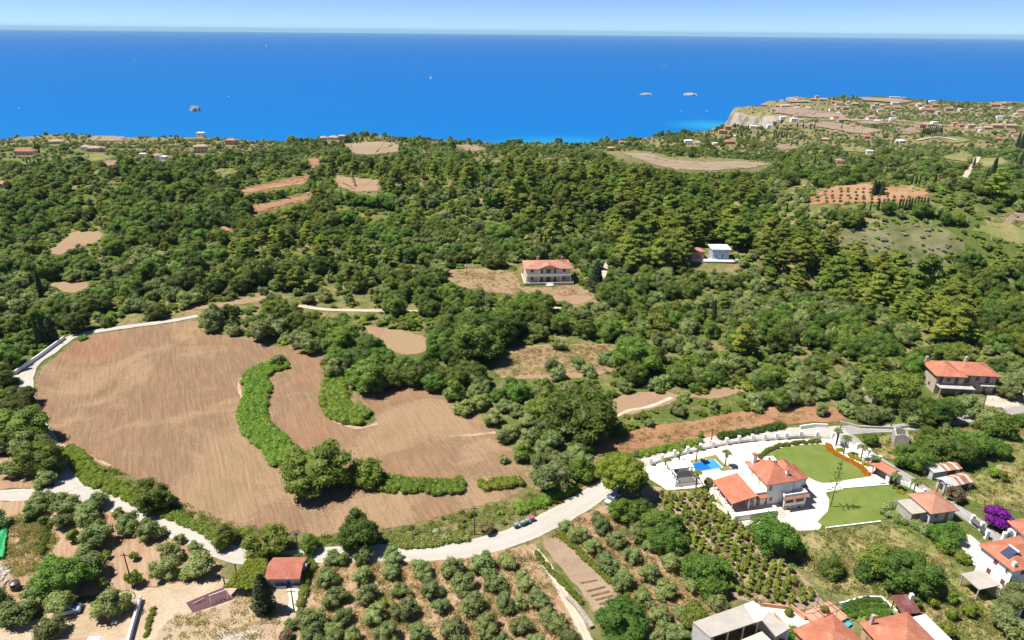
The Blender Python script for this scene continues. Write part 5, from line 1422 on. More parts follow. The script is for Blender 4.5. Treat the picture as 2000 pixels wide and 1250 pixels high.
def pavilion():
    a, rz, w = frame_px((527, 1143), (587, 1142)); O = empty('sports_pavilion', (a[0], a[1], 0), rz)
    tag(O, 'small pavilion with a red tiled roof, blue door and blue benches', 'pavilion')
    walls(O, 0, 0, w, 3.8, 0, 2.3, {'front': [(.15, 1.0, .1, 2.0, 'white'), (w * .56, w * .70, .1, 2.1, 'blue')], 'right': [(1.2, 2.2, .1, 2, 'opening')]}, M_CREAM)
    add_roof(O, 'gable_x', -.45, w + .35, -.9, 4.5, 2.15, 1.0, M_TILE3)
    for (x0, x1) in ((1.2, 3.1), (4.2, w - .1)):
        b = MB().box(x0, x1, -.75, -.35, .42, .50).build('bench_seat', M_BLUE, O); MB().box(x0, x1, -.80, -.76, .1, .40).build('bench_front', M_WHITE, O)
    CLEAR.append([(430, 1150), (485, 1088), (600, 1090), (600, 1200), (420, 1200), (360, 1200), (360, 1170)])
    pv = [tuple(at0(*q, 2.4)[:2]) for q in ((434, 1143), (486, 1090), (522, 1090), (516, 1116), (522, 1134), (500, 1146))]
    g0 = np.array(pv[0]); V0 = empty('pergola_vine', (g0[0], g0[1], 0)); tag(V0, 'flat vine canopy covering the pergola behind the cypress', 'vine')
    cs = []
    while len(cs) < 170:
        x, y = rnd.uniform(min(p[0] for p in pv), max(p[0] for p in pv)), rnd.uniform(min(p[1] for p in pv), max(p[1] for p in pv))
        if bool(inside(pv, np.array([x]), np.array([y]))[0]): cs.append((x - g0[0], y - g0[1], 2.15 + rnd.uniform(-.12, .12)))
    leafy('foliage', cs, [rnd.uniform(.4, .6) for _ in cs], 34, .22, [M_UPINE], V0, squash=.45)
    MB().prism([(p[0] - g0[0], p[1] - g0[1]) for p in pv], 1.9, 2.0).build('lattice', M_BARK, V0)
    m = empty('pergola', (*at0(440, 1148)[:2], 0)); tag(m, 'dark wooden pergola posts under the flat vine canopy', 'pergola')
    for q in ((440, 1147), (470, 1148), (500, 1147), (512, 1122), (462, 1120)):
        p = at0(*q) - at0(440, 1148); MB().box(p[0] - .08, p[0] + .08, p[1] - .08, p[1] + .08, 0, 2.2).build('post', M_BARK, m)
    hedge('clipped_hedge', 'clipped green hedge between the road and the red-roofed pavilion', 'hedge', [(520, 1100), (560, 1096), (606, 1092)], 1.1, 1.3, M_BRIGHT, .26)
    # play surface with white frames
    sheet('play_surface', [(363, 1178), (436, 1148), (456, 1171), (377, 1198)], flat('plum_rubber', (.13, .065, .075), .9, .1, .15), .1, 0, 0)
    def goal(A, B, h, lab, nm='swing_frame'):
        a = at0(*A); b = at0(*B) - a
        o = empty(nm, tuple(a)); tag(o, lab, 'swing')
        MB().tube((0, 0, .05), (0, 0, h), .06).build('post', M_WHITE, o); MB().tube((b[0], b[1], .05), (b[0], b[1], h), .06).build('post', M_WHITE, o)
        MB().tube((-.1, 0, h), (b[0] + .1, b[1], h), .06).build('crossbar', M_WHITE, o)
        for t in (.3, .5, .7):
            s = MB().box(b[0] * t - .2, b[0] * t + .2, b[1] * t - .1, b[1] * t + .1, .45, .5).build('swing_seat', M_DARK, o)
            MB().tube((b[0] * t, b[1] * t, .5), (b[0] * t, b[1] * t, h), .015, .015, 4).build('chain', M_GALV, s)
    goal((413, 1181), (446, 1168), 2.0, 'white goal-shaped swing frame with three seats on the plum play surface')
    a = at0(378, 1182); b = at0(400, 1172) - a
    o = empty('seesaw', tuple(a)); tag(o, 'low pale seesaw bar on the plum play surface', 'seesaw')
    MB().tube((0, 0, .35), (b[0], b[1], .55), .06).build('beam', M_GALV, o); MB().box(b[0] * .5 - .1, b[0] * .5 + .1, b[1] * .5 - .1, b[1] * .5 + .1, 0.05, .42).build('pivot', M_GALV, o)
    # paved strip and tables by the pavilion
    sheet('paved_strip', [(561, 1152), (603, 1098), (612, 1098), (592, 1165), (580, 1195), (560, 1192), (566, 1175)], M_PAVE, .1, .05, 0, clear=False)
    a = at0(585, 1182); b = at0(592, 1160) - a
    o = empty('picnic_table', tuple(a), math.atan2(b[1], b[0])); tag(o, 'long dark picnic table with pale benches on the paved strip', 'table')
    Lq = float(np.hypot(b[0], b[1]))
    MB().box(0, Lq, -.35, .35, .70, .76).build('table_top', flat('brown_wood', (.30, .13, .07)), o)
    for y in (-.75, .55): MB().box(0, Lq, y, y + .22, .42, .47).build('bench', M_WHITE, o)
    for x in (.3, Lq - .3): MB().box(x, x + .1, -.7, .7, .05, .69).build('leg', M_DARK, o)
    sheet('concrete_pad', [(398, 1290), (420, 1231), (510, 1233), (500, 1290)], M_PALEC, .12, 0, 0)
pavilion()

def poly_roof_building(name, label, cat, poly_px, z, h_drop, wall_mat, roof_mat_, thick=.2, inset=.25, wall_extra=None):
    P = [at0(*q, z)[:2] for q in poly_px]; c = sum(P) / len(P)
    O = empty(name, (c[0], c[1], 0)); tag(O, label, cat)
    loc = [tuple(p - c) for p in P]
    MB().prism(loc, z - thick, z).build('roof', roof_mat_, O)
    ins = [(p[0] * (1 - inset / max(1, math.hypot(*p))), p[1] * (1 - inset / max(1, math.hypot(*p)))) for p in loc]
    MB().prism(ins, -.1, z - thick - .01).build('wall', wall_mat, O)
    return O, c, loc

def bottom_buildings():
    # large flat-roofed L with a white strip
    P = [at0(*q, 4.4)[:2] for q in ((1353, 1215), (1471, 1174), (1544, 1226), (1516, 1243), (1489, 1211), (1388, 1245))]
    c = P[0]; O = empty('flat_roofed_workshop', (c[0], c[1], 0)); tag(O, 'long flat pale-roofed L-shaped workshop with a white roof strip at the bottom edge', 'building')
    loc = [tuple(p - c) for p in P]
    a, b, d_, e, f, g = loc
    lerp = lambda p, q, t: (p[0] + (q[0] - p[0]) * t, p[1] + (q[1] - p[1]) * t)
    b1, f1 = lerp(a, b, .84), lerp(g, f, .86); 
    MB().prism([a, b1, f1, g], 4.2, 4.4).build('roof', M_PALEC, O)
    MB().prism([b1, b, lerp(b, d_, .42), f, f1], 4.22, 4.43).build('white_roof_strip', M_WHITE, O)
    MB().prism([lerp(b, d_, .42), d_, e, f], 4.18, 4.38).build('roof', M_PALEC, O)
    sh = lambda p, t=.96: lerp(lerp(a, d_, .5), p, t)
    # walls: posts and closed left end, dark open front
    MB().prism([lerp(a, b, .01), lerp(a, b, .03), lerp(g, f, .03), lerp(g, f, .01)], -.1, 4.19).build('end_wall', M_GALV, O)
    MB().prism([lerp(a, b, .03), lerp(a, b, .99), lerp(lerp(a, b, .99), lerp(g, f, .99), .06), lerp(lerp(a, b, .03), lerp(g, f, .03), .06)], -.1, 4.19).build('back_wall', M_PALEC, O)
    for t in (.06, .35, .65, .93):
        q = lerp(lerp(a, b, t), lerp(g, f, t), .95); MB().box(q[0] - .12, q[0] + .12, q[1] - .12, q[1] + .12, -.1, 4.19).build('post', M_GALV, O)
    MB().prism([lerp(b, d_, .08), lerp(b, d_, .99), lerp(lerp(b, d_, .99), lerp(f, e, .99), .06), lerp(lerp(b, d_, .08), lerp(f, e, .0), .06)], -.1, 4.17).build('side_wall', M_WHITE, O)
    # lower roof in the corner
    Q = [at0(*q, 3.2)[:2] for q in ((1418, 1262), (1488, 1233), (1528, 1270), (1450, 1300))]; cq = Q[0]
    O2 = empty('flat_roofed_annex', (cq[0], cq[1], 0)); tag(O2, 'low pinkish flat-roofed annex inside the corner of the workshop', 'building')
    lq = [tuple(q - cq) for q in Q]; MB().prism(lq, 3.0, 3.2).build('roof', flat('pinkish_screed', (.60, .50, .43)), O2)
    m = (sum(q[0] for q in lq) / 4, sum(q[1] for q in lq) / 4)
    MB().prism([(m[0] + (q[0] - m[0]) * .95, m[1] + (q[1] - m[1]) * .95) for q in lq], -.1, 2.99).build('wall', M_CREAM, O2)
    hedge('clipped_hedge', 'clipped hedge beside the workshop and white courtyard', 'hedge', [(1522, 1262), (1548, 1238)], 1.3, 1.8, M_BRIGHT, .26)
    sheet('white_courtyard', [(1488, 1186), (1540, 1192), (1572, 1204), (1584, 1220), (1570, 1246), (1556, 1252), (1541, 1226)], M_PAVE, .1, 0, 0)
    # courtyard wall: terracotta coping
    def low_wall(pts, h, lab, mat=M_TERRAW, th=.12):
        P = [at0(*q) for q in pts]; O = empty('courtyard_wall', tuple(P[0])); tag(O, lab, 'wall')
        for a, b in zip(P[:-1], P[1:]):
            t = (b - a)[:2]; t /= np.linalg.norm(t); n = np.array([-t[1], t[0]]) * th; a2, b2 = (a - P[0])[:2], (b - P[0])[:2]
            MB().prism([tuple(a2 - n), tuple(b2 - n), tuple(b2 + n), tuple(a2 + n)], 0, h).build('wall_panel', mat, O)
    low_wall([(1490, 1185), (1540, 1191)], .8, 'pink courtyard wall along the bottom of the vineyard')
    low_wall([(1543, 1190), (1572, 1212)], 1.1, 'short terracotta wall beside the yellow-flowered shrub')
    low_wall([(1511, 1200), (1545, 1238)], .5, 'low terracotta kerb wall across the white courtyard')
    # orange house with salmon roof
    ap = at0(1628, 1236, 4.3); rz = .42; O = empty('orange_house', (ap[0] - (3.75 * math.cos(rz) + 1.0 * math.sin(rz)), ap[1] - (3.75 * math.sin(rz) - 1.0 * math.cos(rz)), 0), rz); tag(O, 'orange-walled house with salmon roof beside the white courtyard', 'house')
    walls(O, 0, -4.5, 7.5, 7.0, 0, 3.0, {'left': [(1.5, 2.5, .9, 2.1, 'window'), (4, 5, .1, 2.1, 'door')], 'back': [(2, 3, 1, 2, 'window')]}, M_ORANGE)
    add_roof(O, 'hip', -.5, 8.0, -5.0, 2.9, 3.0, 1.5, M_TILE)
    # salmon terrace with open pergola
    a = at0(1590, 1222); O = empty('roof_pergola', (a[0], a[1], 0), .45); tag(O, 'thin metal pergola frame over a salmon terrace', 'pergola')
    MB().box(0, 6.2, -1.5, 2.5, 0, .5).build('terrace', M_TERRAW, O)
    for x in (0.1, 3.0, 6.0):
        for y in (-1.3, 2.3): MB().tube((x, y, .5), (x, y, 3.1), .05).build('post', M_DARK, O)
    for x in (0.1, 1.5, 3.0, 4.5, 6.0): MB().tube((x, -1.4, 3.1), (x, 2.4, 3.1), .05).build('beam', M_DARK, O)
    for y in (-1.3, 2.3): MB().tube((0, y, 3.16), (6.2, y, 3.16), .05).build('rail', M_DARK, O)
    # house with the faceted salmon roof at the bottom edge
    a, rz, w = frame_px((1724, 1256), (1788, 1262)); ap = at0(1772, 1232, 5.4); rz = .25; O = empty('peach_house', (ap[0] - (4.1 * math.cos(rz) - .5 * math.sin(rz)), ap[1] - (4.1 * math.sin(rz) + .5 * math.cos(rz)), 0), rz); tag(O, 'peach house with a faceted salmon hip roof and white terrace at the bottom edge', 'house')
    walls(O, 0, -3.5, 8.2, 8.0, 0, 3.6, {'left': [(5.6, 6.6, 1.4, 2.6, 'window'), (3.0, 4.0, 1.2, 2.4, 'window'), (1.0, 1.9, .1, 2.2, 'door')], 'back': [(2, 3, 1.2, 2.4, 'window')]}, M_PEACH)
    add_roof(O, 'hip', -.5, 8.7, -4.0, 5.0, 3.6, 1.9, M_TILE)
    chimney(O, .8, 4.0, 3.8, 5.9, .5, M_PINKP, False)
    MB().box(8.75, 11.6, -4.0, 4.2, 0, 3.2).build('side_terrace', M_WHITE, O)
    sheet('white_terrace', [(1680, 1250), (1690, 1222), (1722, 1214), (1738, 1222), (1722, 1270), (1690, 1290)], M_PAVE, .1, 0, 0)
    # kiosk
    a, rz, w = frame_px((1758, 1214), (1786, 1212)); O = empty('garden_kiosk', (a[0], a[1], 0), rz); tag(O, 'open garden kiosk with a maroon roof and white chimney', 'kiosk')
    for x in (.1, 2.6):
        for y in (.1, 2.6): MB().box(x, x + .15, y, y + .15, 0, 2.0).build('post', M_BARK, O)
    add_roof(O, 'shed_back', -.3, 3.1, -.3, 3.1, 2.0, .7, M_TILE4)
    chimney(O, 2.8, 2.3, 0, 3.5, .55, M_WHITE, False)
    # vegetable garden beside the kiosk
    sheet('vegetable_garden', [(1640, 1182), (1690, 1168), (1722, 1170), (1750, 1196), (1730, 1214), (1690, 1220), (1650, 1206)], M_LOT, .1, .1, 0)
    for i, q in enumerate([[(1646, 1188), (1690, 1174), (1720, 1174)], [(1650, 1197), (1695, 1184), (1732, 1186)], [(1660, 1206), (1700, 1196), (1740, 1198)], [(1690, 1214), (1735, 1206)]]):
        hedge('crop_row', ['row of low crops along the far edge of the vegetable garden', 'second crop row of the vegetable garden from its far edge', 'third crop row of the vegetable garden from its far edge', 'short dense crop row beside the peach house'][i], 'crops', q, .9, .7, M_BRIGHT, .2, 'rows of the vegetable garden')
    low_wall([(1640, 1180), (1690, 1167), (1722, 1168), (1752, 1196)], .35, 'thin white kerb around the vegetable garden', M_WHITE)
    CLEAR.append([(1340, 1260), (1345, 1210), (1470, 1165), (1560, 1185), (1640, 1170), (1760, 1165), (1850, 1220), (1860, 1260)])
bottom_buildings()

def corner_house():
    a, rz, w = frame_px((1920, 1066), (1980, 1112), 5.8); O = empty('white_house', (a[0], a[1], 0), rz)
    tag(O, 'tall white house with maroon shutters and a solar panel on its roof', 'house')
    k = 'maroon'
    walls(O, 0, 0, w, 8.5, 0, 5.8, {'front': [(w * .42, w * .42 + .75, 4.1, 5.1, k), (w * .42 - .6, w * .42 + .15, 1.5, 2.6, k), (w * .80, w * .80 + .8, 4.0, 5.1, 'window'), (w * .78, w * .78 + .75, 1.5, 2.6, k)], 'right': [(2, 3, 4, 5.2, k), (5, 6, 4, 5.2, k), (2, 3, 1.2, 2.4, k)]}, M_WHITE)
    add_roof(O, 'hip', -.5, w + .5, -.5, 9.0, 5.8, 1.9, M_TILE)
    n = MB().box(w * .35, w * .75, .6, 2.6, 5.9, 6.35).build('roof_niche', M_WHITE, O)
    p = MB().add([(w * .45, .5, 6.55), (w * .72, .5, 6.55), (w * .72, 2.2, 7.6), (w * .45, 2.2, 7.6), (w * .45, .55, 6.47), (w * .72, .55, 6.47), (w * .72, 2.25, 7.52), (w * .45, 2.25, 7.52)], [(0, 1, 2, 3), (7, 6, 5, 4), (0, 4, 5, 1), (1, 5, 6, 2), (2, 6, 7, 3), (3, 7, 4, 0)]).build('solar_panel', M_SOLAR, O)
    MB().tube((w * .42, 2.4, 7.6), (w * .75, 2.4, 7.6), .22, .22, 10).build('water_tank', M_GALV, p)
    chimney(O, w - .4, .3, 0.5, 7.0, .5, M_WHITE, False)
    a, rz, w = frame_px((1877, 1121), (1913, 1152), 2.6); O = empty('flat_carport', (a[0], a[1], 0), rz); tag(O, 'grey flat-roofed carport against the tall white house', 'carport')
    MB().box(0, w, 0, 4.4, 2.45, 2.65).build('roof', M_PALEC, O)
    for x in (.15, w - .35):
        for y in (.15, 4.0): MB().box(x, x + .2, y, y + .2, 0, 2.45).build('post', M_PALEC, O)
    MB().box(.3, w - .3, 4.0, 4.15, 0, 2.44).build('back_wall', M_PALEC, O)
    CLEAR.append([(1868, 1125), (1915, 1040), (2050, 1040), (2050, 1150), (1960, 1160), (1915, 1158)])
    sheet('stone_forecourt', [(1842, 1058), (1862, 1045), (1895, 1046), (1915, 1062), (1915, 1110), (1890, 1100), (1860, 1080)], M_PAVE, .1, .1, 0)
    # roof pieces at the right edge and the yard walls
    a, rz, w = frame_px((1972, 1018), (2010, 1050), 2.8); O = empty('bungalow', (a[0], a[1], 0), rz); tag(O, 'bungalow with a salmon roof half out of the right edge behind the purple bougainvillea', 'house')
    walls(O, 0, 0, 9, 7, 0, 2.8, {'front': [(2, 3, 1, 2, 'window')]}, M_WHITE); add_roof(O, 'hip', -.5, 9.5, -.5, 7.5, 2.8, 1.4, M_TILE)
    P = [at0(*q) for q in ((1897, 1022), (1915, 1036), (1925, 1052), (1958, 1056), (1968, 1050))]
    O = empty('gate_wall', tuple(P[0])); tag(O, 'white gate pillars with dark metal gate at the white house entrance', 'gate')
    for i, p in enumerate(P):
        q = p - P[0]; MB().box(q[0] - .3, q[0] + .3, q[1] - .3, q[1] + .3, 0, 2.0).build('pillar', M_WHITE, O)
    for i in (0, 1, 3):
        q, r = P[i] - P[0], P[i + 1] - P[0]; MB().tube((q[0], q[1], .9), (r[0], r[1], .9), .6, .6, 4).build('gate', M_DARK, O)
    P = [at0(*q) for q in ((1940, 1158), (1990, 1205))]
    t = (P[1] - P[0])[:2]; n = np.array([-t[1], t[0]]) / np.linalg.norm(t) * .15
    o = MB().prism([tuple(-n), tuple(t - n), tuple(t + n), tuple(n)], 0, 1.6).build('boundary_wall', M_WHITE); o.location = tuple(P[0]); tag(o, 'white boundary wall descending below the carport', 'wall')
corner_house()

# ---- far houses: (px, base py, width px, wall, roof, roof kind, roof colour word, wall word)
W_, C_, P_, K_, O_ = (M_WHITE, 'white'), (M_CREAM, 'cream'), (M_PEACH, 'peach'), (M_PINKP, 'pink'), (M_ORANGE, 'orange')
T1, T2, T3, T5, FL = (M_TILE, 'salmon'), (M_TILE2, 'pale red'), (M_TILE3, 'red'), (M_TANROOF, 'tan'), (M_WHITE, 'flat white')
FAR_PLAIN = [(1390,250,16,K_,T2),(1422,254,14,K_,T2),(1412,262,18,P_,T1),(1434,270,5,W_,FL),(1428,282,18,P_,T3),(1398,285,8,W_,FL),(1471,253,14,W_,FL),(1505,250,14,W_,FL),(1516,241,14,O_,T1),(1532,234,16,W_,FL),(1552,238,14,W_,FL),(1566,238,12,W_,T5),
 (1634,234,14,W_,T3),(1644,240,12,K_,T2),(1613,276,12,O_,T5),(1694,271,10,K_,T3),(1439,206.5,16,P_,T2),(1452,206,10,K_,T5),(1492,209,12,C_,T5),(1519,209,10,K_,T5),(1537,209,22,C_,FL),(1558,213,10,W_,FL),(1578,213,10,W_,FL),(1543,195,12,W_,T5),(1561,197,10,W_,T2),
 (1588,198,12,K_,T2),(1607,198,14,P_,T5),(1630,203,12,O_,T1),(1639,206,14,W_,T2),(1670,207,12,O_,T5),(1652,215,12,K_,T2),(1625,217,9,W_,T2),(1614,187,8,W_,FL),(1622,187,8,W_,FL),(1572,187,10,W_,FL),(1586,187,10,W_,FL),
 (1690,188.5,16,C_,T2),(1744,187,16,W_,FL),(1748,192,20,C_,FL),(1765,185,8,W_,FL),(1784,187,26,W_,FL),(1803,188,14,K_,T2),(1766,194,8,K_,T2),(1824,200,14,W_,FL),(1856,191,8,K_,T3),(1881,194,20,K_,T2),(1915,197,8,K_,T3),(1930,196,10,W_,FL),(1973,198,46,P_,T2),
 (1811,210,10,P_,T2),(1826,210,12,P_,T1),(1855,217,16,K_,T2),(1813,220,26,P_,T3),(1944,209,16,K_,T2),(1749,205,14,W_,FL),(1754,213,14,P_,T1),(1734,213,10,K_,T2),(1720,219,12,W_,T5),(1712,207,8,C_,T5),(1723,208,8,P_,T5),(1782,207,12,K_,T2),
 (1704,235,16,W_,T2),(1712,239,10,W_,FL),(1744,237,12,W_,FL),(1802,250,12,K_,T3),(1827,245,12,W_,FL),(1868,247,12,P_,T2),(1880,248,12,P_,T1),(1899,251,16,C_,T5),(1915,255,16,P_,T5),(1931,253,16,P_,T5),(1949,251,20,P_,T5),(1974,251,18,P_,T5),(1971,241,12,W_,T5),
 (1979,262,10,P_,T3),(1986,267,12,W_,T3),(1954,275,12,K_,T3),(1765,280,14,W_,FL),(1952,233,10,W_,FL),(1998,220,14,C_,T5),(1640,321,11,W_,T2),(1698,301,10,W_,FL)]
FAR_COAST = [(47,303,30,C_,T3),(108,282,20,C_,T5),(166,294,14,W_,T5),(182,297,18,C_,T5),(197,297,12,W_,T2),(278,309,9,W_,FL),(304,312,16,W_,T2),(320,314,9,W_,FL),(392,299,22,C_,T5),(450,283,18,P_,T2),(364,268.5,11,W_,FL),(376,268.5,9,W_,FL),(391,268.5,12,W_,FL),(5,369,15,W_,T2),
 (650,273,18,C_,T5),(632,274,12,C_,T5),(668,274,12,P_,T5),(1195,295,11,O_,T5),(1345,283,14,W_,FL),(1362,283,10,W_,T5),(1160,274,20,P_,T2),(1215,282,9,P_,T2)]
_r = random.Random(5)
for _ in range(58):
    px_ = _r.uniform(1500, 1998); FAR_PLAIN.append((px_, _r.uniform(189 + max(0, px_ - 1760) * .03, 262), _r.uniform(5, 8), _r.choice([W_, W_, C_, C_, K_]), _r.choice([T2, T5, T5, FL])))
def far_houses(rows, place, group):
    rows = sorted(rows, key=lambda r: r[0])
    for i, (px, py, wpx, wl_, rf) in enumerate(rows):
        g = ground(px, py); sc = float(np.linalg.norm(g - CAM)) / FPX
        w = wpx * sc * (.85 if py < 265 else 1.0); d = min(w, 9) * rnd.uniform(.75, 1.0); h = 5.6 if wpx * sc > 9 and rnd.random() < .55 else 3.4
        if py > 290: h = 3.6
        if 350 < px < 400: h = 6.5
        O = empty('house', (g[0] - w / 2, g[1], g[2] - .3), rnd.uniform(-.35, .35))
        nw = max(2, min(5, int(w / 3)))
        ops = [(w * (k + .5) / nw - .5, w * (k + .5) / nw + .5, zf + 1.0, zf + 2.3, 'window') for k in range(nw) for zf in ((0.3, 3.1) if h > 5 else (0.3,))]
        walls(O, 0, 0, w, d, 0, h + .3, {'front': ops, 'left': [(d * .4, d * .4 + 1, 1.3, 2.5, 'window')]}, wl_[0], frames=False)
        if rf is FL: add_roof(O, 'flat', -.3, w + .3, -.3, d + .3, h + .3, 0, M_WHITE, thick=.4)
        else: add_roof(O, 'hip', -.6, w + .6, -.6, d + .6, h + .3, min(w, d) * .24, rf[0])
        tag(O, f'{wl_[1]} house with {rf[1]} roof {place}, {ordinal(i + 1)} from the left', 'house', group)
        hp = max(wpx * .5, 6); CLEAR.append([(px - wpx * .6, py + 2.2), (px - wpx * .6, py - hp), (px + wpx * .6, py - hp), (px + wpx * .6, py + 2.2)])
far_houses(FAR_PLAIN, 'on the distant coastal plain', 'houses on the distant coastal plain')
far_houses(FAR_COAST, 'along the near clifftop coast', 'houses along the near coast')
CLEAR.append([(1600, 850), (1660, 850), (1740, 905), (1840, 965), (1830, 990), (1770, 990), (1700, 935), (1600, 890)])
CLEAR.append([(1180, 296), (1265, 296), (1310, 307), (1450, 311), (1515, 320), (1480, 336), (1330, 338), (1210, 312)])
CLEAR.append([(452, 378), (500, 360), (596, 339), (608, 350), (592, 364), (480, 382)])
CLEAR.append([(484, 402), (580, 380), (616, 372), (604, 394), (520, 417), (486, 420)])
CLEAR.append([(975, 680), (1060, 668), (1150, 668), (1180, 690), (1170, 725), (1080, 745), (950, 745)])
CLEAR.append([(634, 742), (700, 758), (738, 800), (738, 836), (660, 832), (634, 795)])
CLEAR.append([(1808, 968), (1808, 908), (1885, 908), (1912, 930), (1910, 968)])
CLEAR.append([(476, 720), (560, 700), (575, 715), (545, 780), (570, 880), (540, 880), (485, 830)])

# ---------------------------------------------------------------- hedges, blossom, special trees
hedge('bramble_hedge', 'winding bramble hedge between the two arms of the stubble field', 'hedge', [(562, 712), (520, 722), (496, 742), (505, 765), (492, 800), (500, 835), (525, 860), (548, 880), (562, 905)], 7.6, 1.5, M_BUSH, .30, density=1.1)
hedge('bramble_hedge', 'bright bramble spur curving into the stubble field', 'hedge', [(655, 745), (650, 775), (658, 800), (685, 815), (718, 818)], 8.0, 1.8, M_BUSH, .32, density=1.1)
hedge('bramble_hedge', 'bramble hedge running right from the big lone hedge tree across the stubble field', 'hedge', [(660, 935), (720, 942), (780, 950), (840, 955), (905, 952)], 5.6, 1.4, M_BUSH, .30)
hedge('bramble_hedge', 'separate low bramble clump near the field corner by the road', 'hedge', [(935, 952), (975, 948), (1018, 942)], 3.4, 1.5, M_BUSH, .28)
hedge('bramble_bank', 'yellow-green bramble bank beside the track junction', 'hedge', [(122, 880), (150, 895), (170, 925), (200, 945), (240, 960), (290, 985)], 4.2, 1.0, M_BUSH, .28)
hedge('bramble_bank', 'green bramble bank at the road bend with scattered white blossom', 'hedge', [(300, 995), (350, 1015), (400, 1035), (420, 1048)], 2.4, .9, M_BUSH, .26, second=M_WHITEB, frac=.04)
hedge('bramble_bank', 'bramble bank with white blossom above the road bend', 'hedge', [(760, 1060), (820, 1062), (870, 1056), (910, 1048)], 3.0, .9, M_BUSH, .26, second=M_WHITEB, frac=.12)
hedge('bramble_bank', 'green bramble bank between the bins and the grey olive', 'hedge', [(1010, 1000), (1045, 985), (1085, 970), (1120, 950)], 3.0, 1.2, M_BUSH, .28)
hedge('roadside_hedge', 'dark hedge along the road above the villa pool', 'hedge', [(1245, 890), (1290, 882), (1330, 872), (1370, 862)], 1.8, 1.3, M_BUSH, .26)
hedge('roadside_hedge', 'dark hedge along the road opposite the villa drive', 'hedge', [(1400, 856), (1440, 850), (1485, 842), (1530, 834)], 1.9, 1.4, M_OAK, .26)
hedge('garden_hedge', 'low green hedge between villa drive and upper lawn', 'hedge', [(1484, 896), (1498, 882), (1535, 870), (1600, 863)], 1.0, .8, M_BUSH, .2)
hedge('lavender_bed', 'grey-green clipped plants below the villa terrace', 'shrub', [(1470, 1018), (1495, 1012), (1512, 1008)], 1.3, .8, M_OLIVE, .2)
hedge('flower_bed', 'orange flower border curving along the upper lawn', 'flowers', [(1617, 868), (1622, 880), (1645, 894), (1668, 905), (1686, 918), (1697, 930)], 1.7, .5, M_ORANGEB, .17, density=.7)
for i, q in enumerate([(1640, 879), (1662, 891), (1672, 896), (1692, 908), (1757, 960), (1783, 974)]):
    lab = ['topmost yellow-green shrub between the orange border and white wall', 'second yellow-green shrub behind the orange flower border', 'third yellow-green shrub behind the orange flower border', 'yellow-green shrub just above the gatehouse', 'yellow-green shrub at the top corner of the lower lawn', 'yellow-green shrub by the lower lawn palm'][i]
    hedge('golden_shrub', lab, 'shrub', [(q[0] - 6, q[1]), (q[0] + 6, q[1] + 3)], 1.2, .8, M_YELLOWB, .18, 'golden shrubs along the garden wall')
hedge('oleander_hedge', 'white-flowering oleander hedge from the cottage down to the forecourt', 'hedge', [(1722, 1002), (1745, 1014), (1775, 1024), (1800, 1036), (1830, 1058), (1862, 1078)], 1.7, 1.3, M_BUSH, .22, second=M_WHITEB, frac=.4)
hedge('oleander_hedge', 'short white-flowering oleander row at the lawn corner above the cottage', 'hedge', [(1725, 996), (1745, 988), (1760, 985)], 1.2, 1.1, M_BUSH, .22, second=M_WHITEB, frac=.35)
hedge('evergreen_screen', 'dark evergreen screen of shrubs beside the stone forecourt', 'hedge', [(1835, 1066), (1850, 1080), (1872, 1092), (1885, 1098)], 2.0, 1.9, M_OAK, .3)
hedge('field_hedge', 'dark hedge row along the right edge of the road field', 'hedge', [(1660, 800), (1690, 812), (1720, 822)], 2.0, 1.2, M_OAK, .3)
hedge('creeper_hedge', 'green creeper over the wall right of the pavilion', 'hedge', [(612, 1098), (600, 1130), (594, 1160), (585, 1190)], 1.0, 1.1, M_BUSH, .24)
hedge('dry_hedge', 'straggly weeds beside the white boundary wall of the yard', 'shrub', [(300, 1190), (292, 1215), (285, 1245)], .7, .6, M_BUSH, .18)
hedge('scrub_row', 'row of young green shrubs down the slope beside the green net', 'hedge', [(90, 1020), (88, 1050), (84, 1085)], 1.0, 1.0, M_BUSH, .22)
hedge('weed_strip', 'tall weeds along the edge of the vegetable plot', 'shrub', [(1045, 1078), (1075, 1115), (1110, 1150), (1140, 1180)], .9, .6, M_BUSH, .2)
hedge('weed_strip', 'tall weeds between the vegetable plot and olive orchard', 'shrub', [(1095, 1045), (1130, 1080), (1175, 1120), (1225, 1165)], 1.1, .7, M_BUSH, .2)

def blossom_tree(name, label, cat, cx, cy, r, mat, base, frac, sz=.9):
    g = ground(cx, cy + r * .6); s = float(np.linalg.norm(g - CAM)) / FPX; R = r * s
    O = empty(name, tuple(g)); tag(O, label, cat)
    d = unit(22, -.2); cs = d * np.array([.62 * R, .62 * R, .55 * R * sz]) + np.array([0, 0, .75 * R * sz]); rs = PR.uniform(.28, .42, len(cs)) * R
    leafy('crown', cs, rs, 60, .24 * max(.8, R / 2), [base, mat], O, mat, frac)
    MB().tube((0, 0, -.1), (0, 0, R * .7), .12, .08).build('trunk', M_BARK, O)
blossom_tree('bougainvillea', 'large vivid purple bougainvillea by the lane', 'shrub', 1942, 1013, 24, M_PURPLE, M_PURPLE, .9)
blossom_tree('pink_tree', 'dusty pink flowering tree beside the gabled shed', 'tree', 1861, 967, 17, M_PINK, M_OAK, .45)
blossom_tree('oleander', 'pink oleander bush at the road edge beside the utility pole', 'shrub', 948, 1030, 17, M_PINK, M_BUSH, .45)
blossom_tree('oleander', 'pink oleander bush below the olives at the bottom edge', 'shrub', 559, 1241, 13, M_PINK, M_BUSH, .5)
blossom_tree('oleander', 'dark reddish shrub at the corner of the villa patio', 'shrub', 1384, 942, 11, M_MAROON if False else M_PINK, M_OAK, .15)
blossom_tree('flowering_shrub', 'small yellow-flowered shrub in the white courtyard corner', 'shrub', 1540, 1196, 8, M_YELLOWB, M_OAK, .5)
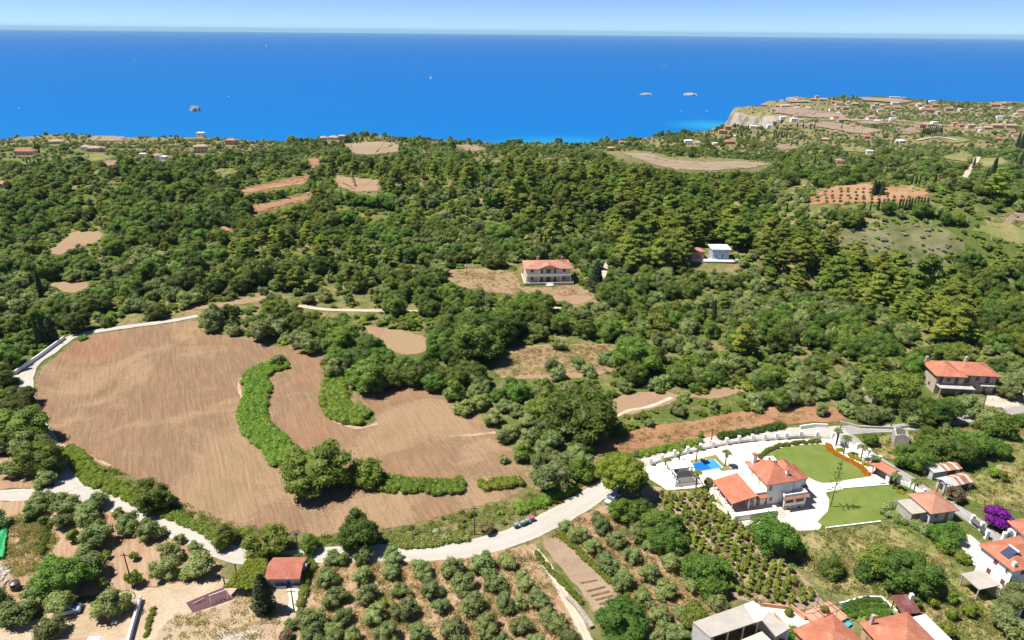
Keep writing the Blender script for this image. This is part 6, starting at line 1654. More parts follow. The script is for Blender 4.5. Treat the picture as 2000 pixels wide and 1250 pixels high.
for i, (x, y, r) in enumerate([(852, 1038, 7), (868, 1052, 8), (485, 738, 5), (400, 1030, 5), (810, 1040, 5)]):
    blossom_tree('white_blossom_shrub', ['white-blossoming shrub nearest the field above the road bend', 'white-blossoming shrub lower on the bank above the road bend', 'white-blossoming shrub in the winding field hedge', 'white-blossoming shrub by the road left of the round dark tree', 'small white-blossoming shrub among brambles above the road'][i], 'shrub', x, y, r, M_WHITEB, M_BUSH, .55)

def umbrella_pine():
    g = ground(1208, 968); s = float(np.linalg.norm(g - CAM)) / FPX
    O = empty('umbrella_pine', tuple(g)); tag(O, 'large bright green umbrella pine overhanging the road beside the villa', 'tree')
    R = 52 * s
    d = unit(120, -.15); rad = PR.uniform(.55, .85, len(d))
    cs = d * rad[:, None] * np.array([R, R, R * .62]) + np.array([0, 0, R * 0.98]); rs = PR.uniform(.17, .26, len(cs)) * R
    leafy('crown', cs, rs, 60, .32, [M_UPINE], O, squash=.7)
    t = MB().path_tube([(0, 0, -.2), (.1, .1, R * .4), (0, .1, R * .8)], [.42, .34, .25], 8)
    for k in range(7):
        a = 6.28 * k / 7; t.tube((.05, .1, R * .55), (math.cos(a) * R * .6, math.sin(a) * R * .6, R * 1.0), .16, .06, 5)
    t.build('trunk', M_BARK, O)
umbrella_pine()

def palm(px, base, top, label):
    g = ground(px, base); h = (base - top) * float(np.linalg.norm(g - CAM)) / FPX / .8
    O = empty('palm_tree', tuple(g)); tag(O, label, 'palm', 'palms of the villa garden')
    lean = rnd.uniform(-.15, .15)
    MB().path_tube([(0, 0, -.1), (lean * .4, 0, h * .5), (lean, 0, h)], [.16, .12, .11], 7).build('trunk', M_BARK, O)
    n = 15; V, Fc, T = [], [], []
    for k in range(n):
        a = 6.28 * k / n + rnd.uniform(-.2, .2); el = rnd.uniform(.1, 1.0); L = rnd.uniform(1.3, 1.7)
        pts = []
        for q in range(6):
            t = q / 5; r = L * (t - .12 * t * t) * math.cos(el * (1 - .4 * t)); z = L * (math.sin(el) * t - .75 * t * t)
            pts.append(np.array([lean + r * math.cos(a), r * math.sin(a), h + z]))
        side = np.array([-math.sin(a), math.cos(a), 0])
        for q in range(5):
            w0, w1 = .28 * math.sin(math.pi * (q + .4) / 6), .28 * math.sin(math.pi * (q + 1.4) / 6) if q < 4 else .02
            for sg in (1, -1):
                b = len(V); dr = np.array([0, 0, -.5])
                V += [pts[q], pts[q + 1], pts[q + 1] + (side * sg + dr) * w1, pts[q] + (side * sg + dr) * w0]; Fc.append((b, b + 1, b + 2, b + 3)); T += [.5 + .3 * rnd.random()] * 4
    me = make_mesh('crown', [(np.array(V), Fc, np.array(T), 0)], [M_PALM]); link(bpy.data.objects.new('crown', me), O)
PALMS = [(1359, 903, 876, 'palm at the back edge of the pool'), (1326, 903, 880, 'palm behind the white pool house'), (1416, 911, 885, 'palm at the right end of the pool'), (1359, 953, 926, 'palm before the pool house podium'), (1303, 917, 900, 'short palm left of the pool house'),
         (1632, 871, 845, 'topmost palm along the white wall by the lane bend'), (1647, 887, 860, 'second palm along the white wall above the gatehouse'), (1681, 899, 876, 'third palm along the white wall above the gatehouse'), (1703, 922, 898, 'palm just above the gatehouse'), (1744, 955, 932, 'palm just below the gatehouse'), (1781, 973, 946, 'palm on the lower lawn edge by the lane')]
for q in PALMS: palm(*q)

def sparse_tree():
    g = ground(1622, 990); h = 78 * float(np.linalg.norm(g - CAM)) / FPX / .8
    O = empty('young_conifer', tuple(g)); tag(O, 'tall thin sparse conifer standing at the edge of the lower lawn', 'tree')
    t = MB().tube((0, 0, -.1), (.3, .1, h), .10, .03, 6)
    cs, rs = [], []
    for k in range(7):
        z = h * (.35 + .62 * k / 7); L = 1.2 * (1 - k / 9)
        for j in range(4):
            a = 1.57 * j + k * .7; e = (math.cos(a) * L, math.sin(a) * L, z + .25); t.tube((0.3 * z / h, 0, z), e, .03, .015, 4); cs += [e, (e[0] * .6, e[1] * .6, z + .15)]; rs += [.2, .16]
    t.build('trunk', M_BARK, O); leafy('crown', cs, rs, 14, .16, [M_OAK], O, core=False)
sparse_tree()

# ---------------------------------------------------------------- street furniture, vehicles, walls
def pole(px, base, top, label, arm=True, mat=None):
    g = ground(px, base); h = (base - top) * float(np.linalg.norm(g - CAM)) / FPX / (.78 if base > 900 else .93)
    O = empty('utility_pole', tuple(g)); tag(O, label, 'pole', 'utility poles')
    MB().tube((0, 0, -.3), (0, 0, h), .14, .09, 8).build('shaft', mat or M_BARK, O)
    if arm:
        MB().box(-.7, .7, -.05, .05, h - .55, h - .43).build('crossarm', mat or M_BARK, O)
        for x in (-.6, 0, .6): MB().tube((x, 0, h - .43), (x, 0, h - .25), .05, .04, 6).build('insulator', M_WHITE, O)
for q in [(584, 1088, 1046, 'dark wooden utility pole at the road above the pavilion'), (259, 1146, 1092, 'leaning dark utility pole in the sandy loop of the grove'), (927, 1044, 994, 'grey utility pole beside the pink oleander'), (1824, 979, 946, 'utility pole nearer the garden wall on the lane by the cottage'), (1837, 984, 952, 'utility pole on the lane at the cottage roof corner'),
          (1919, 798, 764, 'thin utility pole before the unfinished house'), (1163, 576, 552, 'stout pale pole beside the tall dark cypress near the manor', ), (575, 1196, 1156, 'dark lamp pole by the picnic table'), (1634, 868, 832, 'thin pole beside the topmost wall palm'), (1740, 835, 800, 'thin utility pole on the lane above the stone hut'), (1086, 690, 664, 'pale pole in the small orchard clearing'),
          (1388, 870, 835, 'thin pole on the roadside hedge above the pool'), (1156, 930, 895, 'thin pole left of the umbrella pine'), (912, 540, 500, 'thin pole at the dry field left of the manor')]: pole(*q)

def bin_(px, py, rz, body, lid, label):
    g = ground(px, py); O = empty('waste_bin', tuple(g), rz); O.scale = (.68, .72, .85); tag(O, label, 'bin', 'roadside bins')
    m = MB(); m.add([(-.55, -.42, .12), (.55, -.42, .12), (.55, .42, .12), (-.55, .42, .12), (-.66, -.52, 1.1), (.66, -.52, 1.1), (.66, .52, 1.1), (-.66, .52, 1.1)], [(0, 3, 2, 1), (0, 1, 5, 4), (1, 2, 6, 5), (2, 3, 7, 6), (3, 0, 4, 7), (4, 5, 6, 7)])
    m.build('body', body, O)
    n = 8; vs_ = []; fs = []
    for k in range(n + 1):
        t = math.pi * k / n; vs_ += [(-.70, -.56 * math.cos(t), 1.1 + .3 * math.sin(t)), (.70, -.56 * math.cos(t), 1.1 + .3 * math.sin(t))]
    for k in range(n): fs.append((2 * k, 2 * k + 1, 2 * k + 3, 2 * k + 2))
    fs += [tuple(range(0, 2 * n + 2, 2))[::-1], tuple(range(1, 2 * n + 2, 2))]
    MB().add(vs_, fs).build('lid', lid, O)
    for x in (-.5, .5):
        for y in (-.35, .35): MB().tube((x - .04, y, .1), (x + .04, y, .1), .1, .1, 8).build('wheel', M_DARK, O)
MG = flat('green_bin_plastic', (.05, .13, .10), .5, .4); MBL = flat('blue_bin_plastic', (.03, .13, .42), .5, .4); MPK = flat('pink_lid', (.62, .10, .18), .5, .4); MGR = flat('grey_lid', (.25, .33, .32), .5, .4)
bin_(1008, 1031, .45, MG, MGR, 'leftmost grey-green waste bin at the road edge')
bin_(1020, 1027, .45, MG, MGR, 'green waste bin second from the left at the road edge')
bin_(1029, 1023, .45, MG, MGR, 'green waste bin touching the blue bin at the road edge')
bin_(1039, 1018, .45, MBL, MPK, 'blue waste bin with a pink lid at the road edge')
bin_(1951, 803, .1, flat('bright_blue_bin', (.02, .22, .62), .5, .4), flat('bright_blue_lid', (.03, .30, .72), .5, .4), 'bright blue bin on the lane by the unfinished house')

def car(px, py, rz, paint, label):
    g = ground(px, py); O = empty('parked_car', (g[0], g[1], g[2] + .05), rz); tag(O, label, 'car')
    prof = [(-1.95, .35), (-1.95, .75), (-1.75, .92), (-1.2, .98), (-.65, 1.42), (.75, 1.46), (1.45, 1.02), (1.9, .95), (1.97, .6), (1.95, .35)]
    n = len(prof); V = []
    for y, k in ((-.85, 1.0), (.85, 1.0)):
        for x, z in prof: V.append((x, y * (1.0 if z < 1.1 else .82), z))
    Fc = [(i, (i + 1) % n, n + (i + 1) % n, n + i) for i in range(n)] + [tuple(range(n))[::-1], tuple(range(n, 2 * n))]
    b = mesh_obj('body', V, [f[::-1] for f in Fc], paint, O)
    bv = b.modifiers.new('round', 'BEVEL'); bv.width = .09; bv.segments = 2
    gl = M_GLASS
    MB().add([(-1.17, -.72, 1.02), (-1.17, .72, 1.02), (-.67, .66, 1.43), (-.67, -.66, 1.43)], [(0, 1, 2, 3)]).build('windscreen', gl, O).location = (-.03, 0, .02)
    MB().add([(1.40, -.72, 1.06), (1.40, .72, 1.06), (.78, .66, 1.46), (.78, -.66, 1.46)], [(3, 2, 1, 0)]).build('rear_window', gl, O).location = (.03, 0, .02)
    for s in (-1, 1):
        MB().add([(-.95, s * .80, 1.0), (1.2, s * .80, 1.05), (.7, s * .73, 1.38), (-.6, s * .73, 1.36)], [(0, 1, 2, 3)]).build('side_window', gl, O).location = (0, s * .035, 0)
        for x in (-1.25, 1.25):
            wh = MB().tube((x, s * .68, .32), (x, s * .88, .32), .32, .32, 14).build('wheel', M_DARK, O); MB().tube((x, s * .88, .32), (x, s * .90, .32), .18, .18, 10).build('rim', M_GALV, wh)
        MB().box(-1.985, -1.95, s * .6 - .15, s * .6 + .15, .65, .8).build('headlight', M_WHITE, O)
CARW = flat('white_car_paint', (.80, .80, .80), .25, .5, .02); CARB = flat('pale_blue_car_paint', (.42, .52, .66), .25, .5, .02); CARS = flat('silver_car_paint', (.55, .57, .60), .25, .5, .02)
car(1838, 828, .2, CARW, 'white car on the lane before the unfinished house')
car(1196, 979, .9, CARB, 'pale blue car in the shade of the umbrella pine')
car(134, 1197, .3, CARB, 'pale blue car in the tree shade of the sandy yard')
car(1438, 513, 0.0, CARS, 'silver car on the terrace right of the blue-grey house')
car(1888, 815, .25, CARS, 'silver car in the tree shade on the lane')

def wall_line(name, pts, h, th, mat, label, cat='wall'):
    P = [ground(*q) for q in pts]; O = empty(name, tuple(P[0])); tag(O, label, cat)
    for a, b in zip(P[:-1], P[1:]):
        t = (b - a)[:2]; t /= np.linalg.norm(t); n = np.array([-t[1], t[0]]) * th / 2; a2, b2 = (a - P[0])[:2], (b - P[0])[:2]
        z0, z1 = a[2] - P[0][2], b[2] - P[0][2]
        MB().prism([tuple(a2 - n), tuple(b2 - n), tuple(b2 + n), tuple(a2 + n)], min(z0, z1) - .3, max(z0, z1) + h).build('wall_panel', mat, O)
wall_line('boundary_wall', [(276, 1172), (268, 1200), (260, 1228), (250, 1265)], 1.1, .35, M_WHITE, 'white boundary wall of the sandy yard by the bottom edge')
wall_line('roadside_wall', [(12, 738), (30, 732), (55, 715), (80, 698), (104, 680), (126, 664)], 1.3, .3, M_WHITE, 'white wall along the dirt track beside the cypress pair')
wall_line('rubble_wall', [(1108, 1168), (1125, 1185), (1140, 1205), (1156, 1228)], .6, .8, M_STONE, 'dark rubble wall beside the vegetable plot')
wall_line('stone_wall', [(1682, 770), (1695, 780), (1710, 792)], 2.0, .4, M_PALEC, 'weathered wall end left of the big dark tree')
wall_line('lane_wall', [(1562, 838), (1590, 834), (1615, 835)], 1.0, .3, M_WHITE, 'white wall with red coping at the road fork')
wall_line('terrace_wall', [(1640, 826), (1680, 836), (1740, 838), (1800, 832)], .6, .3, M_PALEC, 'low grey wall along the lane at the fork')

def rubble():
    O = empty('rubble_heap', tuple(ground(8, 1120))); tag(O, 'grey heap of rubble and broken slabs at the left edge', 'rubble')
    g0 = ground(8, 1120)
    for k in range(26):
        p = ground(rnd.uniform(-14, 16), rnd.uniform(1098, 1142)) - g0
        v, f = ico((0, 0, 0), (rnd.uniform(.25, .7), rnd.uniform(.25, .6), rnd.uniform(.12, .3)), 1)
        o = mesh_obj('stone', v, f, rnd.choice([M_PALEC, M_CONC, M_STONE]), O); o.location = (p[0], p[1], .1); o.rotation_euler = (rnd.uniform(-.3, .3), rnd.uniform(-.3, .3), rnd.uniform(0, 6))
rubble()
def net():
    P = [ground(*q) for q in ((-30, 1030), (18, 1021), (17, 1050), (10, 1094), (-30, 1096))]
    g0 = P[0]; nx, ny = 14, 14; V = []; Fc = []
    A, B, C, D = P[0] - g0, P[1] - g0, P[3] - g0, P[4] - g0
    for i in range(nx + 1):
        for j in range(ny + 1):
            u, v = i / nx, j / ny; p = (A * (1 - u) + B * u) * (1 - v) + (D * (1 - u) + C * u) * v
            V.append((p[0] + rnd.uniform(-.1, .1), p[1] + rnd.uniform(-.1, .1), .55 + .22 * math.sin(i * 1.1 + j * .5) + rnd.uniform(-.1, .1)))
    for i in range(nx):
        for j in range(ny): a = i * (ny + 1) + j; Fc.append((a, a + ny + 1, a + ny + 2, a + 1))
    o = mesh_obj('green_net', V, Fc, flat('green_netting', (.04, .34, .12), .8, .2, .2, 2.0), smooth=True)
    sd = o.modifiers.new('thick', 'SOLIDIFY'); sd.thickness = .04
    o.location = tuple(g0); tag(o, 'crumpled bright green netting spread at the left edge', 'net')
net()
def tank():
    g = ground(32, 1150); O = empty('water_tank', tuple(g)); tag(O, 'round dark water tank behind the trees at left', 'tank')
    MB().tube((0, 0, 0), (0, 0, 1.5), .8, .8, 18).build('body', M_DARK, O); MB().tube((0, 0, 1.5), (0, 0, 1.7), .8, .25, 18).build('lid', M_DARK, O)
tank()
def corner_roof():
    a, rz, w = frame_px((80, 1262), (190, 1252), 2.5); O = empty('farm_shed', (a[0], a[1], 0), rz); tag(O, 'pale pink roofed farm shed cut by the bottom edge of the sandy yard', 'shed')
    walls(O, 0, -4, w, 4.6, 0, 2.4, {'back': [(2, 3, .1, 2, 'door')]}, M_CREAM); add_roof(O, 'gable_x', -.3, w * .8, -4.4, 1.0, 2.4, .5, M_TILE2)
    add_roof(O, 'flat', w * .8 + .02, w + .3, -4.4, .8, 2.5, 0, M_WHITE, 'white_roof')
corner_roof()

# yard oddments
def crate(px, py, s, mat, name, label):
    g = ground(px, py); O = empty(name, tuple(g), rnd.uniform(0, 3)); tag(O, label, 'furniture')
    MB().box(-s, s, -s * .7, s * .7, .35, .45).build('top', mat, O)
    for x in (-s * .8, s * .8):
        for y in (-s * .5, s * .5): MB().box(x - .04, x + .04, y - .04, y + .04, 0, .35).build('leg', mat, O)
crate(192, 1202, .5, M_WHITE, 'garden_table', 'small white table at the edge of the tree shade in the sandy yard')
crate(224, 1219, .4, M_WHITE, 'garden_stool', 'small white stool on the sandy yard')
crate(1655, 1222, .6, flat('turquoise_plastic', (.05, .42, .60), .4, .4), 'garden_table', 'turquoise plastic table by the white terrace')
crate(1597, 1200, .5, MBL, 'garden_table', 'small blue table on the salmon terrace')

# vegetable plot furrows
for i, (a, b) in enumerate((((1133, 1140), (1166, 1134)), ((1146, 1156), (1181, 1147)), ((1154, 1165), (1190, 1156)), ((1162, 1173), (1197, 1164)), ((1170, 1181), (1204, 1172)))):
    A, B = ground(*a), ground(*b); t = (B - A)[:2]; L = np.linalg.norm(t); t /= L; n = np.array([-t[1], t[0]]) * .28
    vs_ = []; fs = []
    for k in range(13):
        p = A[:2] + t * L * k / 12; j = rnd.uniform(-.05, .05)
        vs_ += [(*(p - n), .07), (*(p + n * j), .34 + rnd.uniform(-.05, .05)), (*(p + n), .07)]
    for k in range(12): fs += [(3 * k, 3 * k + 3, 3 * k + 4, 3 * k + 1), (3 * k + 1, 3 * k + 4, 3 * k + 5, 3 * k + 2)]
    tag(mesh_obj('soil_ridge', vs_, fs, M_FIELD), f'{ordinal(i + 1)} dark soil ridge from the top of the vegetable plot', 'soil ridge', 'ridges of the vegetable plot')

# ---------------------------------------------------------------- sea: islets and boats
def islet(px, py, w, h, label, n=5):
    g = plane(np.array(float(px)), np.array(float(py)), SEA_Z); s = float(np.linalg.norm(g - CAM)) / FPX
    W, Hh = w * s / 2, h * s
    bm = bmesh.new(); bmesh.ops.create_icosphere(bm, subdivisions=4, radius=1.0)
    for v in bm.verts:
        c = v.co
        f = 1 + .07 * math.sin(5 * c.x + 3 * c.y + px) + .08 * math.sin(9 * c.y - 4 * c.z) + .08 * math.sin(17 * c.x + 11 * c.z)
        c.x *= W * f; c.y *= W * .8 * f; c.z *= Hh * f
        if c.z < -4: c.z = -4
    me = bpy.data.meshes.new('rock_islet'); bm.to_mesh(me); bm.free()
    me.materials.append(flat('islet_rock', (.36, .36, .37), .95, .1, .35, .12, bmp=1.0))
    o = bpy.data.objects.new('rock_islet', me); link(o); o.location = (g[0], g[1], SEA_Z); tag(o, label, 'islet', 'rocks in the sea')
islet(381, 217, 17, 9, 'round grey rock islet alone in the sea off the left coast')
islet(1262, 185, 20, 3.0, 'low flat rock islet left of the pair off the headland')
islet(1348, 186, 24, 4.0, 'larger rock islet right of the pair off the headland')
islet(1381, 217, 4, 1.2, 'tiny rock just off the bluff')
def boat(px, py, hpx, sail, label):
    g = plane(np.array(float(px)), np.array(float(py)), SEA_Z); s = float(np.linalg.norm(g - CAM)) / FPX
    O = empty('sailing_boat' if sail else 'motor_boat', (g[0], g[1], SEA_Z), rnd.uniform(-.6, .6)); tag(O, label, 'boat')
    Hh = hpx * s; L = Hh * (.75 if sail else 2.2)
    m = MB(); n = 9; V = []; Fc = []
    for k in range(n):
        t = k / (n - 1); x = (t - .5) * L; b = .16 * L * math.sin(math.pi * min(1, t * 1.15 + .12) * .86) + .01
        V += [(x, -b, .09 * L), (x, 0, -.04 * L), (x, b, .09 * L)]
    for k in range(n - 1): a = 3 * k; Fc += [(a, a + 3, a + 4, a + 1), (a + 1, a + 4, a + 5, a + 2), (a, a + 2, a + 5, a + 3)]
    m.add(V, Fc).build('hull', M_WHITE, O)
    if sail:
        MB().tube((0, 0, .05 * L), (0, 0, Hh), .012 * Hh, .008 * Hh, 5).build('mast', M_GALV, O)
        for (x0, x1, z0, z1) in ((.03 * L, -.42 * L, .16 * L, .97 * Hh), (-.03 * L + .06 * L, .45 * L, .12 * L, .85 * Hh)):
            MB().add([(x0, -.01 * L, z0), (x1, .03 * L, z0), (x0, -.01 * L, z1), (x0, .01 * L, z0), (x1, .05 * L, z0), (x0, .01 * L, z1)], [(0, 1, 2), (5, 4, 3), (0, 3, 4, 1), (1, 4, 5, 2), (2, 5, 3, 0)]).build('sail', M_WHITE, O)
    else:
        MB().box(-.12 * L, .15 * L, -.09 * L, .09 * L, .09 * L, .2 * L).build('cabin', M_WHITE, O)
boat(264, 117, 6, True, 'white sailing boat farthest left out at sea')
boat(520, 91, 4.5, True, 'tiny sailing boat near the horizon left of centre')
boat(841, 154, 6, True, 'white sailing boat in the middle of the bay')
boat(1298, 131, 6.5, True, 'white sailing boat out beyond the paired rocks')
boat(447, 189, 2, False, 'small white motor boat above the round islet')
boat(37, 212, 2, False, 'small white motor boat near the left coast')
boat(1330, 217, 1.5, False, 'tiny motor boat near the bluff')

# ---------------------------------------------------------------- plant everything
def plant_vineyard():
    poly = [(1285, 962), (1310, 968), (1385, 962), (1400, 992), (1455, 1036), (1492, 1062), (1530, 1100), (1588, 1160), (1596, 1176), (1560, 1186), (1480, 1180), (1420, 1150), (1392, 1095), (1345, 1075), (1330, 1040), (1290, 995)]
    W = poly_world(poly)
    xs = [p[0] for p in W]; ys = [p[1] for p in W]
    out = []
    a = math.radians(-28); ca, sa = math.cos(a), math.sin(a)
    big = [(t[1], t[2], t[4] * PROTO[t[0]][0]['R']) for t in TREES]
    i = 0
    cx, cy = sum(xs) / len(xs), sum(ys) / len(ys)
    for u in np.arange(-40, 40, 1.42):
        for v in np.arange(-40, 40, 1.30):
            x = cx + u * ca - v * sa + rnd.uniform(-.25, .25); y = cy + u * sa + v * ca + rnd.uniform(-.25, .25)
            if not bool(inside(W, np.array([x]), np.array([y]))[0]) or rnd.random() < .07: continue
            if any(math.hypot(x - b[0], y - b[1]) < b[2] * .8 for b in big): continue
            s = rnd.uniform(.8, 1.3); out.append(['grape_vine', x, y, 0.0, s, s * rnd.uniform(.85, 1.15), rnd.uniform(0, 6.28), rnd.randrange(6)])
    return out
VINES = plant_vineyard()
SCATTER = scatter()

KIND_WORDS = {'olive_tree': ('grey-green olive tree', 'tree'), 'oak_tree': ('dark evergreen tree', 'tree'), 'pine_tree': ('yellow-green pine', 'tree'), 'cypress_tree': ('dark slim cypress', 'tree'),
              'shrub': ('low green shrub', 'shrub'), 'grape_vine': ('bright green grape vine', 'vine'), 'citrus_tree': ('small round citrus tree', 'tree'), 'broadleaf_tree': ('fresh green leafy tree', 'tree'), 'grey_scrub': ('bare grey thorn bush', 'shrub')}
LANDMARKS = [(1500, 950, 'the white villa'), (550, 1125, 'the pavilion'), (1205, 925, 'the umbrella pine'), (1025, 1022, 'the roadside bins'), (1862, 750, 'the unfinished house'), (1762, 858, 'the stone hut'), (1065, 535, 'the manor'), (1405, 495, 'the blue-grey house'),
             (130, 958, 'the road junction'), (510, 800, 'the winding hedge'), (690, 790, 'the bramble spur'), (612, 914, 'the lone hedge tree'), (1440, 1210, 'the workshop'), (1960, 1100, 'the tall white house'), (1816, 1000, 'the cottage'), (1120, 1120, 'the vegetable plot'),
             (1080, 700, 'the orchard clearing'), (770, 665, 'the small brown clearing'), (1300, 860, 'the ploughed red field'), (150, 470, 'the pale left clearing'), (530, 380, 'the red field strips'), (700, 360, 'the pine clearing'), (1740, 490, 'the scrub slope'),
             (1700, 380, 'the red orchard field'), (1340, 320, 'the long pale field'), (1500, 640, 'the cypress trio'), (1860, 640, 'the dark ravine'), (260, 1140, 'the leaning pole'), (80, 650, 'the track cypresses'), (1770, 1190, 'the maroon kiosk'), (1870, 935, 'the rusty sheds'),
             (880, 460, 'the dark mid wood'), (300, 560, 'the left grove'), (1250, 480, 'the tall pines'), (1430, 225, 'the bluff'), (1820, 255, 'the far cypress row'), (180, 295, 'the left clifftop villa'), (1930, 460, 'the right green field'), (880, 1150, 'the orchard middle'), (640, 540, 'the mid track')]

def spawn():
    allp = TREES + VINES
    hand = len(allp)
    allp = allp + SCATTER
    P3 = np.array([[t[1], t[2], t[3]] for t in allp]); px, py = project(P3)
    dist = np.linalg.norm(P3 - CAM, axis=1)
    app = np.array([PROTO[t[0]][0]['R'] * t[4] for t in allp]) / dist * FPX      # apparent crown radius, photo pixels
    inview = (px > -15) & (px < 2015) & (py > 150) & (py < 1290)
    groups = {}
    for i, t in enumerate(allp): groups.setdefault(t[0], []).append(i)
    single, mass = [], {}
    for k, idx in groups.items():
        vis = [i for i in idx if inview[i]]
        vis.sort(key=lambda i: -(app[i] + (1000 if i < hand and k != 'grape_vine' else 0)))
        pick = set(vis[:300]); single += [(i, k) for i in vis[:300]]
        mass[k] = [i for i in idx if i not in pick]
    # labels: nearest landmark, side, rank
    lm = np.array([(a, b) for a, b, _ in LANDMARKS], float)
    slot = {}
    for i, k in single:
        d2 = ((lm - [px[i], py[i]]) ** 2 * [1, 1.6]).sum(1); j = int(np.argmin(d2))
        dx, dy = px[i] - lm[j, 0], py[i] - lm[j, 1]
        side = ('right of' if dx > 0 else 'left of') if abs(dx) > abs(dy) * 1.2 else ('in front of' if dy > 0 else 'behind')
        slot.setdefault((k, j, side), []).append((math.hypot(dx, dy), i))
    GR = {'olive_tree': 'olive trees', 'oak_tree': 'dark evergreen trees', 'pine_tree': 'pines', 'cypress_tree': 'cypresses', 'shrub': 'shrubs', 'grape_vine': 'vines of the vineyard', 'citrus_tree': 'citrus trees', 'broadleaf_tree': 'fresh green leafy trees', 'grey_scrub': 'grey thorn bushes'}
    for (k, j, side), lst in slot.items():
        lst.sort()
        for r, (d, i) in enumerate(lst):
            t = allp[i]; pr = PROTO[k][t[7]]
            if t[4] > 1.2 and k + '_large' in PROTO: pr = PROTO[k + '_large'][t[7] % 3]
            words = f'{KIND_WORDS[k][0]} {side} {LANDMARKS[j][2]}' + ((', nearest on that side' if r == 0 else f', {ordinal(r + 1)} nearest on that side') if len(lst) > 1 else '')
            if pr['trunk'] is not None and app[i] > 9:
                o = empty(k, (t[1], t[2], t[3]), t[6]); o.scale = (t[4], t[4], t[5])
                link(bpy.data.objects.new('trunk', pr['trunk']), o); link(bpy.data.objects.new('crown', pr['crown']), o)
            else:
                o = bpy.data.objects.new(k, pr['full']); link(o); o.location = (t[1], t[2], t[3]); o.rotation_euler = (0, 0, t[6]); o.scale = (t[4], t[4], t[5])
            tag(o, words, KIND_WORDS[k][1], GR[k])
    # the rest of each kind, as one mass
    MASS = {'olive_tree': ('olive_grove', 'distant grey-green olive groves covering the slopes'), 'oak_tree': ('evergreen_wood', 'dark evergreen woodland across the valley'), 'pine_tree': ('pine_wood', 'yellow-green pine wood on the ridge'), 'shrub': ('undergrowth', 'low green scrub between the trees'),
            'cypress_tree': ('cypress_wood', 'far slim cypresses on the plain'), 'grape_vine': ('vineyard_foliage', 'remaining grape vines of the vineyard'), 'broadleaf_tree': ('leafy_wood', 'fresh green leafy trees in the woods'), 'grey_scrub': ('thorn_scrub', 'bare grey thorn scrub on the slope'), 'citrus_tree': ('citrus_grove', 'citrus trees')}
    for k, idx in mass.items():
        if not idx: continue
        c = bpy.data.collections.new('stock_' + k)
        for q, pr in enumerate(PROTO[k]):
            o = bpy.data.objects.new(f'stock_{k}_{q:02d}', pr['full']); c.objects.link(o)
        T = [allp[i] for i in idx]
        me = bpy.data.meshes.new(MASS[k][0]); me.vertices.add(len(T)); me.vertices.foreach_set('co', np.array([[t[1], t[2], t[3]] for t in T], np.float32).ravel())
        for nm, ty, val in (('rot', 'FLOAT_VECTOR', [[0, 0, t[6]] for t in T]), ('scl', 'FLOAT_VECTOR', [[t[4], t[4], t[5]] for t in T])):
            a = me.attributes.new(nm, ty, 'POINT'); a.data.foreach_set('vector', np.array(val, np.float32).ravel())
        a = me.attributes.new('pick', 'INT', 'POINT'); a.data.foreach_set('value', np.array([t[7] for t in T], np.int32))
        o = bpy.data.objects.new(MASS[k][0], me); link(o); tag(o, MASS[k][1], kind='stuff')
        ng = bpy.data.node_groups.new('plant_' + k, 'GeometryNodeTree')
        ng.interface.new_socket('Geometry', in_out='INPUT', socket_type='NodeSocketGeometry'); ng.interface.new_socket('Geometry', in_out='OUTPUT', socket_type='NodeSocketGeometry')
        gi, go = ng.nodes.new('NodeGroupInput'), ng.nodes.new('NodeGroupOutput')
        ip = ng.nodes.new('GeometryNodeInstanceOnPoints'); ci = ng.nodes.new('GeometryNodeCollectionInfo')
        ci.inputs['Collection'].default_value = c; ci.inputs['Separate Children'].default_value = True; ci.inputs['Reset Children'].default_value = True
        ip.inputs['Pick Instance'].default_value = True
        def attr(nm, ty):
            n = ng.nodes.new('GeometryNodeInputNamedAttribute'); n.data_type = ty; n.inputs['Name'].default_value = nm; return n.outputs['Attribute']
        L = ng.links
        L.new(gi.outputs[0], ip.inputs['Points']); L.new(ci.outputs[0], ip.inputs['Instance']); L.new(attr('pick', 'INT'), ip.inputs['Instance Index'])
        L.new(attr('rot', 'FLOAT_VECTOR'), ip.inputs['Rotation']); L.new(attr('scl', 'FLOAT_VECTOR'), ip.inputs['Scale']); L.new(ip.outputs[0], go.inputs[0])
        md = o.modifiers.new('plants', 'NODES'); md.node_group = ng
        print('MASS', k, len(T))
    print('SINGLE', len(single), {k: sum(1 for _, q in single if q == k) for k in groups})
spawn()

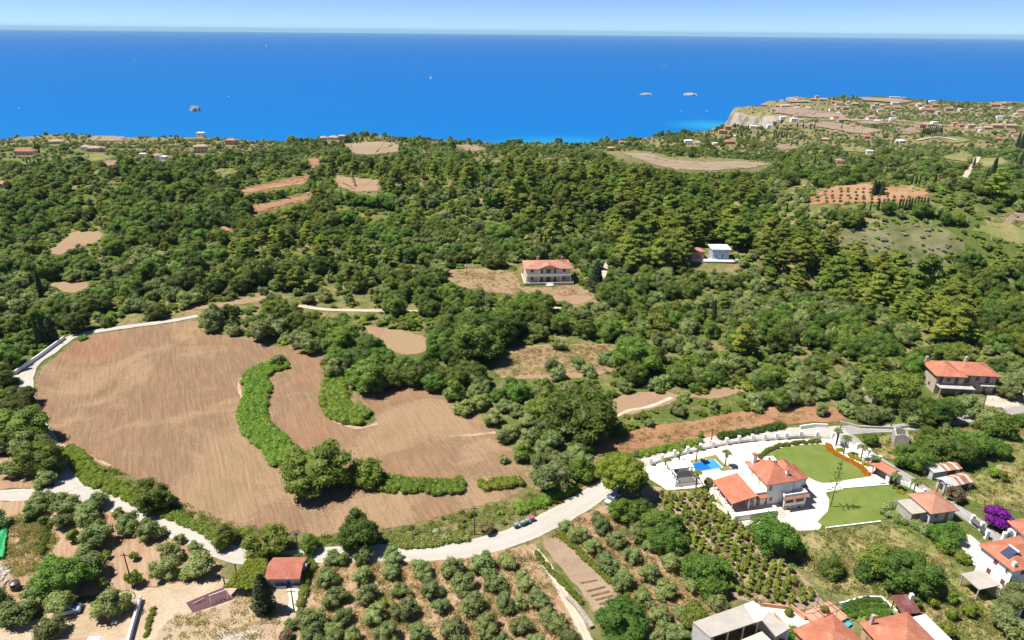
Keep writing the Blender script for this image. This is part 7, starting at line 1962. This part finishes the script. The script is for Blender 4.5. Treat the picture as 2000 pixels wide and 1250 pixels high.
def tufts():
    """weeds and dry grass standing on the rough lots, verges and tracksides"""
    mats = [leaf_mat('dry_grass_blade', (0.46, 0.38, 0.20), 0.02, 0.3, 0.5), leaf_mat('green_grass_blade', (0.20, 0.24, 0.06), 0.03, 0.35, 0.5)]
    col = []
    for mi, m in enumerate(mats):
        c = bpy.data.collections.new(f'stock_tuft_{mi}')
        for q in range(3):
            n = 26; P = np.stack([PR.normal(0, .28, n), PR.normal(0, .28, n), PR.uniform(.05, .32, n)], 1); Nn = PR.normal(size=(n, 3)) + np.array([0, 0, .8]); Nn /= np.linalg.norm(Nn, axis=1, keepdims=True)
            V, Fc, T = leaf_quads(P, Nn, .24, PR.uniform(0, 1, n), .4); V[:, 2] = np.maximum(V[:, 2], -.02)
            c.objects.link(bpy.data.objects.new(f'stock_tuft_{mi}_{q}', make_mesh('tuft', [(V, Fc, T, 0)], [m])))
        col.append(c)
    AREAS = [([(1525, 1045), (1600, 1040), (1720, 1024), (1780, 1040), (1850, 1090), (1880, 1140), (1940, 1180), (2010, 1250), (1880, 1260), (1790, 1215), (1690, 1165), (1620, 1160), (1560, 1095)], 1500, .6),
             ([(1900, 940), (1950, 905), (2010, 890), (2010, 1005), (1910, 985), (1880, 965)], 350, .6), ([(1690, 862), (1720, 850), (1800, 845), (1900, 830), (2010, 815), (2010, 880), (1950, 900), (1880, 910), (1800, 915), (1760, 905), (1720, 890)], 900, .45),
             ([(100, 866), (150, 878), (300, 958), (460, 1028), (660, 1049), (850, 1018), (1010, 972), (1090, 945), (1150, 962), (1090, 1000), (1000, 1043), (880, 1066), (640, 1073), (480, 1078), (300, 1002), (175, 955), (135, 935)], 2200, .65),
             ([(300, 1250), (330, 1205), (400, 1195), (480, 1160), (520, 1175), (545, 1200), (540, 1255)], 200, .1), ([(20, 1010), (80, 1000), (110, 1060), (90, 1110), (30, 1130), (10, 1100)], 700, .45), ([(612, 1108), (700, 1092), (800, 1094), (960, 1078), (1040, 1062), (1085, 1130), (1150, 1250), (600, 1250)], 1300, .3),
             ([(1060, 1050), (1150, 1002), (1245, 1012), (1345, 1120), (1400, 1180), (1330, 1250), (1240, 1200), (1110, 1060)], 900, .35), ([(1255, 960), (1390, 965), (1500, 1062), (1600, 1165), (1480, 1185), (1350, 1090)], 500, .6), ([(860, 530), (1000, 528), (1170, 578), (1015, 580), (900, 562)], 700, .25), ([(985, 682), (1200, 670), (1215, 722), (960, 738)], 900, .3), ([(1160, 882), (1250, 842), (1480, 808), (1640, 802), (1540, 824), (1330, 872), (1240, 888)], 500, .2)]
    pts = [[], []]
    for q, n, gr in AREAS:
        x0, x1 = min(p[0] for p in q), max(p[0] for p in q); y0, y1 = min(p[1] for p in q), max(p[1] for p in q)
        W = poly_world(q); k = 0
        xs = [p[0] for p in W]; ys = [p[1] for p in W]
        X = rng.uniform(min(xs), max(xs), n * 4); Y = rng.uniform(min(ys), max(ys), n * 4)
        pat = np.sin(X / 3.1 + 2 * np.sin(Y / 4.3)) * np.sin(Y / 2.7 + np.sin(X / 3.9))
        ok = inside(W, X, Y) & (rng.uniform(0, 1, n * 4) < .6 + .4 * pat)
        for w, hw in ROADS: ok &= edge_dist([tuple(s) for s in w], X, Y, closed=False) > hw + .25
        for x, y in list(zip(X[ok], Y[ok]))[:n]: pts[1 if rng.uniform() < gr else 0].append((x, y, gz(x, y) + .05))
    for mi, nm in enumerate(('dry_grass', 'green_weeds')):
        T = np.array(pts[mi], np.float32); n = len(T); s = rng.uniform(.6, 1.5, n)
        me = bpy.data.meshes.new(nm); me.vertices.add(n); me.vertices.foreach_set('co', T.ravel())
        for an, val in (('rot', np.stack([np.zeros(n), np.zeros(n), rng.uniform(0, 6.28, n)], 1)), ('scl', np.stack([s, s, s * rng.uniform(.6, 1.3, n)], 1))):
            at = me.attributes.new(an, 'FLOAT_VECTOR', 'POINT'); at.data.foreach_set('vector', val.astype(np.float32).ravel())
        at = me.attributes.new('pick', 'INT', 'POINT'); at.data.foreach_set('value', rng.integers(0, 3, n).astype(np.int32))
        o = bpy.data.objects.new(nm, me); link(o); tag(o, ['dry straw-coloured grass on verges and lots', 'green weeds on verges and lots'][mi], kind='stuff')
        ng = bpy.data.node_groups['plant_shrub'].copy()
        for nd in ng.nodes:
            if nd.bl_idname == 'GeometryNodeCollectionInfo': nd.inputs['Collection'].default_value = col[mi]
        md = o.modifiers.new('plants', 'NODES'); md.node_group = ng
tufts()

# ---------------------------------------------------------------- marine haze
def haze():
    m = bpy.data.materials.new('haze'); m.use_nodes = True; nt = m.node_tree; nt.nodes.clear()
    out = nt.nodes.new('ShaderNodeOutputMaterial'); v = nt.nodes.new('ShaderNodeVolumePrincipled')
    v.inputs['Color'].default_value = (0.42, 0.74, 1.0, 1); v.inputs['Density'].default_value = 2.6e-5; v.inputs['Anisotropy'].default_value = 0.0
    nt.links.new(v.outputs[0], out.inputs['Volume'])
    o = MB().box(-90000, 90000, -3000, 50500, -119.5, 140).build('haze', m); tag(o, 'thin blue sea haze over the whole view', kind='stuff')
haze()
